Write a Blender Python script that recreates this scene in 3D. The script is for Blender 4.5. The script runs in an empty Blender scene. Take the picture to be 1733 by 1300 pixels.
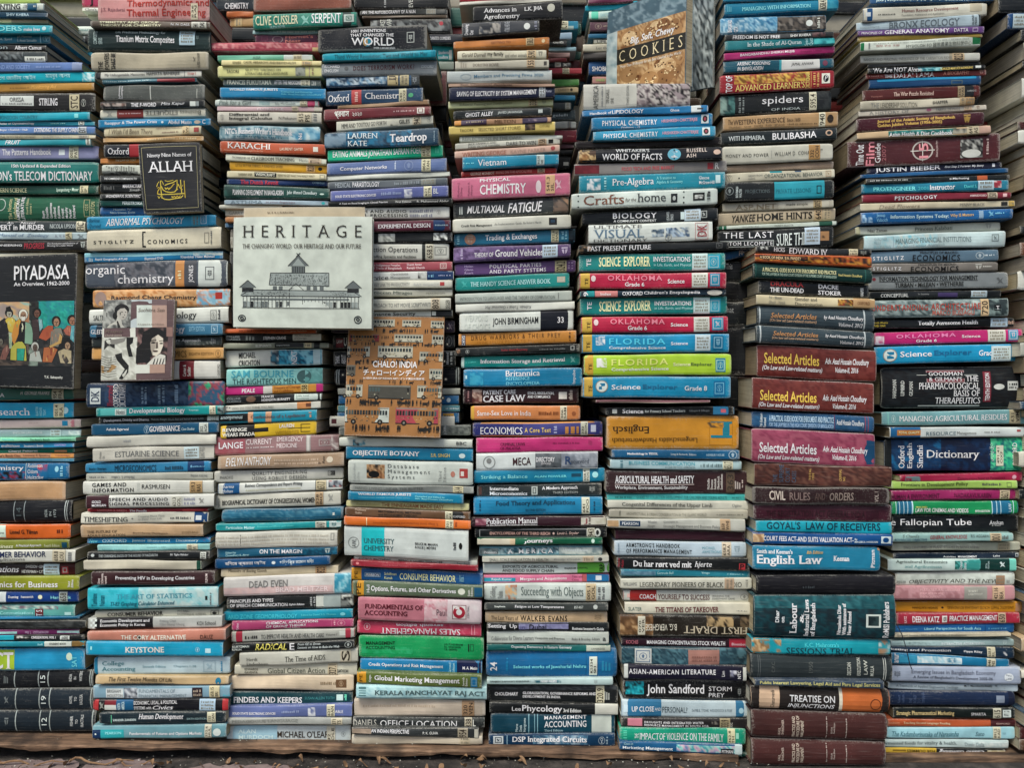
import bpy, bmesh, math, random, re
from mathutils import Vector, noise

# ------------------------------------------------------------------ camera, sky, sun, exposure
sc = bpy.context.scene
COL = sc.collection
F, CX, CY, CH = 1442.0, 866.5, 650.0, 0.712          # focal length in photo pixels, photo centre, eye height (m)
cam = bpy.data.cameras.new('camera')
cam.sensor_width = 36.0
cam.lens = 36.0 * F / 1733.0
cam.clip_start, cam.clip_end = 0.02, 400.0
camo = bpy.data.objects.new('camera', cam)
COL.objects.link(camo)
camo.location = (0, 0, CH)
camo.rotation_euler = (math.radians(90), 0, 0)
sc.camera = camo

SUN_EL, SUN_ROT = math.radians(55), math.radians(203)
world = bpy.data.worlds.new('World')
sc.world = world
world.use_nodes = True
wn, wl = world.node_tree.nodes, world.node_tree.links
wn.clear()
sky = wn.new('ShaderNodeTexSky')
sky.sky_type = 'NISHITA'
sky.sun_disc = False
sky.sun_elevation, sky.sun_rotation = SUN_EL, SUN_ROT
sky.dust_density, sky.air_density = 3.0, 1.0
bg = wn.new('ShaderNodeBackground')
bg.inputs['Strength'].default_value = 0.095
wo = wn.new('ShaderNodeOutputWorld')
wl.new(sky.outputs[0], bg.inputs[0])
wl.new(bg.outputs[0], wo.inputs[0])
sl = bpy.data.lights.new('sun', 'SUN')
sl.energy, sl.angle, sl.color = 1.5, math.radians(20), (1.0, 0.97, 0.86)
so = bpy.data.objects.new('sun', sl)
COL.objects.link(so)
sd = Vector((math.sin(SUN_ROT) * math.cos(SUN_EL), math.cos(SUN_ROT) * math.cos(SUN_EL), math.sin(SUN_EL)))
so.rotation_euler = sd.to_track_quat('Z', 'Y').to_euler()
vs = sc.view_settings
vs.view_transform, vs.look, vs.exposure, vs.gamma, vs.use_curve_mapping = 'Standard', 'None', 0.73, 1.0, False

# ------------------------------------------------------------------ colours and materials
ALIAS = dict(W='d6dad5', K='20262b', C='d6c9ae', Y='d9b23a', G='8d918f', N='24356b', R='b03540', D='2f3538')
GAIN = 1.12


def s2l(c):
    return c / 12.92 if c <= 0.04045 else ((c + 0.055) / 1.055) ** 2.4


def hexcol(h):
    h = ALIAS.get(h, h)
    if len(h) == 3:
        h = ''.join(x * 2 for x in h)
    c = [s2l(int(h[i:i + 2], 16) / 255) * GAIN for i in (0, 2, 4)]
    r, g, b = c
    if b >= g and b > r:                  # inks lean to cyan
        q = (b - r) / (b + 0.004)
        q = q * q
        r, g, b = r * (1 - 0.45 * min(q, max(0.0, 1.4 * (g - r) / (g + 0.004)))), g * (1 + 0.08 * q), b * (1 - 0.12 * q)
    elif g > r and g > b:
        r *= 1 - 0.42 * (g - r) / (g + 0.004)
    elif r > g and b > g:
        q = (b - g) / (r + 0.004)
        r, b = r * (1 + 0.32 * q), b * (1 - 0.15 * q)
    c = [r * 0.955, g * 0.995, b * 0.965]
    k = min(1.07, max(0.42, (max(0.004, 0.3 * c[0] + 0.5 * c[1] + 0.2 * c[2]) / 0.42) ** 0.24))
    return tuple(min(0.85, max(0.004, x * k - 0.004)) for x in c)


def mat(name):
    m = bpy.data.materials.new(name)
    m.use_nodes = True
    nt = m.node_tree
    nt.nodes.clear()
    out = nt.nodes.new('ShaderNodeOutputMaterial')
    b = nt.nodes.new('ShaderNodeBsdfPrincipled')
    nt.links.new(b.outputs[0], out.inputs[0])

    def N(t, **k):
        n = nt.nodes.new(t)
        for a, v in k.items():
            if a.startswith('i_'):
                key = a[2:]
                key = int(key) if key.isdigit() else key
                n.inputs[key].default_value = v
            else:
                setattr(n, a, v)
        return n
    return m, b, N, nt.links.new


def mix(N, L, fac, a, b, mode='MIX'):
    n = N('ShaderNodeMix', data_type='RGBA', blend_type=mode)
    for sock, v in ((0, fac), (6, a), (7, b)):
        if hasattr(v, 'is_output'):
            L(v, n.inputs[sock])
        else:
            n.inputs[sock].default_value = v if sock == 0 else (*v, 1)
    return n.outputs[2]


def ramp(N, L, src, a, b, lo=0.0, hi=1.0):
    n = N('ShaderNodeMapRange', i_1=a, i_2=b, i_3=lo, i_4=hi)
    L(src, n.inputs[0])
    return n.outputs[0]


def math2(N, L, op, a, b):
    n = N('ShaderNodeMath', operation=op)
    for i, v in enumerate((a, b)):
        if hasattr(v, 'is_output'):
            L(v, n.inputs[i])
        else:
            n.inputs[i].default_value = v
    return n.outputs[0]


def cover_material(name, rough, scuff, grain):
    m, b, N, L = mat(name)
    tc = N('ShaderNodeNewGeometry').outputs['Position']
    col = N('ShaderNodeAttribute', attribute_name='col').outputs['Color']
    wear = N('ShaderNodeAttribute', attribute_name='wear').outputs['Fac']
    n1 = N('ShaderNodeTexNoise', i_Scale=420.0, i_Detail=6.0, i_Roughness=0.7)
    n2 = N('ShaderNodeTexNoise', i_Scale=38.0, i_Detail=4.0)
    n3 = N('ShaderNodeTexNoise', i_Scale=9.0, i_Detail=3.0)
    mp = N('ShaderNodeMapping')
    mp.inputs['Scale'].default_value = (25, 25, 700)
    n4 = N('ShaderNodeTexNoise', i_Scale=1.0, i_Detail=3.0)
    L(tc, mp.inputs[0])
    for n in (n1, n2, n3):
        L(tc, n.inputs['Vector'])
    L(mp.outputs[0], n4.inputs['Vector'])
    stain = ramp(N, L, n3.outputs['Fac'], 0.3, 0.7, 0.76, 1.08)
    stain2 = ramp(N, L, n2.outputs['Fac'], 0.25, 0.75, 0.80, 1.10)
    k = math2(N, L, 'MULTIPLY', stain, stain2)
    c = mix(N, L, 1.0, col, k, 'MULTIPLY')
    # scuffs: thickest along the edges of spine and boards, thin streaks elsewhere
    e = math2(N, L, 'MULTIPLY', wear, 0.42)
    e = math2(N, L, 'ADD', e, n1.outputs['Fac'])
    e = math2(N, L, 'ADD', e, math2(N, L, 'MULTIPLY', n2.outputs['Fac'], 0.25))
    f1 = ramp(N, L, e, 0.83, 0.98, 0.0, scuff)
    f2 = ramp(N, L, n4.outputs['Fac'], 0.60, 0.74, 0.0, 0.18)
    f = math2(N, L, 'MAXIMUM', f1, f2)
    pale = mix(N, L, 0.5, (0.50, 0.49, 0.43), col)
    c = mix(N, L, f, c, pale)
    L(c, b.inputs['Base Color'])
    oi = N('ShaderNodeObjectInfo').outputs['Random']
    r = math2(N, L, 'ADD', ramp(N, L, n2.outputs['Fac'], 0.3, 0.7, rough - 0.12, rough + 0.10), math2(N, L, 'MULTIPLY', oi, 0.16))
    L(r, b.inputs['Roughness'])
    bp = N('ShaderNodeBump', i_Strength=0.25, i_Distance=0.0006)
    h = math2(N, L, 'ADD', math2(N, L, 'MULTIPLY', n1.outputs['Fac'], grain), math2(N, L, 'MULTIPLY', n2.outputs['Fac'], 2.0))
    L(h, bp.inputs['Height'])
    L(bp.outputs[0], b.inputs['Normal'])
    b.inputs['Specular IOR Level'].default_value = 0.28
    return m


M_COVER = cover_material('laminated_cover', 0.42, 0.85, 0.5)
M_CLOTH = cover_material('cloth_cover', 0.72, 0.6, 1.6)


def paper_material():
    m, b, N, L = mat('aged_paper')
    tc = N('ShaderNodeNewGeometry').outputs['Position']
    col = N('ShaderNodeAttribute', attribute_name='col').outputs['Color']
    mp = N('ShaderNodeMapping')
    mp.inputs['Scale'].default_value = (9, 9, 1500)
    L(tc, mp.inputs[0])
    n = N('ShaderNodeTexNoise', i_Scale=1.0, i_Detail=2.0)
    L(mp.outputs[0], n.inputs['Vector'])
    n2 = N('ShaderNodeTexNoise', i_Scale=30.0, i_Detail=4.0)
    L(tc, n2.inputs['Vector'])
    k = math2(N, L, 'MULTIPLY', ramp(N, L, n.outputs['Fac'], 0.3, 0.7, 0.55, 1.12), ramp(N, L, n2.outputs['Fac'], 0.3, 0.7, 0.8, 1.08))
    L(mix(N, L, 1.0, col, k, 'MULTIPLY'), b.inputs['Base Color'])
    b.inputs['Roughness'].default_value = 0.9
    bp = N('ShaderNodeBump', i_Strength=0.6, i_Distance=0.0008)
    L(n.outputs['Fac'], bp.inputs['Height'])
    L(bp.outputs[0], b.inputs['Normal'])
    return m


M_PAPER = paper_material()
MATS = [M_COVER, M_CLOTH, M_PAPER]


def noise_material(name, cols, scale=(1, 1, 1), nscale=8.0, detail=6.0, rough=0.85, bump=0.4, dist=0.004):
    m, b, N, L = mat(name)
    tc = N('ShaderNodeNewGeometry').outputs['Position']
    mp = N('ShaderNodeMapping')
    mp.inputs['Scale'].default_value = scale
    L(tc, mp.inputs[0])
    n = N('ShaderNodeTexNoise', i_Scale=nscale, i_Detail=detail, i_Roughness=0.65)
    L(mp.outputs[0], n.inputs['Vector'])
    r = N('ShaderNodeValToRGB')
    el = r.color_ramp.elements
    while len(el) < len(cols):
        el.new(0.5)
    for i, c in enumerate(cols):
        el[i].position = 0.3 + 0.4 * i / max(1, len(cols) - 1)
        el[i].color = (*c, 1)
    L(n.outputs['Fac'], r.inputs[0])
    L(r.outputs[0], b.inputs['Base Color'])
    b.inputs['Roughness'].default_value = rough
    bp = N('ShaderNodeBump', i_Strength=bump, i_Distance=dist)
    L(n.outputs['Fac'], bp.inputs['Height'])
    L(bp.outputs[0], b.inputs['Normal'])
    return m


# ------------------------------------------------------------------ mesh collecting
class Part:
    def __init__(s):
        s.V, s.F, s.C, s.W, s.M = [], [], [], [], []

    def v(s, p, c, w=0.0):
        s.V.append(p)
        s.C.append(c)
        s.W.append(w)
        return len(s.V) - 1

    def f(s, idx, m=0):
        s.F.append(tuple(idx))
        s.M.append(m)

    def grid(s, rows, c, m=0, w=None):
        """rows of points (all the same length); c a colour or rows of colours"""
        ids = []
        for j, r in enumerate(rows):
            ids.append([s.v(p, c[j][i] if isinstance(c[0], list) else c, w[j][i] if w else 0.0) for i, p in enumerate(r)])
        for j in range(len(rows) - 1):
            for i in range(len(rows[0]) - 1):
                s.f((ids[j][i], ids[j + 1][i], ids[j + 1][i + 1], ids[j][i + 1]), m)

    def box8(s, P, c, m=0, w=0.0):
        """8 corners: front TL,TR,BR,BL then back TL,TR,BR,BL"""
        i = [s.v(p, c, w) for p in P]
        for q in ((0, 3, 2, 1), (4, 5, 6, 7), (0, 1, 5, 4), (3, 7, 6, 2), (0, 4, 7, 3), (1, 2, 6, 5)):
            s.f([i[k] for k in q], m)

    def add(s, o):
        n = len(s.V)
        s.V += o.V
        s.C += o.C
        s.W += o.W
        s.F += [tuple(k + n for k in f) for f in o.F]
        s.M += o.M

    def build(s, name, parent=None, origin=(0, 0, 0), mats=None):
        me = bpy.data.meshes.new(name)
        ox, oy, oz = origin
        me.from_pydata([(x - ox, y - oy, z - oz) for x, y, z in s.V], [], s.F)
        for m in (mats or MATS):
            me.materials.append(m)
        me.polygons.foreach_set('material_index', s.M)
        a = me.attributes.new('col', 'FLOAT_COLOR', 'POINT')
        a.data.foreach_set('color', [x for c in s.C for x in (c[0], c[1], c[2], 1.0)])
        a = me.attributes.new('wear', 'FLOAT', 'POINT')
        a.data.foreach_set('value', s.W)
        me.update()
        o = bpy.data.objects.new(name, me)
        COL.objects.link(o)
        if parent is not None:
            o.parent = parent
        else:
            o.location = origin
        return o


def tag(o, label=None, cat=None, group=None, kind=None):
    for k, v in (('label', label), ('category', cat), ('group', group), ('kind', kind)):
        if v:
            o[k] = v
    return o


def empty(name, loc):
    o = bpy.data.objects.new(name, None)
    o.empty_display_size = 0.02
    o.location = loc
    COL.objects.link(o)
    return o


# ------------------------------------------------------------------ lettering
_tc = {}


def text_mesh(s, flags):
    key = (s, ''.join(sorted(flags.replace('u', '').replace('r', '').replace('k', ''))))
    if key in _tc:
        return _tc[key]
    c = bpy.data.curves.new('lettering', 'FONT')
    c.body = s
    c.resolution_u = 2
    if 'b' in flags:
        c.offset = 0.013
    if 'i' in flags:
        c.shear = 0.25
    if 'g' in flags:
        c.space_character = 1.18
    if 's' in flags and 'b' not in flags:
        c.offset = -0.003
    if 'G' in flags:
        c.space_character = 1.75
    if 'l' in flags:
        c.offset = -0.012
    if 'm' in flags:
        c.space_character = 1.45
    o = bpy.data.objects.new('lettering', c)
    COL.objects.link(o)
    dg = bpy.context.evaluated_depsgraph_get()
    dg.update()
    me = bpy.data.meshes.new_from_object(o.evaluated_get(dg))
    V = [(v.co.x, v.co.y) for v in me.vertices]
    Fs = [tuple(p.vertices) for p in me.polygons]
    if 's' in flags:                       # serif face: thick uprights, thin bars, small feet on the stems
        cnt = {}
        for f in Fs:
            for a, b in zip(f, f[1:] + f[:1]):
                k = (min(a, b), max(a, b))
                cnt[k] = cnt.get(k, 0) + 1
        sh = 0.25 if 'i' in flags else 0.0
        nx = [0.0] * len(V)
        for f in Fs:
            for a, b in zip(f, f[1:] + f[:1]):
                if cnt[(min(a, b), max(a, b))] == 1:
                    dx, dy = V[b][0] - V[a][0], V[b][1] - V[a][1]
                    l = math.hypot(dx, dy) or 1.0
                    nx[a] += dy / l
                    nx[b] += dy / l
        gain = 0.011 if 'l' not in flags else 0.008
        V = [(x + max(-1.0, min(1.0, n)) * gain, y) for (x, y), n in zip(V, nx)]
        for (a, b), n in cnt.items():
            if n != 1:
                continue
            (x0, y0), (x1, y1) = V[a], V[b]
            if abs(y0 - y1) > 0.006 or not 0.03 < abs(x0 - x1) < 0.19:
                continue
            yy = (y0 + 0.5) % 1.0 - 0.5
            lo = abs(yy) < 0.03
            hi = abs(yy - 0.682) < 0.03 or abs(yy - 0.449) < 0.03 or abs(yy + 0.318) < 0.03
            if not (lo or hi):
                continue
            xa, xb = min(x0, x1) - 0.07, max(x0, x1) + 0.07
            d = 0.032 if lo else -0.032
            n0 = len(V)
            q = sh * d
            V += [(xa, y0), (xb, y0), (xb + q, y0 + d), (xa + q, y0 + d)]
            Fs.append((n0, n0 + 1, n0 + 2, n0 + 3) if lo else (n0 + 3, n0 + 2, n0 + 1, n0))
    bpy.data.objects.remove(o)
    bpy.data.curves.remove(c)
    bpy.data.meshes.remove(me)
    if not V:
        V, Fs = [(0, 0), (1, 0), (0, 1)], []
    xs, ys = [p[0] for p in V], [p[1] for p in V]
    x0, x1, y0, y1 = min(xs), max(xs), min(ys), max(ys)
    V = [((x - x0) / max(1e-6, x1 - x0), (y - y0) / max(1e-6, y1 - y0)) for x, y in V]
    _tc[key] = (V, Fs)
    return _tc[key]


# ------------------------------------------------------------------ surfaces that carry print
VROWS = (0.0, 0.04, 0.12, 0.3, 0.5, 0.7, 0.88, 0.96, 1.0)


class Spine:
    """the back of a lying book: u runs left to right, v from its upper to its lower edge"""

    def __init__(s, xl, xr, z, D, bulge, r, warp, seed, yaw=0.0):
        s.yaw = yaw
        s.xl, s.xr, s.z, s.D, s.b, s.r, s.w = xl, xr, z, D, bulge, r, warp
        s.ph = seed * 1.7
        s.k = (seed * 37 % 10) / 9.0

    def P(s, u, v, e=0.0):
        zt = s.z[0] + (s.z[2] - s.z[0]) * u
        zb = s.z[1] + (s.z[3] - s.z[1]) * u
        a = abs(2 * v - 1)
        x = s.xl + (s.xr - s.xl) * u
        wz = s.w * math.sin(u * 5.3 + s.ph) * math.sin(math.pi * u)
        y = s.D + s.yaw * (u - 0.5) + s.b * a * a + s.r * a ** 8 - e + s.w * 0.8 * math.sin(u * 7 + s.ph * 2 + v * 3)
        q = max(0.0, 1 - min(u, 1 - u) / 0.022) ** 2 * s.k
        vv = 0.5 + (v - 0.5) * (1 - 0.16 * q)
        return (x, y + 0.0016 * q, zt + (zb - zt) * vv + wz)


class Board:
    """a flat cover standing face out: four corners in space"""

    def __init__(s, tl, tr, br, bl):
        s.c = [Vector(p) for p in (tl, tr, br, bl)]
        s.n = (s.c[1] - s.c[0]).cross(s.c[3] - s.c[0]).normalized()
        if s.n.y > 0:
            s.n = -s.n

    def P(s, u, v, e=0.0):
        a = s.c[0].lerp(s.c[1], u)
        b = s.c[3].lerp(s.c[2], u)
        return tuple(a.lerp(b, v) + s.n * e)


def patch(part, S, u0, u1, v0, v1, c, e, m=0, w=0.0, nu=None):
    nu = nu or max(2, int((u1 - u0) * 14) + 1)
    us = [u0 + (u1 - u0) * i / nu for i in range(nu + 1)]
    vv = [v0] + [v for v in VROWS if v0 + 1e-3 < v < v1 - 1e-3] + [v1]
    part.grid([[S.P(u, v, e) for u in us] for v in vv], c, m, [[w for u in us] for v in vv])


def picture(part, S, u0, u1, v0, v1, pal, e, wpx, hpx, seed, m=0):
    nu = max(3, min(44, int(wpx / 3.0)))
    nv = max(3, min(30, int(hpx / 3.0)))
    rows, cols = [], []
    for j in range(nv + 1):
        v = v0 + (v1 - v0) * j / nv
        rr, cc = [], []
        for i in range(nu + 1):
            u = u0 + (u1 - u0) * i / nu
            rr.append(S.P(u, v, e))
            q_ = max(8.0, min(hpx, 26.0))
            pu, pv = (u - u0) / (u1 - u0) * wpx / q_, (v - v0) / (v1 - v0) * hpx / q_
            t = noise.fractal(Vector((pu * 1.9, pv * 1.9, seed * 7.3)), 0.9, 2.1, 3) * 0.8 + 0.5 + 0.25 * noise.noise(Vector((pu * 0.5, pv * 0.4, seed * 3.1)))
            t = min(0.999, max(0.0, t)) * len(pal)
            k = int(t)
            fr = t - k
            a, b = pal[k], pal[min(k + 1, len(pal) - 1)]
            fr = max(0.0, min(1.0, (fr - 0.2) / 0.6))
            jt = 1.0 + 0.10 * noise.noise(Vector((i * 2.3, j * 2.7, seed)))
            a, b = tuple(z_ * jt for z_ in a), tuple(z_ * jt for z_ in b)
            cc.append(tuple(a[q] + (b[q] - a[q]) * fr for q in range(3)))
        rows.append(rr)
        cols.append(cc)
    part.grid(rows, cols, m)


def lettering(part, S, u0, u1, v0, v1, s, flags, c, e, bulge=0.0, m=0, w=0.0):
    V, Fs = text_mesh(s, flags)
    if not Fs:
        return
    rot, up = 'r' in flags, 'u' in flags
    if bulge > 0.0009 and not rot:           # cut the letters so that they follow the rounded back
        bm = bmesh.new()
        vs_ = [bm.verts.new((x, y, 0)) for x, y in V]
        for f in Fs:
            try:
                bm.faces.new([vs_[i] for i in f])
            except ValueError:
                pass
        for y in (0.25, 0.5, 0.75):
            bmesh.ops.bisect_plane(bm, geom=bm.verts[:] + bm.edges[:] + bm.faces[:], plane_co=(0, y, 0), plane_no=(0, 1, 0))
        bm.verts.index_update()
        V = [(p.co.x, p.co.y) for p in bm.verts]
        Fs = [tuple(p.index for p in f.verts) for f in bm.faces]
        bm.free()
    n0 = len(part.V)
    for x, y in V:
        if rot:
            x, y = (1 - y), x
        if up:
            x, y = 1 - x, 1 - y
        part.v(S.P(u0 + (u1 - u0) * x, v1 - (v1 - v0) * y, e), c, w)
    for f in Fs:
        part.f([i + n0 for i in f], m)


def disc(part, S, u0, u1, v0, v1, c, e, inner=0.0, n=20, m=0):
    cu, cv, ru, rv = (u0 + u1) / 2, (v0 + v1) / 2, (u1 - u0) / 2, (v1 - v0) / 2
    ring = [part.v(S.P(cu + ru * math.cos(2 * math.pi * k / n), cv + rv * math.sin(2 * math.pi * k / n), e), c, 0.1) for k in range(n)]
    if inner:
        r2 = [part.v(S.P(cu + inner * ru * math.cos(2 * math.pi * k / n), cv + inner * rv * math.sin(2 * math.pi * k / n), e), c, 0.1) for k in range(n)]
        for k in range(n):
            part.f((ring[k], r2[k], r2[(k + 1) % n], ring[(k + 1) % n]), m)
    else:
        ce = part.v(S.P(cu, cv, e), c, 0.1)
        for k in range(n):
            part.f((ce, ring[(k + 1) % n], ring[k]), m)


def emblem(part, S, u0, u1, v0, v1, c, e, rnd, m):
    """a small publisher's device: ring and figure, leaping shape, shield, bars or sprig"""
    k = rnd.randrange(6)
    w, h = u1 - u0, v1 - v0

    def pl(pts):
        part.f([part.v(S.P(u0 + a * w, v0 + b * h, e), c, 0.15) for a, b in pts][::-1], m)
    if k == 0:
        disc(part, S, u0, u1, v0, v1, c, e, 0.84)
        pl([(0.42, 0.75), (0.58, 0.75), (0.68, 0.4), (0.5, 0.2), (0.32, 0.4)])
    elif k == 1:
        pl([(0.0, 0.2), (0.3, 0.05), (0.55, 0.4), (0.9, 0.1), (0.7, 0.55), (0.35, 0.6)])
        pl([(0.3, 0.62), (0.7, 0.58), (0.95, 0.95), (0.55, 0.75), (0.1, 0.98)])
    elif k == 2:
        pl([(0.1, 0.0), (0.9, 0.0), (0.9, 0.2), (0.1, 0.2)])
        pl([(0.1, 0.3), (0.42, 0.3), (0.42, 0.95), (0.25, 0.8)])
        pl([(0.58, 0.3), (0.9, 0.3), (0.75, 0.8), (0.58, 0.95)])
    elif k == 3:
        for i in range(3):
            pl([(0.05 + 0.33 * i, 0.1 * i), (0.25 + 0.33 * i, 0.1 * i), (0.25 + 0.33 * i, 1.0), (0.05 + 0.33 * i, 1.0)])
    elif k == 4:
        disc(part, S, u0, u1, v0, v1, c, e, 0.88)
        disc(part, S, u0 + 0.3 * w, u1 - 0.3 * w, v0 + 0.14 * h, v0 + 0.6 * h, c, e, 0.6, 10)
        pl([(0.44, 0.6), (0.56, 0.6), (0.6, 0.86), (0.4, 0.86)])
    else:
        pl([(0.46, 1.0), (0.54, 1.0), (0.53, 0.1), (0.47, 0.1)])
        for s_ in (-1, 1):
            for b in (0.2, 0.42, 0.64):
                pl([(0.5, b + 0.12), (0.5 + s_ * 0.25, b - 0.08), (0.5 + s_ * 0.48, b + 0.02), (0.5 + s_ * 0.25, b + 0.12)][::s_])


def smallprint(part, S, u0, u1, v0, v1, wpx, hpx, c, e, rnd):
    """rows of tiny worn words, too small to read in the photograph"""
    vert = hpx > wpx * 1.1
    L, T = (hpx, wpx) if vert else (wpx, hpx)
    rows = max(1, min(4, int(round(T / 7.0))))
    for k in range(rows):
        a0, a1 = (k + 0.18) / rows, (k + 0.8) / rows
        p = 0.0
        while p < 1.0:
            l = rnd.uniform(1.3, 2.6) / max(8.0, L)
            q = min(1.0, p + l)
            hh = rnd.choice((0.0, 0.0, 0.25)) * (a1 - a0)
            if vert:
                patch(part, S, u0 + (u1 - u0) * (a0 + hh), u0 + (u1 - u0) * a1, v0 + (v1 - v0) * p, v0 + (v1 - v0) * q, c, e, nu=1)
            else:
                patch(part, S, u0 + (u1 - u0) * p, u0 + (u1 - u0) * q, v0 + (v1 - v0) * (a0 + hh), v0 + (v1 - v0) * a1, c, e, nu=1)
            p = q + rnd.choice((0.9, 0.9, 0.9, 2.6)) / max(8.0, L)


COLRE = re.compile(r'^([A-Z]|[0-9a-f]{6}|[0-9a-f]{3})(.*)$')


def draw_items(items, S, x0, x1, wpx, hpx, cover, title, small, sticks, seed, bulge=0.0, m=0, lift=0.0):
    """print the bands, pictures, words and labels of a cover on the surface S"""
    rnd = random.Random(seed)
    under = cover.C[0] if cover.C else (0.3, 0.3, 0.3)
    best, main = 0, -1
    for n, it in enumerate(items):
        if it.strip()[:1] == 't':
            t = it.split('|')[0].split()
            a = (float(t[2]) - float(t[1])) * (float(t[4]) - float(t[3]))
            if a > best:
                best, main = a, n
    for n, it in enumerate(items):
        it = it.strip()
        if not it:
            continue
        head, _, txt = it.partition('|')
        k = head[0]
        t = head[1:].split()
        a, b, v0, v1 = float(t[0]), float(t[1]), float(t[2]) / 100, float(t[3]) / 100
        u0, u1 = (a - x0) / (x1 - x0), (b - x0) / (x1 - x0)
        u0 = max(0.002, u0) if k in 'rp' else u0
        u1 = min(0.998, u1) if k in 'rp' else u1
        if u1 <= u0:
            continue
        w_, h_ = (u1 - u0) * wpx, (v1 - v0) * hpx
        e = 0.00022 + 0.00005 * n + lift * (k in 'tz')
        flags = t[5] if len(t) > 5 else ''
        if k == 'p':
            picture(cover, S, u0, u1, v0, v1, [hexcol(c) for c in t[4].split(',')], e, w_, h_, seed + n, m)
            continue
        if len(t) > 4:
            g = COLRE.match(t[4])
            c = hexcol(g.group(1))
            flags += g.group(2)
        else:
            c = hexcol('777')
        if k == 'r':
            patch(cover, S, u0, u1, v0, v1, c, e, m, 0.06)
        elif k == 't':
            lum = sum(c) / 3
            c = tuple(min(0.88, x * 1.3) for x in c) if lum > 0.3 else c
            sm_ = title
            if n != main:
                sm_ = Part()
                small.append(sm_)
            lettering(sm_, S, u0, u1, v0, v1, txt.replace('\\n', '\n'), flags, c, e + 0.00055, bulge, m)
        elif k == 'z':
            sm_ = Part()
            small.append(sm_)
            smallprint(sm_, S, u0, u1, v0, v1, w_, h_, c, e + 0.00045, rnd)
        elif k == 'o':
            disc(cover, S, u0, u1, v0, v1, c, e + 0.0001, m=m)
        elif k == 'n':
            c = tuple(x + (y - x) * 0.4 for x, y in zip(c, under))
            if w_ > 17:
                disc(cover, S, u0, u1, v0, v1, c, e + 0.0001, 0.86, 32, m)
            else:
                emblem(cover, S, u0, u1, v0, v1, c, e + 0.0001, rnd, m)
        elif k == 'q':
            c = tuple(x + (y - x) * 0.4 for x, y in zip(c, under))
            fu, fv = min(0.22 * (u1 - u0), 1.3 / wpx), min(0.22 * (v1 - v0), 1.3 / hpx)
            for A in ((u0, u1, v0, v0 + fv), (u0, u1, v1 - fv, v1), (u0, u0 + fu, v0 + fv, v1 - fv), (u1 - fu, u1, v0 + fv, v1 - fv)):
                patch(cover, S, *A, c, e, m, nu=1)
            du, dv = (u1 - u0) * 0.22, (v1 - v0) * 0.2
            if 9 < w_ < 32 and h_ > 7:
                emblem(cover, S, u0 + du, u1 - du, v0 + dv, v1 - dv, c, e + 0.0001, rnd, m)
        elif k == 's':
            stick = Part()
            sticks.append(stick)
            patch(stick, S, u0, u1, max(0.01, v0), min(0.99, v1), c, e + 0.0008, 0, 0.25)
            du, dv = (u1 - u0) * 0.12, (v1 - v0) * 0.12
            ink = hexcol('4a4038')
            if txt:
                lettering(stick, S, u0 + du, u1 - du, v0 + dv, v1 - dv, '\n'.join(txt.split()), 'rb', ink, e + 0.001, 0)
            else:
                smallprint(stick, S, u0 + du, u1 - du, v0 + dv, v1 - dv, w_, h_, hexcol('8a8070'), e + 0.00095, rnd)


# ------------------------------------------------------------------ a lying book
def px(x, y, D):
    return ((x - CX) * D / F, CH + (CY - y) * D / F)


PAPERS = ['b9a888', 'a8967a', 'c4b8a0', 'b0a48c', '9a886c', 'cac2b0', 'a09484', 'b8ac98']


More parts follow.
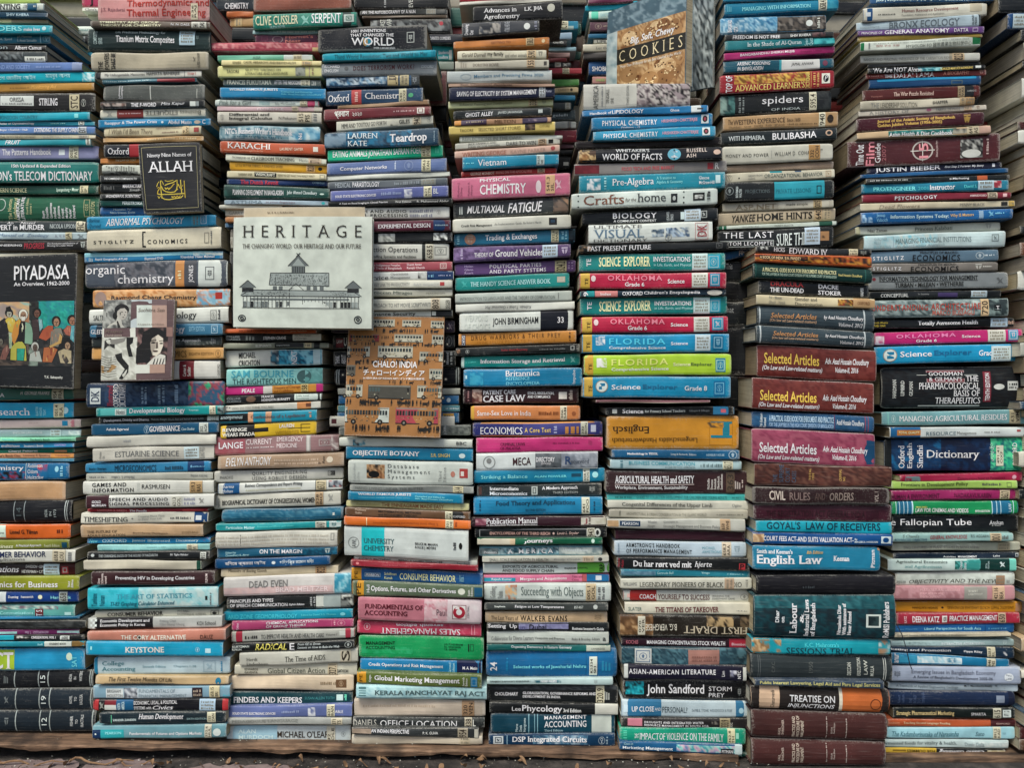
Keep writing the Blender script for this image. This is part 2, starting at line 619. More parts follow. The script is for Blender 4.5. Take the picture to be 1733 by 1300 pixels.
class Book:
    def __init__(s, n, quad, D, base, flags, label, items, x0, x1, back):
        s.n, s.label, s.back = n, label, back
        rnd = random.Random(n * 13 + 5)
        (xl, tl, bl, xr, tr, br) = quad
        s.quad = quad
        D = D + rnd.uniform(-0.008, 0.009)
        yaw = rnd.uniform(-0.007, 0.007)
        dl, dr = D - yaw / 2, D + yaw / 2
        X0, X1 = (xl - CX) * dl / F, (xr - CX) * dr / F
        z = [max(0.003, CH + (CY - q) * d / F) for q, d in ((tl, dl), (bl, dl), (tr, dr), (br, dr))]
        s.T = T = max(0.003, (z[0] - z[1] + z[2] - z[3]) / 2)
        L = X1 - X0
        depth = min(0.172, max(0.11, 0.68 * L)) * rnd.uniform(0.93, 1.0)
        hb, worn = 'h' in flags, 'w' in flags
        cloth = 1 if (hb or 'c' in flags or worn) else 0
        bulge = min(0.006, 0.13 * T) if hb else min(0.0008, 0.03 * T)
        r = min(0.0022, 0.2 * T)
        warp = 0.0015 if worn else (0.0004 if hb else rnd.uniform(0.0005, 0.0011))
        S = Spine(X0, X1, z, D, bulge, r, warp, n, yaw)
        col = hexcol(base)
        wpx, hpx = (xr - xl), max(1.0, (bl - tl + br - tr) / 2)
        s.area = max(0, min(1733, xr) - max(0, xl)) * max(0, min(1300, (bl + br) / 2) - max(0, (tl + tr) / 2))
        if back:
            s.area *= 0.3
        s.cover, s.pages, s.title, s.small, s.sticks = Part(), Part(), Part(), [], []
        us = [0, 0.008, 0.03] + [0.08 + 0.84 * i / 9 for i in range(10)] + [0.97, 0.992, 1.0]
        W = []
        used = rnd.uniform(0.0, 0.22)
        for v in VROWS:
            ev = {0.0: 1.0, 1.0: 1.0, 0.04: 0.55, 0.96: 0.55, 0.12: 0.12, 0.88: 0.12}.get(v, 0.0)
            row = []
            for u in us:
                eu = 1.0 if u in (0, 1.0) else (0.6 if u in (0.008, 0.992) else (0.15 if u in (0.03, 0.97) else 0.0))
                row.append(max(ev, eu) * (1.15 if worn else rnd.uniform(0.55, 1.0)) + (0.3 if worn else used))
            W.append(row)
        s.cover.grid([[S.P(u, v) for u in us] for v in VROWS], col, cloth, W)
        yb = D + bulge + r + 0.0004
        paper = hexcol(rnd.choice(PAPERS))
        tc = min(0.0026 if hb else 0.0006, 0.18 * T)
        for u, sg in ((0, 1), (1, -1)):             # the closed ends of the spine
            ids = [s.cover.v(S.P(u, v), tuple(0.6 * c for c in col) if hb else paper, 0.4) for v in VROWS]
            x, _, zt = S.P(u, 0)
            zb = S.P(u, 1)[2]
            yy = yb + yaw * (u - 0.5)
            ids += [s.cover.v((x, yy, zb), col), s.cover.v((x, yy, zt), col)]
            s.cover.f(ids if sg > 0 else ids[::-1], cloth)
        ye = D + depth
        sag = rnd.uniform(-0.002, 0.002)
        zt0, zb0, zt1, zb1 = S.P(0, 0)[2], S.P(0, 1)[2], S.P(1, 0)[2], S.P(1, 1)[2]
        h = yaw / 2
        fl, fr, el, er = yb - 0.0004 - h, yb - 0.0004 + h, ye - h, ye + h
        s.cover.box8([(X0, fl, zt0), (X1, fr, zt1), (X1, fr, zt1 - tc), (X0, fl, zt0 - tc),
                      (X0, el, zt0 + sag), (X1, er, zt1 + sag), (X1, er, zt1 - tc + sag), (X0, el, zt0 - tc + sag)], col, cloth, 0.5)
        s.cover.box8([(X0, fl, zb0 + tc), (X1, fr, zb1 + tc), (X1, fr, zb1), (X0, fl, zb0),
                      (X0, el, zb0 + tc + sag), (X1, er, zb1 + tc + sag), (X1, er, zb1 + sag), (X0, el, zb0 + sag)], col, cloth, 0.5)
        q = 0.003 if hb else rnd.uniform(0.0003, 0.0018)
        g = 0.0002
        fl, fr = fl + 0.0004, fr + 0.0004
        s.pages.box8([(X0 + q, fl, zt0 - tc - g), (X1 - q, fr, zt1 - tc - g), (X1 - q, fr, zb1 + tc + g), (X0 + q, fl, zb0 + tc + g),
                      (X0 + q, el - q, zt0 - tc - g + sag), (X1 - q, er - q, zt1 - tc - g + sag),
                      (X1 - q, er - q, zb1 + tc + g + sag), (X0 + q, el - q, zb0 + tc + g + sag)], paper, 2)
        draw_items(items, S, x0, x1, wpx, hpx, s.cover, s.title, s.small, s.sticks, n, bulge, cloth)
        s.base_loc = ((X0 + X1) / 2, D + depth / 2, min(zb0, zb1))

    def build_thing(s, group):
        root = empty('book', s.base_loc)
        tag(root, s.label, 'book', group)
        c = s.cover.build('cover', root, s.base_loc)
        s.pages.build('page_block', root, s.base_loc)
        if s.title.F:
            s.title.build('title', c, s.base_loc)
        for k in s.small:
            if k.F:
                k.build('small_lettering', c, s.base_loc)
        for k in s.sticks:
            k.build('library_label', c, s.base_loc)
        return root


DATA = r"""
=A1 1.64
-480 -30 12 242 -30 12;b2c268;lime green book cut by the picture's top edge, top left corner
-480 15 62 268 15 60;d0d4cc;white and blue book ending in UNTING, top of leftmost stack;r 165 268 0 100 2a5f8a;p 140 170 5 95 2a5f8a,d0d4cc,888;t -150 125 12 88 K bs|ACCOUNTING;z 205 235 30 70 W
-480 68 105 290 72 106;22486a;narrow navy book with pale name under the white UNTING book;t 40 178 25 75 a9bcc8 b|SHIV KHERA
-480 108 138 292 112 140;a2967c;narrow beige book under the navy one, top of leftmost stack;r -480 70 0 100 d3ca9a
-480 140 196 318 148 200;1b9fc2;bright cyan book with white oval near its end, leftmost stack;t -120 135 20 75 8fd3e0 b|LEADERS;t 145 245 35 75 d8e4e4 b|make lives;o 256 282 20 70 bfe3e6
-480 198 265 305 205 262;29749c;steel blue book with small names and a ring, leftmost stack;t 0 75 45 75 b7d5e0|A. Syed;t 108 195 20 50 b7d5e0|J.P. Mammen;t 108 225 58 85 b7d5e0|S. Anwar Samsuddin;r 245 250 0 100 9fc3d4;n 262 305 20 85 a8cbd8
-480 268 308 280 272 306;1b2328;narrow black book, pale name in serif letters, leftmost stack;t 90 255 20 90 W b|Albert Camus;t -30 45 20 80 9aa4a8|ion
-480 310 372 285 310 375;474f53;grey photo book with a white block, leftmost stack;p -200 140 5 95 3c4448,6a7174,2a3034,8a9092;r 150 275 50 98 d8d8d0;z 165 265 60 90 777
-480 378 440 500 375 430;6678b8;periwinkle book with faint lettering, leftmost stack;t -30 185 30 75 8e9bd0|LAND AND SOCIETY;z 220 370 40 70 8e9bd0;r 440 500 0 100 8a92b8
-480 442 510 578 436 496;27a4c6c;cyan book with white Bengali lettering, leftmost stack;t -100 220 25 80 a9dde8|বাংলাদেশ জাতীয় আইন;t 280 430 20 75 a9dde8|মাহবুব আলম;p 500 575 10 95 b3d5d8,27a4c6,cfe3e2
-480 515 575 575 498 550;b8863a;mustard orange book under the Bengali cyan one;z 60 180 50 65 8a6220;t 190 345 30 85 cf9e50 i|Monitoring Aid
-480 575 670 580 562 678;1b1f23;black wrinkled book with white ORISSA label, leftmost stack;r 2 206 15 72 d2d4cf;t 60 148 25 50 555|ORISSA;z 15 195 55 68 888;t 240 352 30 70 e2e4de bs|STIRLING;s 425 485 10 95 c5b998|STC;n 495 525 35 75 d8d8d0
-480 690 745 548 680 730;1aa0c6;turquoise book with MONSOON COUNTRY, leftmost stack;t -10 230 30 75 0d7898 b|MONSOON COUNTRY;r 455 480 25 75 8fd0dc
-480 745 772 578 740 765;2a85a6;narrow teal book titled Atlas of Ophthalmology;t 0 212 20 80 W b|Atlas of Ophthalmology;z 310 400 30 70 9cc;s 480 515 0 100 cfd2c8|G
-480 778 822 580 770 815;6d83c2;lavender blue book titled Extending the Supply Chain;t 0 170 30 70 W b|Boyer • Frohlich • Hult;t 210 478 20 80 d9deea bs|EXTENDING THE SUPPLY CHAIN;s 480 530 5 95 bfc4cc|EXT
-480 825 848 582 822 845;c2b99f;narrow beige book above FRUIT;t 0 220 20 80 8a8676|THE WTO DEVELOPMENT;t 265 440 20 80 999|KAZI SALAHU;s 480 540 0 100 b9b2a4
-480 850 890 555 845 885;3b9cb8;blue book titled Fruit, leftmost stack;t 32 128 15 80 e6ecea bi|FRUIT;s 525 552 0 100 d8dcd4
-480 895 975 600 885 972;8d8db6;lilac book titled The Patterns Handbook;t 15 312 25 70 W b|The Patterns Handbook;r 358 395 30 70 d8dce4;s 422 480 5 100 cfcab2|005.1 PAT
-480 990 1118 600 988 1112;2d7c7e;teal thick book titled Telecom Dictionary;t 70 432 12 32 W b|15th Updated & Expanded Edition;t -150 565 45 92 W bk|NEWTON's TELECOM DICTIONARY;z 40 560 2 6 5aa
-480 1135 1186 600 1128 1184;1f5a4b;dark green book titled Modern Science;t -60 165 30 78 cdd4a0 s|MODERN SCIENCE;t 345 482 30 80 b9c9b8 b|Spangenburg • Moser;s 490 540 5 95 cdc3a0|509 SP
-480 1195 1350 605 1193 1346;3a6b52h;dark green anthology of American literature, names set upright;n -30 35 10 60 W;t 50 110 5 95 b9b48a rs|The Norton\nAnthology of;t 100 148 2 98 W rb|AMERICAN\nLITERATURE;t 160 195 10 75 b9b48a ri|Fourth Edition\nVolume 1;t 255 460 30 90 W rb|Baym\nFranklin\nGottesman\nHolland\nKalstone\nKrupat\nMurphy\nParker\nPritchard;q 510 548 15 85 b9b48a;t 555 580 25 85 b9b48a r|NORTON
=A2 1.64
-480 128 190 522 122 188;394146;dark grey paperback titled An Expert in Murder;t -60 275 35 85 W bs|EXPERT in MURDER;t 40 215 5 30 W i|An    Novel;t 305 465 30 70 aab0b0 s|NICOLA UPSON;s 468 520 0 100 cfc6ae|FIC
-480 192 240 528 190 235;b5c3ca;pale blue book titled Manual of Zoology;t -10 300 20 75 7b8cb0 i|Manual of  Zoology;t 335 400 30 70 889|A. V. H;s 400 440 0 100 c9bf9f|JA;n 470 515 20 90 444
-480 245 312 532 240 305;1c1f23;black book with red word Progress, above the standing black art book;t -40 135 30 50 W b|PIONEERING;t 148 272 20 75 c03848 b|PROGRESS;t 290 480 20 60 W i|The Revolution and Evolution of\nWorking for a Safer World;n 490 525 15 75 W
-250 318 350 465 315 330;c6c2b4;narrow white book behind the top of the standing black art book
-480 1150 1228 450 1148 1213;4c7c70;sea green worn book right under the standing black art book;t -60 28 40 75 W b|ASIA;t 125 305 25 55 W bi|H. GEORGE FRANKS;s 318 390 0 100 d0c9b4|954 FRA
=A3 1.64
-480 10 125 505 5 108;2a97cf;bright blue book titled Research, leftmost stack;t -100 207 35 80 e4ebea s|Research;t 245 315 25 85 9fd0e6 r|BLAXTER\nHUGHES\nTIGHT;s 368 440 5 100 d3caa8|001.4 BLA;o 425 470 30 75 bcd8e2
-480 128 190 553 118 180;c6b1ad;pinkish white book with small blue square, leftmost stack;r 428 466 20 75 2f86c0;z 480 520 10 90 c78;z 200 260 30 40 a88
-480 195 252 555 190 240;a3b4ba;pale grey blue book in leftmost stack below the pinkish one;t 90 290 30 60 d3dcde|ENGLISH LANGUAGE;s 345 420 0 100 b9c8cc;p 470 550 0 100 c4d0d0,a3b4ba,d6dcda
-480 252 282 520 245 272;98d3ae;narrow mint green students book;t 210 345 20 85 2f6c50|Student's Book;t 20 100 30 80 5fb8c0|Headway;t 410 490 30 80 6a9a80|OXFORD
-480 284 325 510 282 315;2d83c0;narrow blue students book;t 10 135 25 75 W bi|edition;t 165 300 25 75 cfe2ee|Student's Book;t 375 455 25 65 a9d|OXFORD
-480 328 358 512 320 352;1e7a66;narrow dark green students book with white lettering;t 60 262 25 85 W b|Cheryl Pelteret;r 375 460 40 80 d08a60
-480 360 395 508 355 390;d29670;narrow salmon book titled Listening and Speaking;t -60 140 20 75 7a3a30 s|Student's Book One;t 160 345 20 75 7a3a30|Listening & Speaking;t 380 480 20 70 a55|Cambridge;r 350 508 0 100 d8924e
-480 396 415 508 393 412;6596bc;thin steel blue book above the Chemistry book, leftmost stack;z 60 180 30 70 a9c6da;z 360 480 30 70 a9c6da
-480 418 545 475 420 535;1c6cac;blue and red striped book titled Chemistry, leftmost stack;p -480 175 50 100 16283c,b02840,1c6cac,20242c;t -130 162 15 50 W b|Chemistry;t 190 300 5 95 d3dde0|Robinson\nOdom\nHoltzclaw;r 176 179 0 100 W;p 255 330 10 100 c03048,1c6cac;o 378 405 20 55 9cc6de;z 410 440 20 80 9cc6de
-480 548 682 447 550 680;c2976fw;peach coloured blank worn book above a black bound volume
-480 685 838 490 682 830;1a242ch;black bound volume under the peach coloured blank book;r 92 97 0 100 8f9698;r 163 168 0 100 8f9698;r 443 449 0 100 a9adac;r 458 462 0 100 a9adac;t 112 148 30 70 5a6468 r|14;t 308 328 40 75 9aa0a0 r|INDIA;t 340 356 50 70 9aa0a0 r|IN;t 370 388 40 75 9aa0a0 r|1973
-480 848 950 482 842 942;dd682a;bright orange book, leftmost stack, above the olive ones;p -220 40 0 100 c9d6c6,c9d6c6,d3dccf;t -120 30 50 70 333|Management;t 70 258 35 65 K b|Lionel G. Tilman;z 390 440 30 70 7a3010
-480 955 1020 475 948 1010;898d34;olive green book titled A Practical Approach;t -60 92 45 85 c9cda8 bi|Business;t 110 285 45 80 W b|A Practical Approach;t 305 412 50 80 c9cda8 s|Fourth Edition;r 425 460 30 95 2a5c80
-480 1022 1115 515 1020 1105;d2d0c6;white book with navy bold word Behavior, leftmost stack;t -160 315 12 58 23306a b|CONSUMER BEHAVIOR;t -40 170 62 92 444|applications;s 360 450 0 100 c9bda4|658.8 LOU;z 460 500 20 90 888
-480 1115 1200 518 1112 1195;36262a;dark maroon book titled Nations with red square;t -60 132 25 75 W is|Nations;t 178 330 15 38 cfc9c4|DAVIDSON • GENTRY;t 152 330 55 80 cfc9c4|HEYRMAN • LYTLE;r 408 518 0 100 5a2026;r 425 470 25 85 b8404a;s 302 410 5 100 c3d3de;q 432 462 35 75 W
=A4 1.64
-480 -15 82 543 -18 80;979a2e;olive yellow book titled Economics for Business;t -170 398 35 78 e9ead8 b|Economics for Business;t 468 505 25 80 W rbi|Third\nEdition
-480 88 165 540 88 162;22439a;royal blue book with white end, below Economics for Business;r -480 40 0 100 d4d8da;t 58 230 35 65 W b|Duening   Ivancevich;o 262 292 30 70 dbd8b8;t 350 490 40 68 8fc4d8 b|Hardwick;s 408 465 0 100 aab0ac|658
-480 178 265 515 180 262;6ba39c;pale teal book with maroon tab, leftmost stack;p -480 400 0 40 9aa39c,6ba39c,7c6a78,b9c6bc;r 240 298 35 100 7a3a3e;t 250 290 45 95 W r|T S;t 0 230 55 80 a3ccc6|Communications;r 445 490 60 85 b9d3ce
-480 268 290 545 262 275;2a74aa;thin blue book under the pale teal one, leftmost stack
-480 292 345 590 288 340;2a2e30w;black rough textured book with worn edge, leftmost stack;p -480 585 10 80 24282a,34383a,4a4c4c,202426
-480 355 392 545 348 385;6d2e6a;purple book between pale green ends, leftmost stack;p -480 118 0 100 a3c4c2,8fb5b5;p 392 545 0 100 8fb5b4,b3c8c6;t 175 335 25 75 b9a0bc u|ANTHROPOLOGY   T. Allen
-480 396 432 580 388 420;23272b;black and cyan book titled Civilization;r -480 95 0 100 2b9bbd;t 215 385 20 75 W bs|CIVILIZATION, VOL I;p 110 205 0 60 e0e0d8,23272b;s 415 480 10 95 c9ccc8|306
-480 438 475 585 430 468;2b87a6;teal book with white STUDENT BOOK label;r 305 490 0 100 d0d3cc;t 340 455 20 60 333 b|STUDENT BOOK;r 492 585 0 100 8c6c3c;z 260 295 20 80 9cd
-480 480 630 583 478 630;2d8ecb;sky blue test guide with lime end, above black volumes;r -480 98 5 95 aec238;t -140 92 15 92 e4e8d8 bs|ACT;o 457 498 20 55 d3e2c8;t 495 530 35 85 7cc3d8 r|SAT
-480 640 772 640 632 752;1c252dh;black bound volume numbered 15;r 96 103 0 100 a3a8a6;r 260 267 0 100 a3a8a6;r 326 333 0 100 a3a8a6;r 614 620 0 100 a3a8a6;r 628 633 0 100 a3a8a6;t 278 312 25 65 c0c4c2 r|15;t 475 495 20 60 aaa rb|INDIA;t 508 526 35 50 aaa rb|IN;t 546 566 5 60 aaa rb|WATERS;n 25 60 25 65 8a9090
-480 772 917 640 756 912;283240h;navy black bound volume numbered 19;r 102 109 0 100 a3a8a6;r 266 273 0 100 a3a8a6;r 336 343 0 100 a3a8a6;r 620 626 0 100 a3a8a6;t 284 318 30 65 c0c4c2 r|19;t 478 498 30 65 aaa rb|NOVEL;t 512 530 35 55 aaa rb|TO;t 548 570 25 70 aaa rb|RAGUSA;n 28 62 30 65 8a9090
-480 919 1062 655 906 1058;252f3ch;navy black bound volume numbered 12, lowest in the leftmost stack;r 102 109 0 100 a3a8a6;r 268 275 0 100 a3a8a6;r 336 343 0 100 a3a8a6;r 630 637 0 100 a3a8a6;t 286 322 30 65 c0c4c2 r|12;t 482 502 25 70 aaa rb|FISHER;t 518 536 40 60 aaa rb|TO;t 555 575 20 75 aaa rb|FRACTALS;n 28 62 30 65 8a9090
=A1 1.80 b
500 -60 36 1100 -60 36;b83a62;magenta book at the top between the two leftmost stacks;t 548 572 40 98 K bs|J
500 40 68 1100 40 68;cdcac2;white book under the magenta one at the top;t 520 590 20 80 777 s|Clara's
535 70 102 1100 70 102;aeaca2;grey book under a white one at the top
380 158 208 900 155 205;cfd3cb;white and mint book titled Dictionary behind the Titanium book;r 380 418 0 100 7fc4ac;t 428 560 30 75 7a9a9a s|Dictionary
305 210 265 900 208 262;252932;black book with pale name left of the Titanium book;t 335 415 35 65 b5bac0 bs|SAMIR KAR;p 445 520 10 95 b9bcc0,252932,777c80
282 280 312 900 278 312;bfb298;beige book left of the Titanium book;t 330 520 25 75 7a7468|TRANSFORMATION
285 318 372 900 315 372;48a0cb;light blue book left of the beige Powers book;t 315 430 30 70 a9d5e8 bi|KOENIG;r 470 560 0 100 6ab4d4
500 378 428 900 376 426;7a5033;brown book end left of the beige Powers book
=A1 1.62
595 -20 122 1278 -25 122;c58988w;pale pink thick book titled Thermodynamics and Thermal Engineering;t 775 1275 10 90 b8382e b|Thermodynamics and\nThermal Engineering;t 615 762 45 65 7a4a5a|J.S. Rajadurai;s 1165 1208 30 98 c9bda4|536 RAJ
552 122 160 1282 130 172;6a5b50;brown book titled Symmetry and Group Theory;t 610 985 10 90 d8caa8 b|SYMMETRY AND GROUP\nTHEORY FOR CHEMISTRY;t 1045 1158 35 70 e0ddd4|N. N. DASS;s 1170 1262 5 100 c4c1b6|541 DAS
535 165 300 1282 178 308;384749h;dark slate book titled Titanium Matrix Composites;t 705 1008 12 28 c0cbc8|Life Prediction Methodology for;t 708 1065 35 75 e0e6e2 bk|Titanium Matrix Composites;t 570 625 15 75 9aa8a8 rb|COMPOSITES\nSERIES;s 1095 1190 2 74 b3c6d4;n 1195 1215 25 50 8fa0a0
555 318 425 1272 312 420;b2a792w;beige worn book titled The Powers That Be;t 600 705 5 98 333 rb|THE\nPOWERS\nTHAT BE;z 690 705 20 90 555;t 1205 1222 10 90 444 r|ALFRED A. KNOPF;n 1180 1198 30 60 444
580 435 482 1230 425 468;c9c6bc;white book with black end naming unforgettable memoirs;r 580 615 0 100 22282c;t 640 885 30 75 666 s|My Unforgettable Memories;t 895 1098 25 75 444 s|MAMATA BANERJEE;n 1145 1168 30 70 b33;z 1170 1195 20 80 b55;r 1125 1128 0 100 888
625 488 508 1200 475 495;47748f;thin blue and red book, second stack from left;r 960 1190 0 100 a8404a;z 640 920 20 80 b3c8d0
630 520 612 1250 508 608;666865w;grey worn hardback with white upright marks;t 725 755 5 95 d6d6d0 rb|Johnston\nComyns;r 915 921 10 95 c3c3bc;r 1200 1206 30 90 a0a09a
612 618 660 1250 608 652;22272b;black book titled The F-Word;p 612 770 5 95 22272b,8a6a60,3a3230,b0a098;t 800 955 25 85 d9dcd6 b|THE F-WORD;t 985 1130 25 80 c9cfd0 i|Mita Kapur;r 1160 1195 20 85 d6d8d2;r 1198 1215 20 85 9aa0a0
612 668 722 1255 655 712;c1bbab;cream book titled Business Etiquette printed upside down;r 715 875 0 100 8f3834;z 730 860 40 60 caa;t 890 1228 20 75 6d6a62 us|Business ETIQUETTE;n 650 690 20 85 777
600 730 780 1285 720 762;2080c0;bright blue book titled The Power Crisis;t 640 960 25 75 d6e6ee b|Rooppur & The Power Crisis;o 985 1000 35 65 d6e6ee;t 1028 1170 25 75 d6e6ee b|Abdul Matin;o 1185 1225 25 75 c9b8a8;t 1235 1255 20 80 W b|C
635 775 835 1228 762 818;c8bb9c;cream book with slanted handwriting title, I Wish I'd Been There;t 665 930 25 80 8a7a68 i|I Wish I'd Been There;t 955 1110 10 35 8a6a60|edited by Byron Hollinshead;z 990 1090 55 75 8a6a60;s 1115 1155 5 95 c9b088|9 W;r 1185 1215 25 75 b0504a
628 842 868 1242 828 858;c9a070w;thin tan book above a navy and red one, second stack;z 900 1200 20 80 e0c8a0
635 880 958 1215 875 955;1e2939;navy and red book left of the standing Allah book;r 790 850 0 100 b03038;t 660 790 30 80 dcdfd8 s|Oxford
610 965 998 1215 960 990;cc8444;thin orange book titled The Law of;t 705 835 30 75 f0d8b0 b|THE LAW OF TORT
622 1005 1062 1215 1005 1062;c8cac0;white book with black ring binding pattern;n 645 690 15 85 333;n 690 735 15 85 333;n 735 780 15 85 333;n 780 825 15 85 333;p 622 840 70 100 4a4c4a,333,8a8c88
610 1068 1112 1215 1070 1110;282d2f;black book titled The Cambridge Companion;t 635 838 35 65 c9ccc6 b|THE CAMBRIDGE COMPANION TO
610 1118 1178 1215 1118 1178;22272b;black book whose title begins Manufacturing;t 750 880 15 50 dcdcd6 bs|MANUFACTURING;t 790 860 60 85 aaa i|Small-;z 635 705 20 80 777
610 1182 1215 1215 1182 1215;242a2e;narrow black book titled Wonderful Scientific;t 648 860 25 80 d6d6d0 bi|WONDERFUL SCIENTIFIC
610 1222 1258 1215 1222 1258;1e5a55;dark teal narrow book left of the Allah book;t 748 870 20 75 c3d6d0 b|PERESTROIKA
=A2 1.62
612 38 85 1000 38 85;255ea6;blue book half hidden under the standing Allah book;t 695 802 15 45 b9cfe2|Mustafee, Pal;t 675 825 55 85 b9cfe2|Nitra Srivasti, Dutta
528 95 178 1318 82 150;3c92cc;blue book titled Abnormal Psychology;t 645 1128 20 75 d3e4ee is|ABNORMAL PSYCHOLOGY;t 545 615 15 85 1c5c8c i|Barlow\nDurand;s 1170 1222 2 98 5aa2d0;q 1225 1262 5 80 d8e6ee;r 1270 1318 0 100 2f7cb4
530 182 305 1350 155 288;d0c6b0;thick cream book titled Economics in spaced capitals;t 572 818 52 68 2a2a2a b|S T I G L I T Z;t 900 1145 52 72 2a2a2a b|C O N O M I C S;r 868 876 12 88 2a2a2a;r 868 890 80 88 2a2a2a;r 868 888 12 18 2a2a2a;q 1248 1278 25 75 444;z 1285 1298 20 80 777
515 318 378 1362 305 355;2c7cbe;blue book titled Geographic Atlas;r 515 1300 0 42 94c0d2;p 1180 1362 0 50 c9d6d8,7fb0cc,d6dcd8;t 582 780 55 85 d8e4ec b|Rapid Geographic ATLAS;t 885 998 55 85 d8e4ec b|Illustrated DVD;t 1105 1310 50 80 d8e4ec b|Khandokar Hasan Mahmud;n 540 568 50 90 W
520 378 532 1390 358 522;585d6b;grey violet thick book titled Organic Chemistry;p 700 1060 5 95 585d6b,6d6a72,7a7a82,4a4e5a;t 525 765 12 58 e4e6e2|organic;t 720 1062 50 95 e4e6e2|chemistry;r 1072 1126 0 100 c98a50;r 1126 1200 0 100 55565e;t 1155 1190 20 85 W r|JONES;r 1212 1390 0 100 c9ccc8;q 1255 1310 25 75 555;z 1082 1115 40 70 f0d8b0
565 545 650 1405 535 640;c8905a;orange and blue book titled Chemistry;p 565 1200 0 100 c8905a,d3a878,b8743c,cfa070;p 1200 1405 0 100 8fb0cc,a9c4d6,d08a60,7fa6c8;t 680 1200 35 65 33303a b|Raymond Chang Chemistry;o 578 650 10 95 a58a80;r 1315 1358 20 60 c03830
545 665 755 1395 645 742;cdcdc6;white book whose title ends ology, right of the portrait photo book;t 572 700 40 75 444 s|SALTMARSH;t 950 1205 25 80 444 s|Psychology;q 1285 1325 20 85 444;z 1330 1350 20 80 666
545 760 838 1360 748 820;4c78a2;slate blue book whose title ends gy;r 545 640 0 100 283850;t 555 700 35 70 e0e4e6 s|GLEITMAN;t 950 1130 20 85 e4e8ea s|Psychology;t 1155 1250 25 65 8fb0cc|SIXTH EDITION;q 1290 1330 15 85 b9cbd8
560 838 898 1355 826 890;3a4244;dark grey book titled A Modern Approach;p 1070 1355 45 100 6a706e,8a8c88,3a4244,5a605e;t 980 1225 25 60 c9ccc8|A Modern Approach;n 1288 1320 20 70 aaa
560 898 972 1365 895 965;c99658;tan orange book, eighth edition, right of the portrait photo book;t 950 1140 25 80 5a4020|ECONOMICS;t 1155 1305 40 65 7a5828|EIGHTH EDITION;n 1315 1350 20 85 6a4820
640 982 1095 1345 975 1085;cdc9c2;white book with dark red block above the blue illustrated dictionary;r 1095 1185 0 100 842832;t 1118 1165 20 85 e0c8c0 rs|Carter &\nSeckler;t 1328 1343 20 85 555 r|OXFORD
525 1115 1265 1370 1100 1250;2c3e64;dark blue iridescent illustrated dictionary under the standing portrait photo book;p 640 1150 0 100 2c3e64,3a4c74,243458,4a5a7c;p 1150 1370 0 100 2c6a5c,3aa878,8a3a50,a04858,3a5a80;r 550 614 20 85 cdd3d3;t 558 606 30 75 34406a rs|DK;t 655 690 10 95 a83848 rs|Illustrated;t 692 725 5 98 d3d8dc rs|OXFORD;t 728 768 5 98 d3d8dc rs|DICTIONARY;z 860 900 20 90 8a9ab4;z 960 1010 15 90 8a9ab4;z 1060 1095 15 90 8a9ab4
=A3 1.62
660 45 105 1535 25 88;2696a3;teal book titled Developmental Biology;r 690 868 15 85 6ab8be;r 790 868 15 85 d0d8d2;t 797 858 25 75 555 is|Notes;t 890 1272 15 85 e6ecea b|Developmental Biology;t 1298 1365 35 60 b9dcdc|Twyman;s 1440 1482 0 100 cfc8b0|571 TWY;p 1495 1535 0 100 3a4448,8fa0a0,22282c
680 108 155 1520 95 130;2d3537;black narrow book titled Development, Divinity and Dharma;t 715 1025 30 80 W b|Development, Divinity and Dharma;t 1040 1400 30 70 9aa4a4|Malcolm Ranger, D.L.K. Rao and Ashok Kumar Lahiri;r 1425 1505 0 95 d3d6cf;n 1450 1490 15 80 333
625 155 235 1500 140 215;225a8a;blue book titled Governance with white library label;t 730 885 35 65 d8e0e2 b|Ashok Agarwal;n 990 1030 15 90 c3d3dc;t 1030 1240 25 75 e0e6e4 bs|GOVERNANCE;t 1250 1338 45 70 b9cbd6 i|Case Studies;s 1370 1432 5 100 c5c8c0|352 AGA
595 240 318 1485 222 295;c3bfb4w;blank off-white worn book above Estuarine Science;z 850 900 30 60 aaa
635 325 415 1470 298 395;bcb7adw;off-white book titled Estuarine Science;t 790 1230 30 70 777 s|ESTUARINE SCIENCE;t 680 718 25 75 777 r|Hobbie\nEd.;s 1265 1368 5 90 bfcdd2;t 1375 1405 10 90 777 r|ISLAND PRESS
585 425 492 1450 408 480;3b7eb6;blue book titled Microeconomics with navy end;r 1290 1450 0 100 24427a;t 790 1075 25 85 1d2b40 k|MICROECONOMICS;t 615 732 45 75 1d2b40 b|Besanko • Braeutigam;z 1135 1260 30 85 2a4c70;o 1310 1322 35 60 7aa0c8;z 1325 1410 40 60 7aa0c8
590 495 545 1462 485 535;aeaca2;thin grey book printed upside down under Microeconomics;z 615 730 35 65 777;t 765 925 35 70 777 us|Michael S. Cullen;t 1310 1425 25 70 777 us|be.bra verlag
570 548 640 1468 540 628;c9c7bf;white book titled Games and Information;t 635 918 12 85 222 bg|GAMES AND\nINFORMATION;r 940 958 20 75 b9b9b2;t 975 1168 32 65 333|RASMUSEN;s 1305 1392 3 98 b8966a|519.3 RAS
590 648 735 1470 635 722;cac8c2;white book titled Speech and Audio Signal Processing, second stack;r 590 748 0 100 4a2630;t 632 730 40 88 e0d8d0 b|GOLD\nMORGAN;t 750 1162 22 82 222 bg|SPEECH AND AUDIO\nSIGNAL PROCESSING;s 1178 1250 10 100 c3c0b4|621.3 GOL;z 1265 1340 20 85 99a;n 1365 1405 25 75 333
600 738 760 1430 735 756;a82c3a;thin red book under Speech and Audio;t 670 870 20 80 d88|SAMFORD & GREEN;t 890 1010 15 85 W bs|The Poodle;r 1255 1400 20 80 d05050
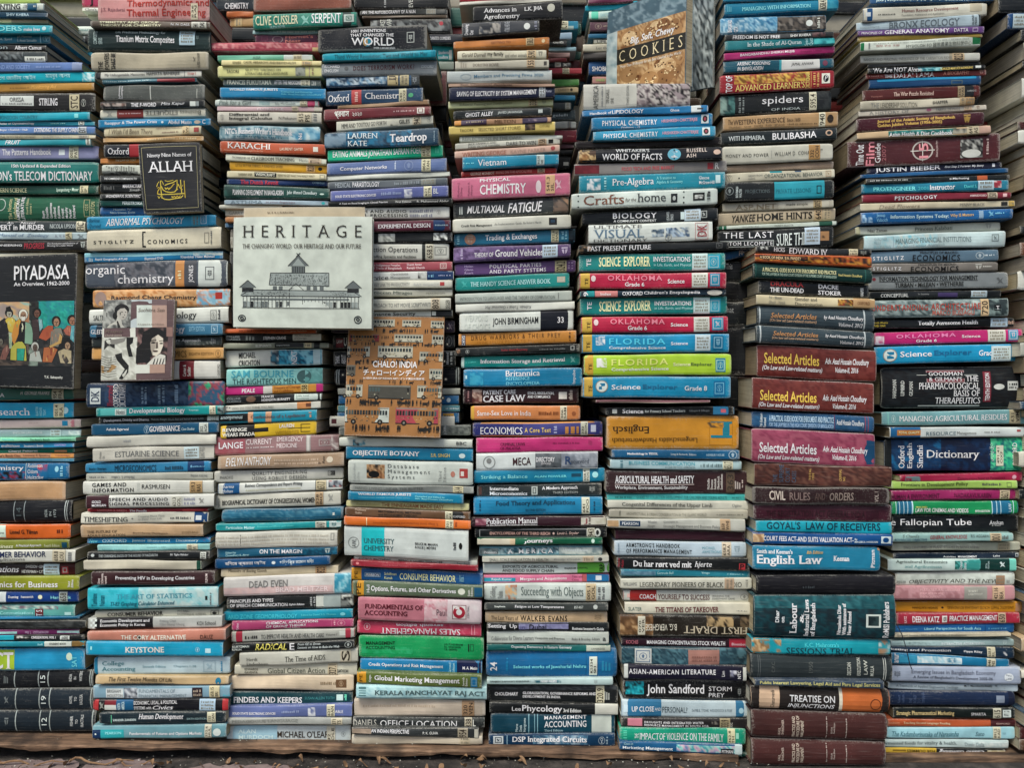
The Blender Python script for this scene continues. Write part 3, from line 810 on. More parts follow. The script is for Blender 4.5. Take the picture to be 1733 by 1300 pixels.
555 765 842 1430 762 832;c9c5b8w;off-white book titled Timeshifting;r 1335 1425 0 100 244a8c;r 1345 1385 30 75 d0d4d8;t 575 878 35 78 444 s|TIMESHIFTING;o 905 917 45 60 777;t 950 1130 25 75 888 i|Creating More Time\nto Enjoy Your Life;z 1170 1310 40 75 666
555 850 935 1395 845 925;bd9b78w;tan book titled The Future of Adult Education;t 595 862 45 98 4a3c30 s|THE FUTURE OF\nADULT EDUCATION;t 915 1155 65 85 5a4a3c s|Fred Harvey Harrington;t 1250 1362 55 80 8a7050|JOSSEY-BASS
598 940 978 1445 935 972;267ec0;blue book titled Junior Illustrated Dictionary;t 615 675 20 80 7fc0e4 i|New;t 705 872 20 80 b9dcf0 s|OXFORD;t 908 1170 20 80 b9dcf0 s|Junior Illustrated;t 1210 1368 20 80 b9dcf0 s|Dictionary;p 1395 1430 0 60 b05a80,267ec0
668 985 1028 1440 980 1022;a2cac9;pale aqua narrow book, second stack;z 700 1270 60 85 7fb0b4;z 1010 1140 25 45 7fb0b4;s 1285 1360 0 100 c9c2aa|655 VI
600 1035 1095 1440 1028 1085;1f2529;black book with round white emblem, second stack;o 625 650 20 55 b9bcba;t 680 1085 30 60 a9aeb0 s|THE CHANGING FACES OF THE HOUSE OF NAZARETH;t 1170 1295 30 60 c9ccca i|Ed. Taghe Mahdavi;s 1378 1418 10 100 cfd0c8|955
570 1092 1160 1385 1095 1158;beb5a3w;beige blank worn book with green end;r 1350 1385 0 100 2f5a48
625 1170 1265 1475 1165 1258;482b2f;maroon book titled Preventing HIV in Developing Countries;t 795 1338 33 68 e6e2de b|Preventing HIV in Developing Countries;t 672 735 15 95 c9b8b4 rb|Gibney\nDiClemente\nVermund;t 1412 1428 20 85 c9b8b4 rb|PLENUM
=A4 1.62
600 65 212 1500 55 195;36a2c0;light blue faded thick book titled Statistics;p 950 1500 0 100 8fc3ce,b5cfd2,a2c9d0,c3d2d0;p 600 950 0 100 36a2c0,36a2c0,4aaccb;t 800 1320 30 52 4a93b5 s|THE ART OF STATISTICS;t 760 1200 65 90 2b6c8a bi|TI-83 Graphing Calculator Enhanced;t 630 720 25 85 1d6480 rb|Tamhane\nNaiman;r 1410 1426 45 65 222;z 1440 1455 30 90 777
655 225 270 1530 205 258;c2bcac;cream book titled Consumer Behavior in black capitals;t 740 1122 20 78 22201c bs|CONSUMER BEHAVIOR;z 775 1090 85 97 777;t 1220 1420 10 85 777|M S RAJU\nDOMINIQUE XARDEL;q 1448 1505 15 85 333;o 1460 1490 35 75 333
600 272 350 1525 255 335;b4b4b0;black and grey book titled Economic Development in Korea;r 600 1052 0 100 1d2127;r 620 635 10 32 W;r 650 665 10 32 W;r 635 650 32 54 W;r 620 635 54 76 W;r 650 665 54 76 W;r 635 650 76 95 W;t 690 1030 15 85 e6e8e4 b|Economic Development and\nEconomic Policy in Korea;t 1100 1268 20 80 8a8a8a|Kwang Choi\nChin-Seung Chung;t 1355 1482 42 75 333|KDI School
600 365 430 1550 345 425;c27e6c;salmon book titled The Cory Alternative;t 832 1280 42 85 e3cdbb b|THE CORY ALTERNATIVE;o 940 972 40 88 2c2624;t 1378 1465 38 85 2c2624|DÁUZ
590 432 528 1532 436 538;2699cf;sky blue book titled Keystone;t 860 1128 35 75 d3c9c0 bs|KEYSTONE;r 620 632 35 60 a9dcf0;n 1342 1372 38 70 d3dcdc;r 1410 1448 45 75 b9d6e0
645 542 662 1580 538 655;b1c0c9;pale blue book titled College Accounting;r 645 672 0 100 2a7aac;t 698 930 22 85 4a7c90 s|College\nAccounting;t 980 1142 48 62 7a98a8 s|Seventh Edition;t 1195 1348 46 62 6a8898|Chapters 1-28;q 1398 1482 20 88 8fa4b4;z 1515 1532 25 95 4a8ac0
655 668 728 1570 672 728;c0a47cw;tan book titled The First Twelve Months of Life;t 748 1182 15 65 3a3028 i|The First Twelve Months Of Life;z 720 1195 78 95 666;o 1480 1520 15 95 2c7cac
640 738 828 1580 735 820;8aa4ba;blue grey book titled Fundamentals of Financial Management;r 728 848 20 92 cfd3d3;t 738 842 28 88 777|BRIGHAM\nHOUSTON;p 852 944 15 95 8a8e9c,2a2a38,c3c6cc,555a6a;r 944 1320 20 95 b9c3cc;t 955 1285 25 90 7a8a98|FUNDAMENTALS OF\nFINANCIAL MANAGEMENT;r 1322 1392 15 95 3c2c38;z 1330 1385 25 90 a98;s 1440 1510 0 100 cfc29c|658.15 BRI;p 1530 1580 0 100 5aaccc,8aa4ba
638 832 908 1570 828 912;1b232c;black book titled Economic, Legal and Political Systems;r 638 678 0 100 c03a3e;r 720 800 5 45 8f2e38;r 720 800 45 90 c9c8c2;r 800 918 0 100 2a6098;t 810 858 15 90 b9d0e0 rb|NORTH\nAMERICA;t 922 1218 12 48 e4e6e2 bk|ECONOMIC, LEGAL, & POLITICAL;t 922 1040 58 88 e4e6e2 bk|SYSTEMS with;t 1050 1190 55 92 e4e6e2 bi|Civics;n 682 718 15 85 b9b9b0;s 1372 1482 0 100 aebfd4;r 1530 1570 0 100 c03a3e
680 925 1002 1550 915 990;1a3341;dark teal book titled Human Development;t 952 1265 15 75 d6dcd8 is|Human Development;t 775 935 55 75 b9c4c4 b|VANDER ZANDEN;t 1285 1420 50 68 9ab0b4|SIXTH EDITION;s 1425 1482 0 100 cfc8ac|155 ZAN;r 763 766 20 100 8fa
635 1012 1105 1555 1000 1095;7699a8;grey blue book titled Fundamentals of Futures and Options Markets;r 635 692 30 100 1f3c70;o 652 664 55 68 W;r 692 852 30 100 3aa0b4;t 725 835 45 65 8fd0da b|PEARSON;t 892 1388 50 78 d8e4e6 b|Fundamentals of Futures and Options Markets;s 1408 1455 0 100 cfc8b4|332.6 HUL;o 1465 1520 30 85 d3d8d4
=B1 1.80 b
60 -30 60 285 -30 60;1e2f3e;dark blue book titled Chemical Methods at the top behind the Serpent book;t 68 270 0 28 c9d3d6 b|CAL METHODS;t 110 255 50 90 c9d3d6 b|CHEMISTRY
120 65 102 285 65 102;c06a38;orange book end under a dark blue one at the top
140 105 162 700 105 162;b08c5c;tan book end left of the Serpent book;s 170 215 0 100 c3a878
140 165 245 700 165 245;2c3236;black book end left of the Hornet book
=B1 1.63
285 -25 68 882 -15 50;97594aw;brown blank hardback at the top edge above the Serpent book
282 85 175 918 68 150;2b8b78;teal green book titled Serpent;r 830 918 0 100 3a4846;t 298 558 15 78 d9c8a8 b|CLIVE CUSSLER;n 575 630 15 90 a9d3c8;t 640 820 8 80 e0e6e0 s|SERPENT;t 385 480 82 98 b9d8cc|NUMA NOVEL;r 838 900 20 75 b9c0ba;q 850 885 30 65 555
280 180 208 680 170 205;88a2a8;thin pale blue book under the Serpent book;t 320 405 30 80 4a5c60|DAYANITA;z 430 660 30 80 b9c6c6
295 210 260 680 208 262;663250;plum book titled Hornet's Nest;t 480 650 5 95 d07a70 b|Hornet's\nNest;t 330 375 5 95 8a4a68 r|LARSSON;n 400 465 10 95 b9a0a0
18 255 310 685 250 315;b24758;crimson book with wavy lines sticking out left under Hornet's Nest;p 18 640 5 70 b24758,cc7478,a83c50,d08a8c;r 645 680 60 95 c9b080
65 335 370 645 330 365;7ab096;thin mint green book above the cream Caste book;t 280 330 30 80 4a7a68 b|ASIA;r 470 645 0 100 c9ccc8;s 530 580 0 100 c9bda0
90 362 400 700 368 400;d3c590;cream yellow book titled Caste, Hierarchy and Individualism;t 225 545 25 70 6a6040 s|CASTE, HIERARCHY, AND INDIVIDUALISM;t 158 210 30 70 6a6040 s|KHARE;s 580 640 0 100 c3a878
65 398 470 705 400 468;cfca8a;pale yellow book titled Selected Writings on Literature;t 235 495 25 78 6a6848 s|SELECTED WRITINGS ON\nLITERATURE AND LANGUAGE;t 120 198 35 65 4a4838 s|TAGORE;p 542 602 15 90 8a8c84,6d7068,a3a498;r 625 628 0 100 a89;z 640 655 20 80 a87
100 480 520 695 485 528;68706f;grey book naming a thinker After the Neocons;t 125 395 15 85 c9c8b8 bk|FRANCIS FUKUYAMA;t 412 575 20 80 e0e2de b|AFTER THE NEOCONS;s 575 630 0 100 cfc8b0|327 FUK;n 640 670 15 85 d6d6d0
80 530 595 725 538 605;1c84c6;bright blue glossy book titled World Famous Jurists, third stack;t 135 435 10 40 c9e0ee bs|WORLD FAMOUS JURISTS;t 455 700 30 70 7fbce4|Compiled and Edited by\nAdv. Asad Hossain Choudhury
50 605 645 685 612 650;c3c9c3;white book titled Pink for a Girl with pink end;t 75 270 15 85 7a8480 i|Pink for a Girl;p 320 385 10 95 b3c3c3,9ab0b0;t 418 542 30 70 6a7478|Isla McGuckin;s 570 612 0 100 cfc4a8;r 616 685 0 100 cc5078
62 645 675 705 652 680;c3a3aa;thin dusty pink book under Pink for a Girl;t 310 470 30 80 d8c0c4|FLORENCE;s 520 560 0 100 c9b8a0;r 655 705 0 100 b9b2a4
65 680 748 700 685 752;c2bcb0;cream book titled Differential and Integral Calculus;t 135 400 12 80 2a2826 bs|Differential and\nIntegral Calculus;t 440 550 45 70 3a3836|N.Piskunov;n 82 105 25 75 555;s 552 640 0 100 c9bda4|515 PIS;z 645 680 15 85 888
75 765 855 692 770 862;7a98abw;worn blue patterned book titled Business Writer's Handbook;p 75 500 0 100 8fa6b2,6a8aa0,a9b8be,5a7c96;p 500 692 0 100 5a8ab4,8fb0c8,b9c8cc;t 110 525 20 60 d6dede bs|NTC's Business Writer's Handbook;z 160 460 70 85 4a6a80;t 560 582 45 85 e0e4e0 rb|Nd
80 858 930 725 880 945;c25a3a;rust orange book titled Karachi;t 125 390 12 62 ead8c4 s|KARACHI;t 105 345 72 88 d8a088|Ordered Disorder and the Struggle for the City;t 448 590 42 68 e0c4b0|LAURENT GAYER;r 650 680 30 75 e0d8cc
115 935 980 730 968 1005;c9c9b9;white book titled Techniques of Classroom Teaching;t 155 265 35 70 555 s|TECHNIQUES OF;t 273 535 28 75 333 s|CLASSROOM TEACHING;t 565 620 35 70 777|Maslin;s 622 700 0 100 c0a890|371.1
140 985 1035 740 1012 1055;d09a2a;mustard yellow paperback with slanted lettering under Classroom Teaching;t 175 465 28 65 7a5a18 s|LITTLE BETTER THINGS, A KINDNESS SAVED;s 608 662 0 100 c9a070|820;o 680 705 25 75 2a2a2a
122 1040 1085 730 1060 1100;c8be9f;cream book with black Wishcraft block;r 292 425 15 75 2a2824;t 298 418 25 65 d8d0b8 bs|WISHCRAFT;t 195 280 35 65 6a6048 s|BARBARA SHER;t 435 660 30 60 6a6048 s|HOW TO GET WHAT YOU REALLY WANT;q 690 722 15 85 777
122 1092 1125 740 1100 1138;243c7c;navy book titled The Dutch Revolt in red;t 205 440 10 90 c83848 bs|The Dutch Revolt;t 645 720 35 65 9ab0c8|CAMBRIDGE
105 1125 1210 750 1150 1215;2b554e;dark green book titled Planning Development in Bangladesh;t 160 468 35 75 d6dcd4 bk|PLANNING DEVELOPMENT IN BANGLADESH;t 490 675 35 72 c3cfc6 s|Jafar Ahmed Chowdhury;o 690 718 50 65 c3cfc6;p 105 200 0 100 2b554e,3c645c,244a44
105 1220 1248 745 1225 1255;a3b0bf;pale lilac book titled Asthma;t 140 345 15 90 7a8896 s|ASTHMA;t 360 540 25 75 8a6a78 i|at your fingertips;o 700 722 25 80 4ab
75 1250 1275 460 1250 1275;c3c0b4;blank white book above the standing Heritage book
=B2 1.63
112 50 92 700 45 90;bfbdb2;pale book behind the top left corner of Heritage;t 135 300 30 75 8a8a80 s|GARRY WILLS
112 96 130 700 96 130;c48658;orange book peeping out left of Heritage
110 134 162 700 134 162;5874a2;blue book peeping out left of Heritage
145 170 300 700 170 300;8a867c;grey book hidden behind Heritage;s 146 160 40 90 c9c6bb
140 305 470 700 305 470;55565a;dark book hidden behind Heritage
150 475 770 700 475 770;4a4c50;stack filler hidden behind Heritage
108 782 810 670 780 808;c05c30;narrow orange red book right under Heritage;t 200 475 25 80 7a2c18|MICE IN A CONVENIENT PURPOSE;t 510 610 25 75 e0a888|James Nicholson
115 815 858 700 812 855;252a2f;black classics book with white end panel, under Heritage;r 525 698 0 100 cac7bd;t 345 485 30 75 e0e2de b|STEPHEN CRANE;t 535 635 10 85 777 i|The Red Badge\nof Courage;t 120 205 25 85 9aa0a4|COLLINS\nCLASSICS;n 235 295 20 85 8a9090
100 868 905 745 868 900;8a8b7c;grey and black thin book above the blue Next book;r 415 590 5 90 262a2c;t 300 395 30 70 c9c9bc b|ELEPHANTS;t 425 505 35 70 b9bcb8|experience;s 598 640 0 100 c9b890;r 655 690 0 100 2a2c2e
112 915 1020 705 905 1000;c0beb6;white and blue book titled Next;p 390 480 0 100 4a7c9c,24405c,c0beb6,8ab0c4;p 440 700 0 100 2f86b4,1c4c74,5aa8d0,2b70a0,8fc0d8;p 650 705 0 100 a9c4d0,b9ccd2;t 195 325 15 95 2a2a2c bk|MICHAEL\nCRICHTON;t 518 552 10 90 e0eaee rb|NEXT
120 1030 1135 708 1020 1118;94bfbb;pale aqua book titled The Righteous Men;o 550 640 10 90 4c6c70;p 600 708 0 100 a9ccc8,8ab8b4,6a9a9c;t 150 530 8 52 559cb8 b|SAM BOURNE;t 158 545 58 92 3a5a60|THE RIGHTEOUS MEN
105 1138 1190 710 1115 1168;bf3080;magenta and orange paperback under The Righteous Men;r 345 400 0 100 cfc9c0;r 400 668 0 100 cf8c3c;t 215 295 30 75 e8dcd8 b|PEALE;t 410 570 15 85 a05028 s|Treasury of Courage\nand Confidence;s 575 620 0 100 c9ac70|158
115 1195 1240 705 1175 1218;282b31;black classics book with pale end panel under the magenta one;r 535 700 5 95 c3cac3;t 335 510 10 90 e0e2de b|FRANCES\nHODGSON BURNETT;t 545 625 15 85 7a8a80 i|Little Lord\nFauntleroy;t 125 210 25 85 9aa0a4|COLLINS\nCLASSICS;o 240 300 10 90 8a6a58
=B3 1.63
100 30 70 775 -5 45;c3bfb5;white narrow book with orange end above Confessions;r 615 710 0 100 cc8a58;t 170 455 35 70 8a8a80 s|WHO DO YOU THINK YOU ARE?;n 110 165 5 95 555;r 675 710 20 70 7a4a38
80 78 152 750 55 128;2f8eb6;blue book titled Confessions of a Lapdancer;p 80 285 10 95 1c2226,1c2226,22282c;t 95 245 35 70 b9c4c6 i|anonymous;r 280 315 0 100 d09a78;r 400 440 0 100 d09a78;t 300 675 30 70 7a4030 s|Confessions of a Lapdancer;z 690 720 20 80 d09a78
90 165 255 748 128 222;d2ab2c;yellow and black book titled Revenge Wears with fork drawing;r 90 325 0 100 1f2226;p 310 420 30 60 1f2226,1f2226;t 105 275 22 48 e6dcc0 bs|REVENGE;t 105 330 58 85 e6dcc0 bs|WEARS PRADA;t 495 595 15 42 e8e4d8 b|LAUREN;t 465 630 62 92 b8902a b|WEISBERGER;r 550 705 46 50 3a2a1c;r 640 705 20 24 3a2a1c;r 640 705 74 78 3a2a1c;r 640 644 22 76 3a2a1c
50 240 370 900 225 335;9c787a;dusty pink book titled Current Emergency Medicine;p 50 260 0 100 b0606a,a86a70,a85a64;t 82 248 30 65 e6e4de b|LANGE;t 268 445 18 48 c9bcbc|CURRENT;t 478 655 10 72 c9bcbc|EMERGENCY\nMEDICINE;z 270 460 60 70 c9bcbc;r 678 708 0 100 a9a29e;r 684 700 5 95 c3bdb8;q 765 845 25 65 c9c2be;p 850 900 0 100 a98a8a,d3c9c4,8a6a6c
75 375 465 935 345 440;aa8e76w;brown worn book with white slanted name, third stack;t 130 440 15 78 e0d6c8 i|EVELYN ANTHONY;z 460 760 30 80 c3aa94;t 760 805 20 75 5a4838 r|F\nAnt;o 815 860 25 70 d3c4b0
50 475 555 930 448 525;bcb9b1;off-white book titled Quality Engineering Using Robust Design;t 308 682 12 85 3a3c3e g|QUALITY ENGINEERING\nUSING ROBUST DESIGN;t 90 178 45 70 555|PHADKE;q 825 875 25 70 444;r 845 875 30 65 444
75 560 635 925 532 600;cdcdc8;white and blue book titled Business Correspondence;r 75 222 0 100 2c5ea2;t 100 185 15 85 c9d8e8 i|Sharma\nMohan;t 260 652 8 50 44484c bi|Business Correspondence and Report Writing;t 265 640 62 80 a8a050 i|A practical approach to business and technical communication;s 745 815 0 100 c3b494|651.7;r 740 770 0 100 4a5052;p 830 925 5 70 c06058,a9aeb4,4a4c5a
50 640 735 912 608 705;c3bfb4;off-white book titled Biographical Dictionary of Congressional Women;t 105 745 40 75 33302c bsk|BIOGRAPHICAL DICTIONARY OF CONGRESSIONAL WOMEN;s 740 795 0 100 b89a78|328 BIO;n 825 865 15 75 777;t 75 90 20 90 777 r|TREMBLAY
100 740 828 930 715 802;2d668fhw;worn blue cloth hardback with white scratches, third stack;p 105 915 20 70 2d668f,2d668f,5a86a4,3a7098,2d668f;r 858 872 45 65 d8d8d0
60 835 885 915 815 860;2f99ac;teal book titled Particulate Matter;t 130 328 35 75 a9dce0 b|Particulate Matter;t 345 595 35 65 6ac0c8|Properties and Effects upon Health;s 740 815 0 100 c4c2b4|614.7;r 835 915 0 100 b9c2c0;n 848 885 15 85 333
60 895 1003 890 878 990;c0bcb2w;blank grey white worn hardback above On the Margin;z 65 830 20 85 b3ab9e;r 228 232 15 85 5a564e;q 845 870 15 60 666
70 1005 1070 890 990 1045;205e88;blue book titled On the Margin;t 360 650 20 68 e0e8e8 b|ON THE MARGIN;t 128 290 35 90 a9c8da|Edited by\nChowdhury R. Abrar;p 660 890 5 95 205e88,2a6e98,1a4c70;n 800 845 15 80 c9cfc8
55 1075 1145 840 1052 1115;205696;royal blue book with Bengali title;t 125 400 25 78 d8e2ea b|বিশেষ ক্ষমতা আইন;o 442 468 35 68 d8e2ea;t 498 730 25 78 c3d4e2|ছিদ্দিকুর রহমান মিয়া
95 1145 1200 895 1120 1172;bcac92w;tan worn book below the Bengali royal blue book;t 145 410 5 50 5a4c3c s|Memoirs of Boring Goods;s 740 815 0 100 b08c68|823
=B4 1.63
115 -5 122 985 -40 100;c9c3bf;pale pink and white book titled Dead Even;p 115 860 55 100 cda8a8,c9b0b0,d3b3b0;p 870 985 0 100 5aa2c4,9cc4d4,4a90b8;t 288 550 22 58 8a8684 b|DEAD EVEN;t 470 830 60 85 d3b8b8 b|BRAD MELTZER
135 130 212 1000 100 195;282c2e;black book titled Principles and Types of Speech Communication;t 158 550 18 82 e4e6e2 b|PRINCIPLES AND TYPES\nOF SPEECH COMMUNICATION;t 560 665 60 80 c9cccc bi|Eighth Edition;z 700 745 15 85 aaa;p 745 800 0 100 cfd0c8,cfd0c8;r 795 912 0 100 a9b0ae;p 912 1000 0 100 d3d3cc,282c2e,8a8c88
110 225 290 995 205 270;2896c0;sky blue book titled Arid Zone Geomorphology;t 145 618 35 80 5abade|ARID ZONE GEOMORPHOLOGY;t 645 880 40 68 6ac0e0|Edited by David S.G. Thomas;o 910 945 35 70 8fd0e4
170 292 355 1000 275 328;ae4274;raspberry book titled Chemical Applications of Group Theory;t 405 760 8 78 e4d0d4 b|CHEMICAL APPLICATIONS\nOF GROUP THEORY;t 530 635 84 98 e4d0d4 bi|Third Edition;t 200 218 20 90 d8a8bc rb|Cotton;r 850 853 0 100 c87090;n 890 945 15 85 e4a0b0;z 862 880 20 80 e4a0b0
165 362 438 1008 338 405;b2b0a8;grey book with red ends titled To Improve Health;r 165 242 0 100 b8344a;r 945 1008 0 100 b83c50;t 370 800 38 78 555 sk|TO IMPROVE HEALTH AND HEALTH CARE;t 815 890 40 65 555 i|Volume I;z 260 345 35 80 444;r 905 945 20 70 d3d3cc
170 445 500 1005 418 478;22272a;black book titled Radical E in yellow and white;t 330 545 10 92 d8c060 bi|RADICAL;t 565 598 10 92 e6e4d8 b|E;t 175 290 25 85 b9bcb8 b|KURTZMAN\nRIFKIN;t 620 905 12 78 b3b8b8 bi|From GE to Enron\nLessons on How to Rule the Web;n 940 990 15 85 c9ccc8
222 510 600 1030 475 570;b9b6ab;grey white book titled The Time of AIDS;t 532 808 35 72 55544c s|The Time of AIDS;t 270 420 38 98 66645c s|Herdt\nLindenbaum;s 910 985 0 100 bfb4a0|S;r 985 1030 0 100 c3bdb0
190 590 655 1025 575 660;c0baa9;cream book titled Global Citizen Action;t 415 805 35 85 55584c|Global Citizen Action;t 258 350 30 85 4a4840 b|EDWARDS\nGAVENTA;s 825 890 0 100 bfae92|327.1;t 893 965 50 75 333 b|EARTHSCAN
150 665 755 1000 655 770;ceb9a0w;blank cream hardback, brown square emblem near the right end;z 775 880 35 65 a08a70;r 880 952 28 78 7a5a40;n 900 930 35 70 b8946c
155 770 865 995 772 860;1a4a5a;dark teal book titled Finders and Keepers;t 182 650 38 82 d8dfdc sb|FINDERS AND KEEPERS;t 668 870 35 55 5a98a4|SUSAN ALLEN TOTH;r 885 930 20 65 c3d3d0;z 935 960 20 70 8fb
135 872 952 990 858 945;6a71ac;periwinkle book titled Solid State Electronic Devices, lower third stack;t 175 470 50 70 dcdfe8 b|SOLID STATE ELECTRONIC DEVICES;z 512 630 35 65 9aa0c8;p 690 740 20 95 e0e0e4,6a71ac,d8d8e0;s 818 872 0 100 cdc6ac|621 BAN;t 875 930 45 68 d0d4e0|ABLE
140 955 1000 985 950 1000;a1a19c;thin grey book second from the bottom, third stack;t 170 620 20 60 8a8a84 s|PEDAGOGUE LANGUAGE;s 848 925 0 100 bfb49c|371 TS
135 1008 1118 980 1002 1118;bdc4c7;pale blue white book, lowest in the third stack;r 135 480 0 100 a3bed2;t 215 450 20 80 b8ced8 b|ALAN\nMURDOCH;t 482 860 30 70 4a4038 bk|MICHAEL O'LEARY;s 818 876 0 100 c9c2b0|92 OLE;n 915 945 35 65 555
=B1 1.80 b
900 -40 50 1480 -40 48;21252a;black book at the top behind the Inventions book;z 1080 1100 10 90 aaa;t 1235 1260 20 90 c9c9c0 r|EVER
935 58 92 1470 48 88;393c3b;dark grey book titled Autobiography of a Nun;t 950 1275 20 75 d0d2cc b|AN  THE AUTOBIOGRAPHY OF A NUN;s 1340 1400 0 100 8a8a84
950 95 108 1470 90 104;7a6a5c;thin brown book under the Autobiography
1000 112 180 1490 108 200;2a2d30;dark photo book with red spot at the top;p 1000 1490 0 100 2a2d30,5a5e60,1f2226,8a8c8c;t 1060 1130 0 90 b9b9b0 r|LAST\nWAR;o 1420 1445 20 50 b83040
1340 205 262 1700 200 258;22283a;navy book end right of the Inventions book;t 1365 1490 30 65 c9ccd0 s|DANTE'S COMEDIES
1340 268 365 1505 266 362;2f9ab0;cyan book end right of the Inventions book;t 1415 1480 45 95 d8e8e8 b|Students\ntoolbox;r 1480 1505 40 100 d3d6d0
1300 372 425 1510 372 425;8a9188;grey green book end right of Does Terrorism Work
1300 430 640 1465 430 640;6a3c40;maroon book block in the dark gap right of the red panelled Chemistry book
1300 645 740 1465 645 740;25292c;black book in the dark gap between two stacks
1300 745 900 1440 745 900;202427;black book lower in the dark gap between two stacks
=B1 1.62
680 175 315 1345 140 300;1b2633w;dark navy thick book titled Inventions That Changed the World;t 878 1142 14 44 d8dcd8 b|1001 INVENTIONS\nTHAT CHANGED THE;t 885 1145 48 80 e4e6e2 b|WORLD;o 952 1008 46 84 3a8ab0;o 955 985 50 82 b8925c;t 1020 1150 86 94 c9cccc b|OVER 1,000,000 SOLD;q 1222 1268 28 70 d8dad6
705 325 372 1400 300 348;1e9ac0;cyan book titled World Revolution;t 780 1350 25 80 1a5a74|Third World Revolution: Two and World to Mer;r 1370 1400 10 90 1a8ab0
700 385 460 1405 360 458;777c82;grey book titled Does Terrorism Work;t 895 1268 28 62 5a2630 bg|DOES TERRORISM WORK?;t 720 812 15 75 c9ccce|RICHARD\nENGLISH;o 840 866 30 60 5a5e62;t 1310 1385 35 55 a3a8ac s|OXFORD
730 470 530 1298 450 520;3a5a88;blue photo book with white streaks above the red panelled Chemistry book;p 730 1100 0 100 2f4c78,5a80b0,a9b8c8,243a60,c0cad4;s 1105 1170 0 100 c9b488|J;s 1180 1235 0 100 bfb08c;r 1250 1298 0 100 55585a;n 1255 1285 20 80 bbb
728 555 645 1320 530 620;2c4b78;blue book titled Chemistry with a small red panel;r 885 945 0 100 bf4a4a;t 742 872 30 80 d6dde2 s|Oxford;z 900 930 20 85 e8b0a8;t 968 1200 25 80 d6dde2 s|Chemistry;s 1175 1220 0 100 c9c2a4|540 OXF;o 1232 1262 35 65 5aa878
800 645 662 1358 605 635;a88668;thin tan book above the red Bengali one
715 665 738 1368 645 700;85363f;dark red book with Bengali title;t 780 870 20 90 e0c8c0 b|প্রবাস;t 890 948 35 75 e0c8c0|২০২০;z 1140 1270 35 60 c9a0a0;r 1285 1330 15 80 d8d0c8;q 1292 1322 25 70 844
792 740 802 1382 702 755;c3bfb1;cream book titled Mimi and Toutou Go Forth;t 822 1098 32 75 444 sk|MIMI AND TOUTOU GO FORTH;p 1120 1165 20 85 2a2a28,c3bfb1;t 1175 1240 28 72 444 bs|GILES;s 1258 1310 0 100 c3b49c|940;n 1345 1372 20 75 444
718 810 905 1415 775 885;37506f;deep blue book titled Teardrop;p 850 1250 0 100 37506f,2f6a98,4a6a90,2c4464,3a7cb0;p 718 850 10 95 2c4464,4a6484,8090a4;t 860 1045 15 92 c3ced8 s|LAUREN\nKATE;t 1118 1345 25 88 e8ece8 sb|Teardrop;z 1385 1395 20 80 9ab
738 915 985 1442 882 955;20b287;bright green book titled Eating Animals;t 770 1310 15 85 e6eee4 bk|EATING ANIMALS JONATHAN SAFRAN FOER;s 1310 1368 0 100 c9c2a0|641.3 FOE;n 1395 1420 25 70 7fd8b8
735 995 1070 1465 962 1045;6b76ac;periwinkle book titled Computer Networks;t 815 1100 38 75 dfe3ec b|Computer Networks;n 1205 1262 10 90 8f98c0;z 1145 1158 15 80 c9cfe0;s 1312 1368 0 100 c9c2a4|004.6 TAN
730 1075 1105 1485 1045 1075;c3c3ba;blank white narrow book under Computer Networks
740 1110 1160 1470 1082 1130;666b73;grey book titled Medical Parasitology;t 785 880 25 80 a9aeb4|MEDICAL;t 890 1055 20 80 e4e6e4 b|PARASITOLOGY;z 1145 1300 20 80 8a9098;s 1310 1400 10 90 8a8c88
755 1165 1232 1475 1130 1200;666aac;violet blue book titled Solid State Electronic Devices, above a black book;t 785 1035 45 68 dcdfe8 b|SOLID STATE ELECTRONIC DEVICES;z 1065 1190 30 70 9aa0c8;p 1205 1255 20 95 e0e0e4,666aac,d8d8e0;s 1325 1375 0 100 cdc6ac|621 STR;t 1385 1415 25 70 c9cde0|BL
742 1232 1262 1500 1208 1240;2a2e30;narrow black book titled A Text on Renal Imaging;t 810 1105 30 75 d6d6d0 b|A Text on Renal Imaging in Clinical Practice;t 1155 1250 35 75 c9c9c4|First Edition;t 1285 1480 35 75 c9c9c4|R. Muhammad Abdur
=B2 1.62
640 45 110 1482 32 105;cac8c2;white book titled Audio Processing beside Heritage's top right corner;t 850 1228 22 85 3a3a3a bg|SPEECH AND AUDIO\nSIGNAL PROCESSING;z 1240 1380 15 95 889;n 1405 1430 30 65 444
660 125 190 1490 115 180;66294080;maroon book titled Experimental Design with blue end;r 1385 1490 0 100 28407a;t 1048 1368 32 70 e0ccd0 s|EXPERIMENTAL DESIGN;z 1395 1475 40 60 9ab
660 195 262 1500 188 252;22272c;black book with a white slanted photo beside Heritage;p 1048 1150 15 90 c9c9c4,8a8c88,d6d6d0;p 1385 1470 10 80 d8d8d4,22272c,d8d8d4
660 268 365 1480 258 360;c3c1b9;white book titled Production Operations;t 920 1288 20 62 333 k|Production Operations;t 900 1280 72 92 444 b|Materials Handling Systems and Facilities;r 1315 1335 0 100 3a3c3c;s 1338 1385 0 100 bfb8a6|658.5;q 1392 1465 20 70 333
660 378 432 1500 368 425;a24a56;pinkish red book right of the middle of Heritage;t 1000 1190 20 85 d8b0b4 b|The Indigenous Peoples\nHill Tracts of Bangladesh;t 1222 1332 15 85 d8b0b4 b|Shanti Aman\nRanajit Chanda;q 1425 1465 20 80 e4d0c8
660 438 490 1508 428 482;bfbfbc;white and navy book titled Service Operations Management;r 1345 1505 0 100 273f78;t 960 1110 40 90 555 s|Service;t 1122 1245 10 90 777 s|Operations\nManagement;p 1290 1340 10 80 333,bfbfbc;z 1415 1490 40 60 aac;z 1355 1385 25 80 8ac
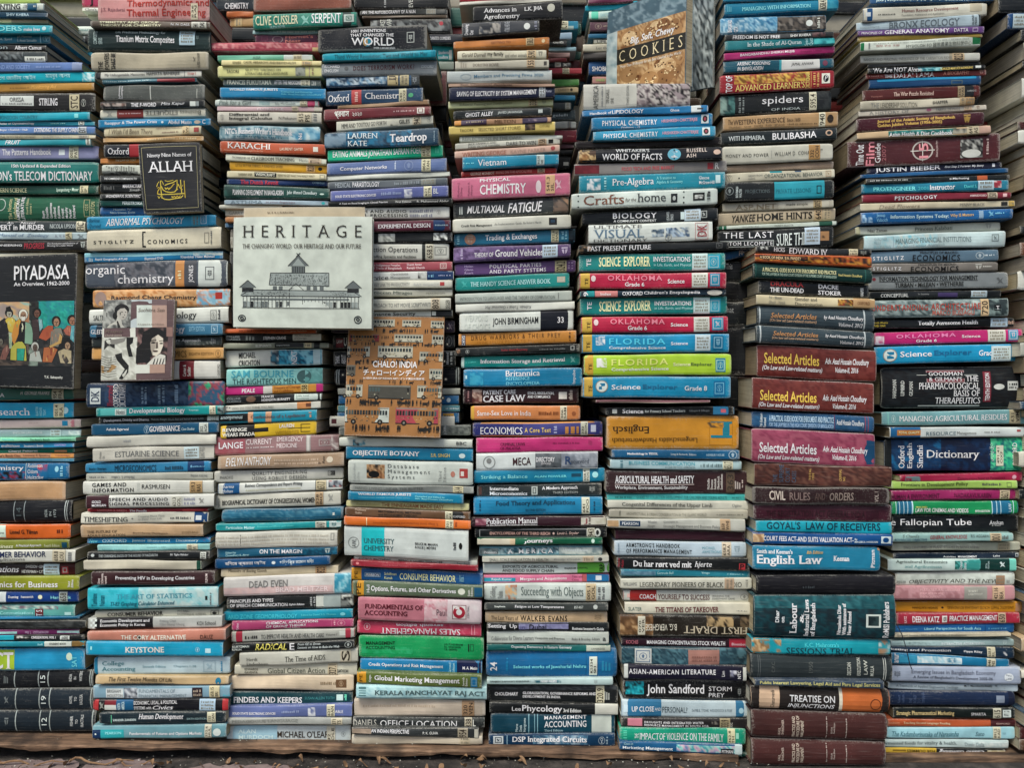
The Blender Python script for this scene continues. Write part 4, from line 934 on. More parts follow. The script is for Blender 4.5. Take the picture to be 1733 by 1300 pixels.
660 492 540 1500 482 532;bebaae;narrow grey white book about productivity, right of Heritage;t 990 1240 35 75 777|THE KEY LINK TO PRODUCTIVITY;t 1265 1420 40 70 999|RAY WORDY;r 1425 1452 25 70 b04040
660 545 590 1500 538 582;b6b2a5;narrow grey book titled Moroccan Mirages;t 970 1255 25 80 55605c s|Moroccan Mirages;t 1340 1455 40 65 8a8a80|PERKINSON
660 602 670 1490 592 665;bfbbae;grey white book titled Approach to Hit Movie Scriptwriting;t 960 1400 38 72 777|AN APPROACH TO HIT MOVIE SCRIPTWRITING;s 1370 1425 0 100 bfb09a|808;t 1460 1485 15 90 333 r|SEGER
660 675 712 1500 668 708;c3c3bc;white and black book titled Security above the standing orange book;t 1000 1275 25 95 222 b|Finance Security;r 1370 1500 0 100 26292b;r 1375 1400 20 80 d0d0c8
=B2 1.655 b
760 740 808 1515 728 805;46384c;purple book in the gap behind the orange Chalo book;n 1475 1500 20 80 b9a8b4
770 820 905 1515 815 900;2b2f33;black book with red strip in the gap left of the orange Chalo book;r 790 835 25 90 8a3038;t 838 856 20 80 c9c9c4 b|U;t 795 830 35 60 d8c8c8 b|LAW;n 1460 1500 10 90 999
775 920 1010 1520 915 1010;22272b;black book with white lettering in the gap left of the orange Chalo book;t 785 850 25 85 d0d0cc rb|THINK\nABOUT;z 1460 1505 10 90 bbb
780 1030 1125 1548 1015 1125;1c252fh;navy hardback with pale bands behind the orange Chalo book;r 790 796 0 100 a9adac;r 803 809 0 100 a9adac;r 1522 1527 0 100 a9adac;r 1535 1540 0 100 a9adac
800 1145 1185 1548 1145 1185;b3b3aa;grey white book low behind the orange Chalo book
805 1190 1245 1540 1190 1245;2863a4;blue book low behind the orange Chalo book;o 1465 1490 25 75 c9d6e0
800 1250 1292 1545 1250 1290;6790a2;pale blue book low behind the orange Chalo book;z 1460 1540 30 70 c9d6d8
=B3 1.655 b
890 25 62 1720 20 65;b8924a;tan and grey book low behind the orange Chalo book;r 1610 1720 0 100 6a7c86
890 72 145 1720 72 145;3468a4;blue book with orange label low behind the orange Chalo book;r 1610 1685 10 90 c09048;z 1620 1675 20 80 543
838 100 170 1690 100 170;b9b6ae;white book with dark red square left of the orange Chalo book;r 850 885 25 70 5a2a30
900 172 235 1800 158 230;6a6e6c;grey book with worn ends just under the orange Chalo book;p 1605 1800 0 100 a9aba6,4a4e4e,7a7c78;t 1615 1640 10 90 c9c9c4 r|JOHN
=E1 1.62
65 95 165 1110 115 180;c4c5bd;white book with blue picture patch under the orange Chalo book;p 172 270 20 90 5a8aac,8ab0c0,2a3c50,c4c5bd;t 985 1065 25 65 555 b|BBC
118 168 265 1115 190 285;247cb0;blue book titled Objective Botany;t 170 698 28 78 e4eaea bs|OBJECTIVE BOTANY;t 785 932 38 68 c9b060 b|S.R. SINGH;o 1005 1055 35 75 c9d6d8
135 270 455 1115 292 475;c5c8c1;white thick book titled Database Management Systems;p 280 422 18 78 c08a60,8a5c3c,d0a478,2a2a2c;o 295 380 45 75 222;t 445 778 14 80 55585a m|Database\nManagement\nSystems;t 845 905 25 85 777 rm|Third\nEdition;t 172 225 15 90 999 rm|Ramakrishnan\nGehrke;o 940 975 40 65 c08070;r 1010 1075 28 68 b8433f;r 1020 1045 40 60 d8d0c8
148 465 515 1120 485 540;888a87w;thin grey book with rubbed lettering, fourth stack;t 190 730 25 65 6a6c6a s|HAND LIVING UNDER THE BUTTER;s 958 1040 0 100 bfb494|614
135 520 590 1040 540 620;2587bd;bright blue book titled World Famous Jurists, fourth stack;t 210 630 12 45 d3e4ea bs|WORLD FAMOUS JURISTS;t 660 960 30 75 8fc8e0 b|Compiled and Edited by\nAdv. Asad Hossain Choudhury;z 215 620 58 66 8fc8e0
120 592 640 1085 615 675;c0ba8a;yellowish book titled The Enneagram Made Easy;t 400 888 22 80 9a5c38 b|THE ENNEAGRAM MADE EASY;t 200 385 30 70 a89a60 i|Renee & Elizabeth;r 965 968 0 100 998;n 1015 1040 25 75 666
112 645 710 1095 685 750;76563f;brown book titled Mathematical Methods and Economic Theory;r 955 1095 0 100 25282c;t 372 708 15 80 2c2018 b|MATHEMATICAL METHODS\nand ECONOMIC THEORY;t 190 275 10 70 c9b09c|Mukherji\nGuha;s 898 955 0 100 cbc5ac|330.1 MUK;t 960 1055 45 72 c9ccc8 s|OXFORD
103 715 785 1098 752 822;d66c2a;orange book printed upside down, fourth stack;r 278 284 5 95 e8c8a0;t 330 840 40 68 a8481c u|E. Diego Social Structures and Bhattarai Management;s 900 962 0 100 cbc2a4|301 DIE;z 970 995 20 70 a8481c
105 795 1020 1080 830 1072;c0c3c0;thick white book titled University Chemistry with cyan block;r 240 420 0 100 28b0c8;n 135 222 35 75 444;t 165 200 42 70 444 r|AWL;t 256 500 38 80 3a5a64 s|UNIVERSITY\nCHEMISTRY;t 662 838 45 68 222 bk|BRUCE M. MAHAN\nROLLIE J. MEYERS;z 955 990 40 65 555;o 1005 1032 40 62 222
180 1030 1060 1150 1065 1120;b6b6ae;white narrow book titled Being a Happy Teenager;t 215 470 25 75 2a2a2a b|ANDREW MATTHEWS;t 532 880 25 75 2a2a2a b|BEING A HAPPY TEENAGER;t 990 1092 30 70 666 s|Seashell
155 1060 1108 1155 1105 1150;a02a3a;red narrow book above Consumer Behavior;t 400 800 30 70 c8606a|Good & Good: Strategic Service Management;o 195 220 25 70 d88
160 1118 1215 1192 1165 1265;2859a2;blue book with orange end titled Consumer Behavior;r 160 240 0 100 cf922c;t 185 210 25 80 5a4010 r|PE;r 262 392 28 72 24396a;q 265 390 32 68 9ab0d0;t 275 380 40 60 d8e0e8 s|PEARSON;t 420 515 25 80 d8c890|Schiffman\nKanuk;t 540 980 28 80 d6d690|CONSUMER BEHAVIOR;t 1010 1045 20 75 8ab|Ninth
=E2 1.62
65 12 118 965 50 135;69745c;olive grey book with orange end titled Options, Futures and Other Derivatives;r 65 145 0 100 cf922c;t 90 125 15 85 5a4010 r|PE;t 195 778 30 75 e6e6d8 b|Options, Futures, and Other Derivatives;t 165 185 25 75 e6e6d8 r|Hull;o 792 842 25 75 c9c9bc;t 860 895 15 85 d3d3c4 r|Sixth\nEdition;r 905 960 15 90 2a5c8a
105 125 285 955 148 315;bb7482;rose pink thick book titled Fundamentals of Accounting;p 560 955 0 100 c39aa2,bb7482,c9b0b4,c39aa2;p 720 955 0 100 c9bfc0,c4b4b8;t 148 552 28 76 6a1c2c bs|FUNDAMENTALS OF\nACCOUNTING;t 645 712 42 68 6a5058|Paul;r 752 850 22 82 c9c4c2;q 752 850 22 82 444;o 758 842 28 78 a8283c;o 780 820 40 64 c9c4c2;r 775 802 30 40 c9c4c2;t 855 870 25 75 555 r|CENTRAL
100 290 375 952 318 402;c43e5c;crimson pink book titled Sales Management printed upside down;p 500 952 0 100 cc6078,c43e5c,c85068;t 262 808 45 95 e8dcd8 us|SALES MANAGEMENT;t 370 690 8 30 e8c8cc ub|seventh edition;n 145 190 15 70 e8c0c4;r 885 889 10 85 e0a0ac;r 905 909 10 85 e0a0ac
110 388 545 970 405 565;25a25e;bright green book titled Management Accounting;t 158 360 25 60 1c3a28 b|MANAGEMENT\nACCOUNTING;t 698 825 28 58 1c4a30 b|A.R. PONDURNAM\nR.L. HINGORANI\nT.R. GREWAL;r 862 870 28 62 1c3a28;q 875 902 28 60 1c3a28;p 130 480 50 80 25a25e,25a25e,3cb072
120 548 632 958 570 662;2b7aba;blue book titled Credit Operations and Risk Management;r 785 950 0 100 232a5c;t 178 690 32 65 d6e4ee b|Credit Operations and Risk Management;t 728 770 15 90 a9d0e8 r|Second\nEdition;t 825 925 40 62 d6d8e0 b|M. A. Matin
97 640 720 955 665 760;69743a;olive green book titled Global Marketing Management;r 97 160 0 100 cf922c;t 115 135 20 80 5a4010 r|PE;t 178 200 25 80 e6e6d8 r|Keegan;t 218 803 25 78 e8e8da b|Global Marketing Management;t 822 858 20 85 d3d3c4 r|Seventh\nEdition;r 880 925 15 90 2a70b0;q 885 920 25 80 8ac
92 730 825 990 745 835;a3c0c6;pale blue worn book titled Panchayat Raj Act;p 92 900 0 100 a3c0c6,b3cccf,94b4c0,a9c6ca;r 110 160 15 30 5a7c84;r 110 160 40 46 5a7c84;r 112 158 55 62 5a7c84;r 110 160 72 80 5a7c84;t 218 975 35 78 55686c bs|KERALA PANCHAYAT RAJ ACT
78 825 950 980 838 950;bfae9ew;blank cream crumpled book with tan library label, lower fourth stack;s 820 905 0 100 b08c6c|320 VEN;z 140 640 30 50 b09c8a
70 950 1022 975 955 1030;383b3d;black book titled Office Location;p 300 975 0 40 6a6864,383b3d,5a5c5a;t 258 785 30 90 d0cfc8|OFFICE LOCATION;t 75 232 25 85 a9a49c|DANIELS;s 838 890 0 100 b8ad98|338;t 895 915 20 80 c9c9c0 b|L
62 1025 1072 935 1030 1105;3e4143;dark grey book titled An Indian Perspective;p 62 195 0 100 b09a88,a08c7c;t 195 455 15 60 d6d6d0 b|AN INDIAN PERSPECTIVE;t 550 655 35 65 c9c9c4 b|P. K. GUHA;s 790 860 0 100 a89c88|954;r 905 930 10 90 c4beb0
62 1075 1142 960 1085 1145;c3b5a2w;blank cream book, lowest in the fourth stack;s 805 875 0 100 bfae94
=C1 1.80 b
560 120 170 828 118 168;2d82b0;blue book behind the fifth stack at the top;t 625 700 15 50 c9dce4|Praveen;s 715 768 0 100 cfc8ac|CYP;r 600 800 60 100 a9b8b4
560 190 230 790 185 228;8c9db4;pale blue book end behind the fifth stack
560 232 268 760 230 265;292d32;black book end with pale letters behind the fifth stack;t 680 740 30 70 c9c9c4 b|POWER WITH
560 275 298 815 272 296;a5c0d0;thin pale blue book behind the fifth stack
560 305 335 778 303 333;856664;rose brown book end behind the fifth stack
560 338 360 760 336 358;76292f;dark red book end behind the fifth stack
560 365 395 785 362 393;383b3e;black book end behind the fifth stack;s 690 725 0 100 b9b9b0;n 735 765 10 90 b9b9b0
560 398 432 848 395 430;b2404a;red book end sticking out behind the fifth stack;s 735 775 0 100 c9bda0|333
560 465 505 832 458 500;558a3c;green rounded book end behind the fifth stack
560 512 545 828 508 540;c8af88;tan book end behind the fifth stack;t 710 770 30 70 8a6a48|CHRISTI;o 780 795 25 75 543
560 555 590 810 555 588;2d7cb0;blue book end behind the fifth stack
560 600 640 785 598 640;484e50;dark grey book end behind the fifth stack;s 750 780 0 100 9a9a90
560 648 700 810 640 700;4c575c;slate book end behind the fifth stack;t 640 765 40 75 b9bfc0|angelelli
560 712 755 815 710 752;b3b2aa;white book end behind the fifth stack;s 765 785 0 100 888
560 765 835 820 758 835;942f40;dark red thick book end behind the fifth stack;t 760 805 45 60 c88|Wiley
560 845 870 800 843 868;663c4c;plum book end behind the fifth stack
560 880 905 800 878 905;2d3134;black book end behind the fifth stack
560 910 990 790 910 990;25292c;black book low in the gap behind the fifth stack;r 740 770 50 75 c9c9c4
=C1 1.63
130 -35 5 730 -48 -15;b02f3e;red book cut by the top edge above Advances in Agroforestry
130 8 30 730 -12 2;c4bfb4;white page edge book at the top above Advances in Agroforestry
210 35 125 735 0 105;23252a;black book titled Advances in Agroforestry;t 272 485 18 95 dcd8c8 s|Advances in\nAgroforestry;t 510 618 25 55 dcd8c8 bs|L.K. JHA;o 645 690 15 60 c9c6b8
145 130 215 598 112 180;474951;charcoal book with rocky photo panel, top of fifth stack;p 245 372 0 100 8a8a90,5a5c64,b0a8a0,3c3e46;t 160 212 15 90 d8d8d4 rb|Dreaming\nOut;t 395 425 10 90 a9aab0 r|A TRIBAL HERITAGE;o 508 545 25 80 d8d8d4;z 565 590 15 85 99a
95 240 285 658 212 258;c87d3f;orange paperback titled Getting To;t 315 430 35 65 8a4a20|GETTING TO;s 520 568 0 100 cfb48c|158.5;o 612 632 25 75 e8c8a0
118 295 348 640 288 340;c4bda8;cream book titled My Family and Other Animals;t 145 285 30 75 5a4c40 i|Gerald Durrell;t 295 388 20 75 2a2826 b|my family;t 398 525 40 80 4a4846|and other animals;s 525 580 0 100 c9b08c|590;n 590 620 20 80 666
105 355 405 655 345 395;b3ac9d;stone coloured book naming its author in capitals, fifth stack;t 210 360 35 70 6a5c50 s|DOROTHY ROWE;n 135 175 20 80 8a7c70;s 525 572 0 100 bfa484|155;r 625 642 25 70 4a4440
58 415 485 672 408 470;b0b5b5w;silver grey book titled Members and Practising Firms;t 215 622 35 70 627ea0 b|Members and Practising Firms 2020;n 135 200 25 75 8a9cb0
65 488 508 690 488 505;a3826f;thin brown pink book above Saving of Electricity;t 135 440 10 80 5a3c30 bs|Soil Chemical Analysis
70 510 590 690 495 568;20284f;dark navy book titled Saving of Electricity;t 115 582 35 72 d3d6e0 bk|SAVING OF ELECTRICITY BY SYSTEM MANAGEMENT;s 597 634 0 100 b9bcc0|621 SAV;t 640 672 40 60 aab|Kumar
65 592 638 680 570 618;bfc093;pale yellow green book titled Planning and Development;t 130 440 35 72 7a7a58 s|Industrial Planning and Development;s 535 588 0 100 c9b48c|338;n 612 640 20 80 777
95 648 700 672 625 675;2d3337;charcoal book titled Ghost Alley;t 165 328 30 78 d0d3d0 b|GHOST ALLEY;t 355 500 35 72 b9bcba|JAVED JAHANGIR;r 592 618 25 65 b9bcba
100 705 738 670 682 715;b08768;tan and purple narrow book titled Milton;r 140 290 0 100 54435c;r 500 670 0 100 443858;t 335 462 20 80 6a4c34 s|MILTON;z 170 270 30 70 a98;r 100 140 0 100 c9883c;p 535 600 0 100 8a7a88,443858
68 740 790 692 710 765;d0b86c;yellow cream book titled Selected Short Stories;t 132 212 40 72 6a5a28 s|TAGORE;t 242 490 32 68 6a5a28 s|SELECTED SHORT STORIES;p 515 575 0 100 4a3c34,1f1c1c,7a6450;t 600 660 35 60 8a7838|OXFORD
130 795 832 735 790 815;acaea9;thin grey book titled Reflections in the Dark;t 145 500 20 80 7a7c78 s|REFLECTIONS IN THE DARK
105 840 875 720 805 842;bbb8ad;grey white book titled Dare to Win;t 405 580 30 92 555 s|DARE TO WIN;t 180 365 10 95 555 s|JACK CANFIELD AND\nMARK VICTOR HANSEN;s 592 640 0 100 c0a488|158;r 652 680 20 80 222
102 885 930 718 845 888;c8a292;pale salmon book above Vietnam, fifth stack;t 145 405 30 85 b06a58 s|WRITING GEORGE;t 430 635 35 75 a8887c|KAVNE PARKER;o 665 692 20 75 b04a4a
148 918 995 712 902 962;2386b6;blue guidebook titled Vietnam;t 238 405 25 78 dcecee|Vietnam;z 152 215 45 60 8fd0e4;s 583 628 0 100 bfc9c8|915.97 VIE
140 1005 1035 700 982 1012;a82c2d;red narrow paperback under Vietnam;t 195 335 30 85 d8b0a0 b|GEORGE MONBIOT;t 345 555 30 80 d88a80|BRING ON THE APOCALYPSE;s 588 630 0 100 b89c80|304
85 1045 1172 780 1010 1140;c26b8a;pink thick book titled Physical Chemistry;t 250 428 10 26 e8d8dc b|PHYSICAL;t 250 520 38 84 e8dcde bk|CHEMISTRY;t 118 150 20 85 8a4a68 r|Robert J.\nSilbey;t 178 210 20 85 8a4a68 r|Robert A.\nAlberty;s 635 690 5 90 c9a27c|541.3 SIL;o 578 610 28 85 d8c8cc;n 690 732 25 75 e8c8d0
=C2 1.63
95 10 100 770 -30 65;424649;dark grey book titled Multiaxial Fatigue;t 175 395 30 78 d3d6d3 bi|MULTIAXIAL;t 415 618 20 85 e0e2de bi|FATIGUE;p 680 770 0 100 b08a70,4a4a4a,8a7468;r 130 136 30 80 d3d6d3;r 142 148 30 80 d3d6d3
90 105 185 785 78 158;c7c4b9;off-white book titled Credit Risk Management with black square;t 140 320 45 68 333 b|Credit Risk Management;t 335 610 42 62 777|An Implementation Guide  By Robert Martin;r 655 702 20 72 22242c;r 665 690 35 55 3a4c6a
98 190 265 808 160 240;34729e;blue book titled Trading and Exchanges;o 160 225 10 92 b0806a;n 170 215 20 82 d8b08a;t 282 585 25 80 e2e8ea bk|Trading & Exchanges;s 668 712 0 100 c9c2a2|332.6 HAR;z 725 765 20 80 8fb8d0;p 770 808 0 100 2a3c4c,1d2c3c;z 110 135 20 90 8fb8d0
95 272 362 782 250 325;644a7a;purple book titled Theory of Ground Vehicles;p 95 600 0 100 644a7a,75598c,5a4070,8a70a0;t 218 330 45 75 e4dcea b|THEORY OF;t 340 622 28 78 ece4ee b|Ground Vehicles;s 617 706 0 98 b9c6d8;n 725 770 25 80 d8c8e0;z 130 155 15 85 b0a0c0
102 370 440 812 345 415;6e4e86;violet book titled Political Parties and Party Systems;t 305 638 12 88 d3c4dc bg|POLITICAL PARTIES\nAND PARTY SYSTEMS;t 160 212 15 90 b9a4c8|Helen\nGlenn\nRoark;s 690 758 0 100 c3b690|324.2;z 762 800 20 80 a890b8
105 450 528 775 420 505;278b92;teal book titled The Handy Science Answer Book;t 195 665 38 72 a9d6d6 s|THE HANDY SCIENCE ANSWER BOOK;r 703 750 25 65 b8a898;q 710 743 32 58 d8d0c0;n 140 180 25 80 5ab0b4
105 545 600 790 525 585;b0b4ad;pale grey book titled Introduction to Languages and Theory of Computation;t 135 690 42 75 777c78|INTRODUCTION TO LANGUAGES AND THE THEORY OF COMPUTATION;z 705 715 20 80 777
108 605 655 805 588 635;c5c4bc;white narrow book printed upside down above Weapons of Choice;t 280 550 35 72 777 ui|Kálmán Tolnai • Gourmet Pot
130 658 768 800 638 755;cacbc5;white and navy book titled Weapons of Choice;r 605 800 0 100 1b2534;t 158 310 12 92 b0b2ac bk|WEAPONS\nOF CHOICE;t 325 592 30 75 22252c bk|JOHN BIRMINGHAM;t 705 742 35 65 d8dad6 b|33
125 780 852 815 758 832;c98639;orange book titled Drug Warriors and Their Prey;t 200 722 18 55 6a4420 m|DRUG WARRIORS & THEIR PREY;t 235 690 65 82 b87830 m|FROM POLICE POWER TO POLICE STATE;r 142 166 10 100 2a3c68;t 145 163 15 95 d0d4d8 rb|DAVIS;z 768 785 15 80 6a4420
110 865 910 835 838 885;25292b;black narrow book titled Stolen Asset Recovery in red;t 375 530 35 70 b03c44 b|Stolen Asset Recovery;z 600 750 40 65 8a8c8c;q 782 805 20 75 c9c9c4;n 165 188 25 75 c9c9c4;p 110 135 0 100 b08468,25292b
140 915 982 838 892 965;208f89;teal green book titled Information Storage and Retrieval;t 252 750 30 75 e2ece8 bs|Information Storage and Retrieval;r 140 158 0 100 b9c6c0;n 778 812 20 80 a9d8d0;z 168 225 45 60 6ac0b8
155 988 1092 850 978 1085;267eb8;blue book titled Reference Encyclopedia;t 402 602 10 42 dfe8ec s|Britannica;t 402 602 45 92 7fb8dc s|REFERENCE\nENCYCLOPEDIA;t 793 815 12 88 dfe8ec r|Impulse;p 190 270 20 90 267eb8,4a9cc8;r 165 175 35 55 b9d6e4
152 1102 1190 828 1092 1185;46292f;dark maroon book titled Patient Care Case Law;p 205 262 5 95 b08070,8a5048,d0b0a0,6a3a38;t 268 460 14 42 e4dcd8 bs|PATIENT CARE;t 268 518 48 92 e4dcd8 bs|CASE LAW;t 528 685 30 70 d8ccc8 bs|ETHICS, REGULATION,\nAND COMPLIANCE;p 712 760 30 75 e0d8d0,e0d8d0;z 765 800 20 80 c9b8b0;z 175 190 15 85 b08080
=C3 1.63
58 25 108 700 22 108;d2844f;light orange book about love in India;t 95 410 35 70 f0e0c8|Same-Sex Love in India;r 58 78 0 100 d0a040;z 455 575 35 70 8a4a28;s 582 622 0 100 cfc4ac|306 SAM;o 650 675 40 70 a86038
70 122 205 830 115 198;393a8a;indigo book with orange edges titled Economics, a Core Text;r 70 830 0 10 c98a4c;r 70 830 92 100 c98a4c;r 365 830 10 92 4c4a98;t 115 362 35 85 e4e4ea s|ECONOMICS;t 375 528 38 72 d8b060 bg|A Core Text;z 540 570 30 80 a9a9d0;r 612 632 35 85 c98a4c;r 645 668 35 85 c98a4c;r 678 692 35 85 c98a4c;s 703 745 0 100 c9c6b4|330 BON;r 762 792 25 75 c4c4d8
90 212 302 832 208 290;be3578;hot pink book titled Criminal Laws of Malaysia;t 232 375 32 78 5a1c40 s|CRIMINAL LAWS\nOF MALAYSIA;z 540 695 35 50 8a2458;n 748 772 20 55 7a2050
90 305 405 803 292 392;c9cdcd;white and grey book titled Directory;p 437 600 0 100 4a4e54,5a5e64,70747a;p 590 803 0 100 8a8e98,a3a6b0,7c808c;t 305 412 30 75 4a2a30 bk|MECA;t 442 550 30 58 d8dcd8 bk|DIRECTORY;t 470 528 62 74 d8dcd8|2019-2020;n 130 202 15 90 444;o 150 180 28 60 888;t 612 650 25 72 3a4c80 b|R;t 645 750 42 68 555a6a|ecurvord
75 405 480 845 388 470;2780b2;blue book titled Striking a Balance;t 118 390 38 75 8fd0e6|Striking a Balance;t 430 620 45 62 7fc4e0 b|ALAN FOWLER;r 648 705 35 60 1d4c6c;s 716 755 0 100 c9c9bc|658.4 FOS;o 770 805 25 70 a9d6e0
95 490 558 825 478 552;383e40;charcoal book titled Intermediate Microeconomics;t 168 390 18 88 dcdcd6 bs|Intermediate\nMicroeconomics;r 415 450 15 85 b9bcb6;q 422 442 25 75 444;t 475 686 18 52 dcdcd6 bs|A Modern Approach;t 540 686 60 80 a9aaa6|THIRD EDITION;n 750 790 20 75 c9c9c4;r 105 122 15 85 6a4a44
75 565 665 830 560 662;2c80ba;blue book titled Food Theory and Applications;t 203 670 18 52 2a4c70 bs|Food Theory and Applications;t 378 495 68 82 2a4c70 b|SECOND EDITION;s 708 755 0 100 c9c6b2|641 FOO;z 105 120 15 75 2a4c70;z 775 790 25 85 2a4c70
60 680 738 855 670 732;462635;dark plum book titled Publication Manual;p 85 148 0 100 b07888,c9a0a8,8a4c60;t 148 450 15 70 e6dcd8 s|Publication Manual;t 150 450 74 96 d8c8c8 bs|of the American Psychological Association;p 705 855 0 100 cfc8bc,bfb8a8,c9c4b8;t 720 742 20 80 a05a60|J;z 745 765 15 85 766
82 745 800 855 738 798;222529;black book with silver frame titled Encyclopedia;q 108 740 10 92 b0b0b0;t 170 525 38 68 b89088 bs|ENCYCLOPEDIA OF THE THIRD REICH;o 538 550 40 65 c9a8a0;t 565 692 35 72 c0a098 i|Louis L. Snyder;s 740 785 0 100 b9b4a4|943;o 782 820 8 92 c9c9c4;o 792 810 25 70 333
95 805 842 830 800 838;1d6a4c;green and cream book titled Journeys;r 95 318 0 100 c0b6a4;r 288 318 0 100 c9b090;t 370 538 0 85 e4e6dc bs|Journeys;o 765 785 15 80 c9d8cc
108 850 908 830 845 905;6a93ab;blue grey photo book titled America;p 220 575 0 100 6a93ab,8fb0c0,2c4454,b0c4cc,4a6c84;p 108 220 0 100 7a868c,5a666c,8a969a;t 275 540 30 75 d8e4e8 b|A   M E R I C A;t 135 210 45 70 c9d0d0 s|Pioneers;t 600 745 30 60 c4d0d4 s|Updated Edition;p 575 830 0 100 7a8c94,94a0a4,c0c4c0
125 912 945 868 905 942;b6b3a8;narrow grey book titled Small-scale Evaluation in Health;t 168 512 30 80 444|SMALL-SCALE EVALUATION IN HEALTH;t 545 700 30 75 888 i|Emily Crabb;s 715 780 0 100 c0ab94;o 805 830 25 80 333
130 950 1012 870 945 1005;cacfcb;white and green book titled Exports of Agricultural Supply Chain;r 683 870 0 100 78b646;t 243 572 18 82 2a2c2c b|EXPORTS OF AGRICULTURAL\nAND FOOD SUPPLY CHAIN;t 608 745 40 62 333 b|RAJARAM CHOYAL;t 812 840 15 85 222 rb|SRP
130 1020 1065 870 1015 1058;cc7095;pink and blue book titled Mergers and Acquisitions;r 738 870 0 100 2c6cb0;r 135 320 30 80 3a90b8;t 180 298 35 72 dfe8ea|Rajesh Kumar;t 348 620 25 78 f0dce0 b|Mergers and Acquisitions;t 650 715 10 85 8a4060 s|Text and\nCases;r 790 825 15 75 c9c9d0;r 710 738 0 100 b85a60
=C4 1.63
68 30 130 828 28 138;c0c4bf;white book titled Succeeding with Objects;p 195 265 8 95 c9b49c,d8a878,a9b8b4,c07048;t 290 662 20 85 66706e sk|Succeeding with Objects;t 105 180 15 85 777 rs|Goldberg\nRubin;s 677 738 0 100 c3ad8c|005.1 GOL;z 745 795 20 90 777
70 145 190 810 145 195;494c4b;grey black book titled Fatigue at Low Temperatures;t 252 548 30 72 d0d2cc bs|Fatigue at Low Temperatures;t 130 195 35 65 c3c5c0 bs|Stephens;t 608 662 35 65 c3c5c0|857-857;o 722 748 20 75 b9bbb6
75 198 260 805 200 268;c8a986w;tan book about last years of a photographer, fifth stack;t 285 565 28 78 22201e bg|WALKER EVANS;t 110 272 38 78 4a4038|The Last Years of;n 725 775 15 85 8a7458
85 265 310 815 262 318;292c30;black book titled Setting Up in Dubai with lilac brush stroke;p 275 572 5 98 8f8cb8,9a98c0,8682b0;t 92 265 12 75 d8dad6 b|Setting  Up;t 285 312 25 85 6a68a0|in;t 338 440 20 85 22242c b|Dubai;t 595 785 52 85 c9ccc8 b|Business Investor's Guide
85 318 390 815 318 395;babdb6w;pale grey worn book titled Collaboration for Diverse Learners;t 112 365 38 72 777 s|Collaboration for Diverse Learners;t 370 550 45 70 444|Viewpoints and Practices;t 592 760 45 72 666 s|Risko & Bromley, Editors;t 778 798 45 72 222 b|a
85 395 432 825 398 438;1d6a69;dark teal narrow book titled Organising Democracy;r 680 825 5 100 b0b3a6;t 230 592 10 62 c9dcd8 b|Organising Democracy in Eastern Germany;t 708 790 40 65 666|CAMBRIDGE
80 440 590 865 420 598;2568aah;cobalt blue thick book of selected works, numbered 24;t 104 145 40 75 d8e4ee rb|24;t 243 678 52 68 7fc0e4 b|Selected works of Jawaharlal Nehru;z 195 215 25 80 2f88c8;s 698 745 25 92 cdd0c4|K5334 S83;r 678 680 0 100 1c5490;r 748 750 0 100 1c5490;n 770 830 40 75 3a94c8
85 602 635 840 595 640;b2c0bf;pale blue narrow book of recipes;p 340 530 0 100 7fa8b8,3a6c84,b2c0bf;t 105 340 25 60 33383a bs|SANJEEV KAPOOR'S KHAZANA;t 405 505 25 60 e0e4e0 bs|INDIAN RECIPES;n 725 748 20 80 888
88 645 735 868 640 755;292c2f;black book titled Globalisation, Governance Reforms and Development;p 88 868 0 22 4a4c50,2f3236,5a5c60,3a3c40;t 300 740 35 72 dcdcd8 bs|GLOBALISATION, GOVERNANCE REFORMS AND\nDEVELOPMENT IN INDIA;t 132 272 38 60 dcdcd8 b|CHOUDHARY;s 738 788 0 100 c6bda2|320.9;n 785 822 30 75 c9c9c4
100 742 805 870 752 820;25282b;black book titled Phycology with white end;r 732 870 0 100 c2bfb5;t 235 288 35 75 dcdcd8|Lee;t 296 535 18 92 e6e6e2 b|Phycology;t 542 648 42 75 c9c9c6 b|3rd Edition
108 810 925 852 805 932;1d4c68;dark blue book titled Management Accounting, lower fifth stack;r 712 830 0 100 bfc2ba;t 428 680 10 28 dfe6e6 bg|MANAGEMENT;t 428 680 36 68 e2e8e8 b|ACCOUNTING;t 428 540 78 90 a9c0ca s|Third Edition;t 255 322 20 90 b9ccd4 rs|Morse\nDavis\nHartgraves;r 332 338 0 100 8fb0c0;r 368 372 0 100 8fb0c0;r 385 390 0 100 8fb0c0
95 932 1000 852 930 1008;1d4471;blue book titled DSP Integrated Circuits, lowest in the fifth stack;p 360 690 0 100 1d4471,4a6a90,6a88a8,2c5480,9aa8b8;t 238 683 20 80 e2e6ea bs|DSP Integrated Circuits;r 123 183 15 85 c9ced0;q 133 173 25 75 333;r 203 209 10 90 8fa8c0;n 752 792 20 80 c9d3da;z 795 812 20 80 9ab
=C1 1.785 b
885 -12 22 1150 -25 5;76395a;plum book cut by the top edge behind the cookbook
868 30 62 1180 0 40;2799c2;cyan book behind the left edge of the cookbook
890 62 110 1180 55 105;bfcec6;white and mint book behind the cookbook;r 890 945 0 100 6cc4a8;t 958 1040 35 70 8ab|DICTION
895 125 180 1180 122 178;644655;plum book behind the cookbook's left edge;n 925 965 20 80 a98;z 975 1040 40 60 a98
885 195 222 1180 193 220;2d6492;dark blue thin book behind the cookbook's left edge
918 228 252 1180 226 250;a8a69c;grey book LIFE behind the cookbook's left edge;t 935 990 20 85 555 bs|LIFE
855 255 300 1180 253 298;bfb8a8;cream book behind the cookbook's left edge;t 930 1060 40 70 777 s|Let the Past
857 302 345 1180 300 342;464140;dark brown book behind the cookbook's left edge
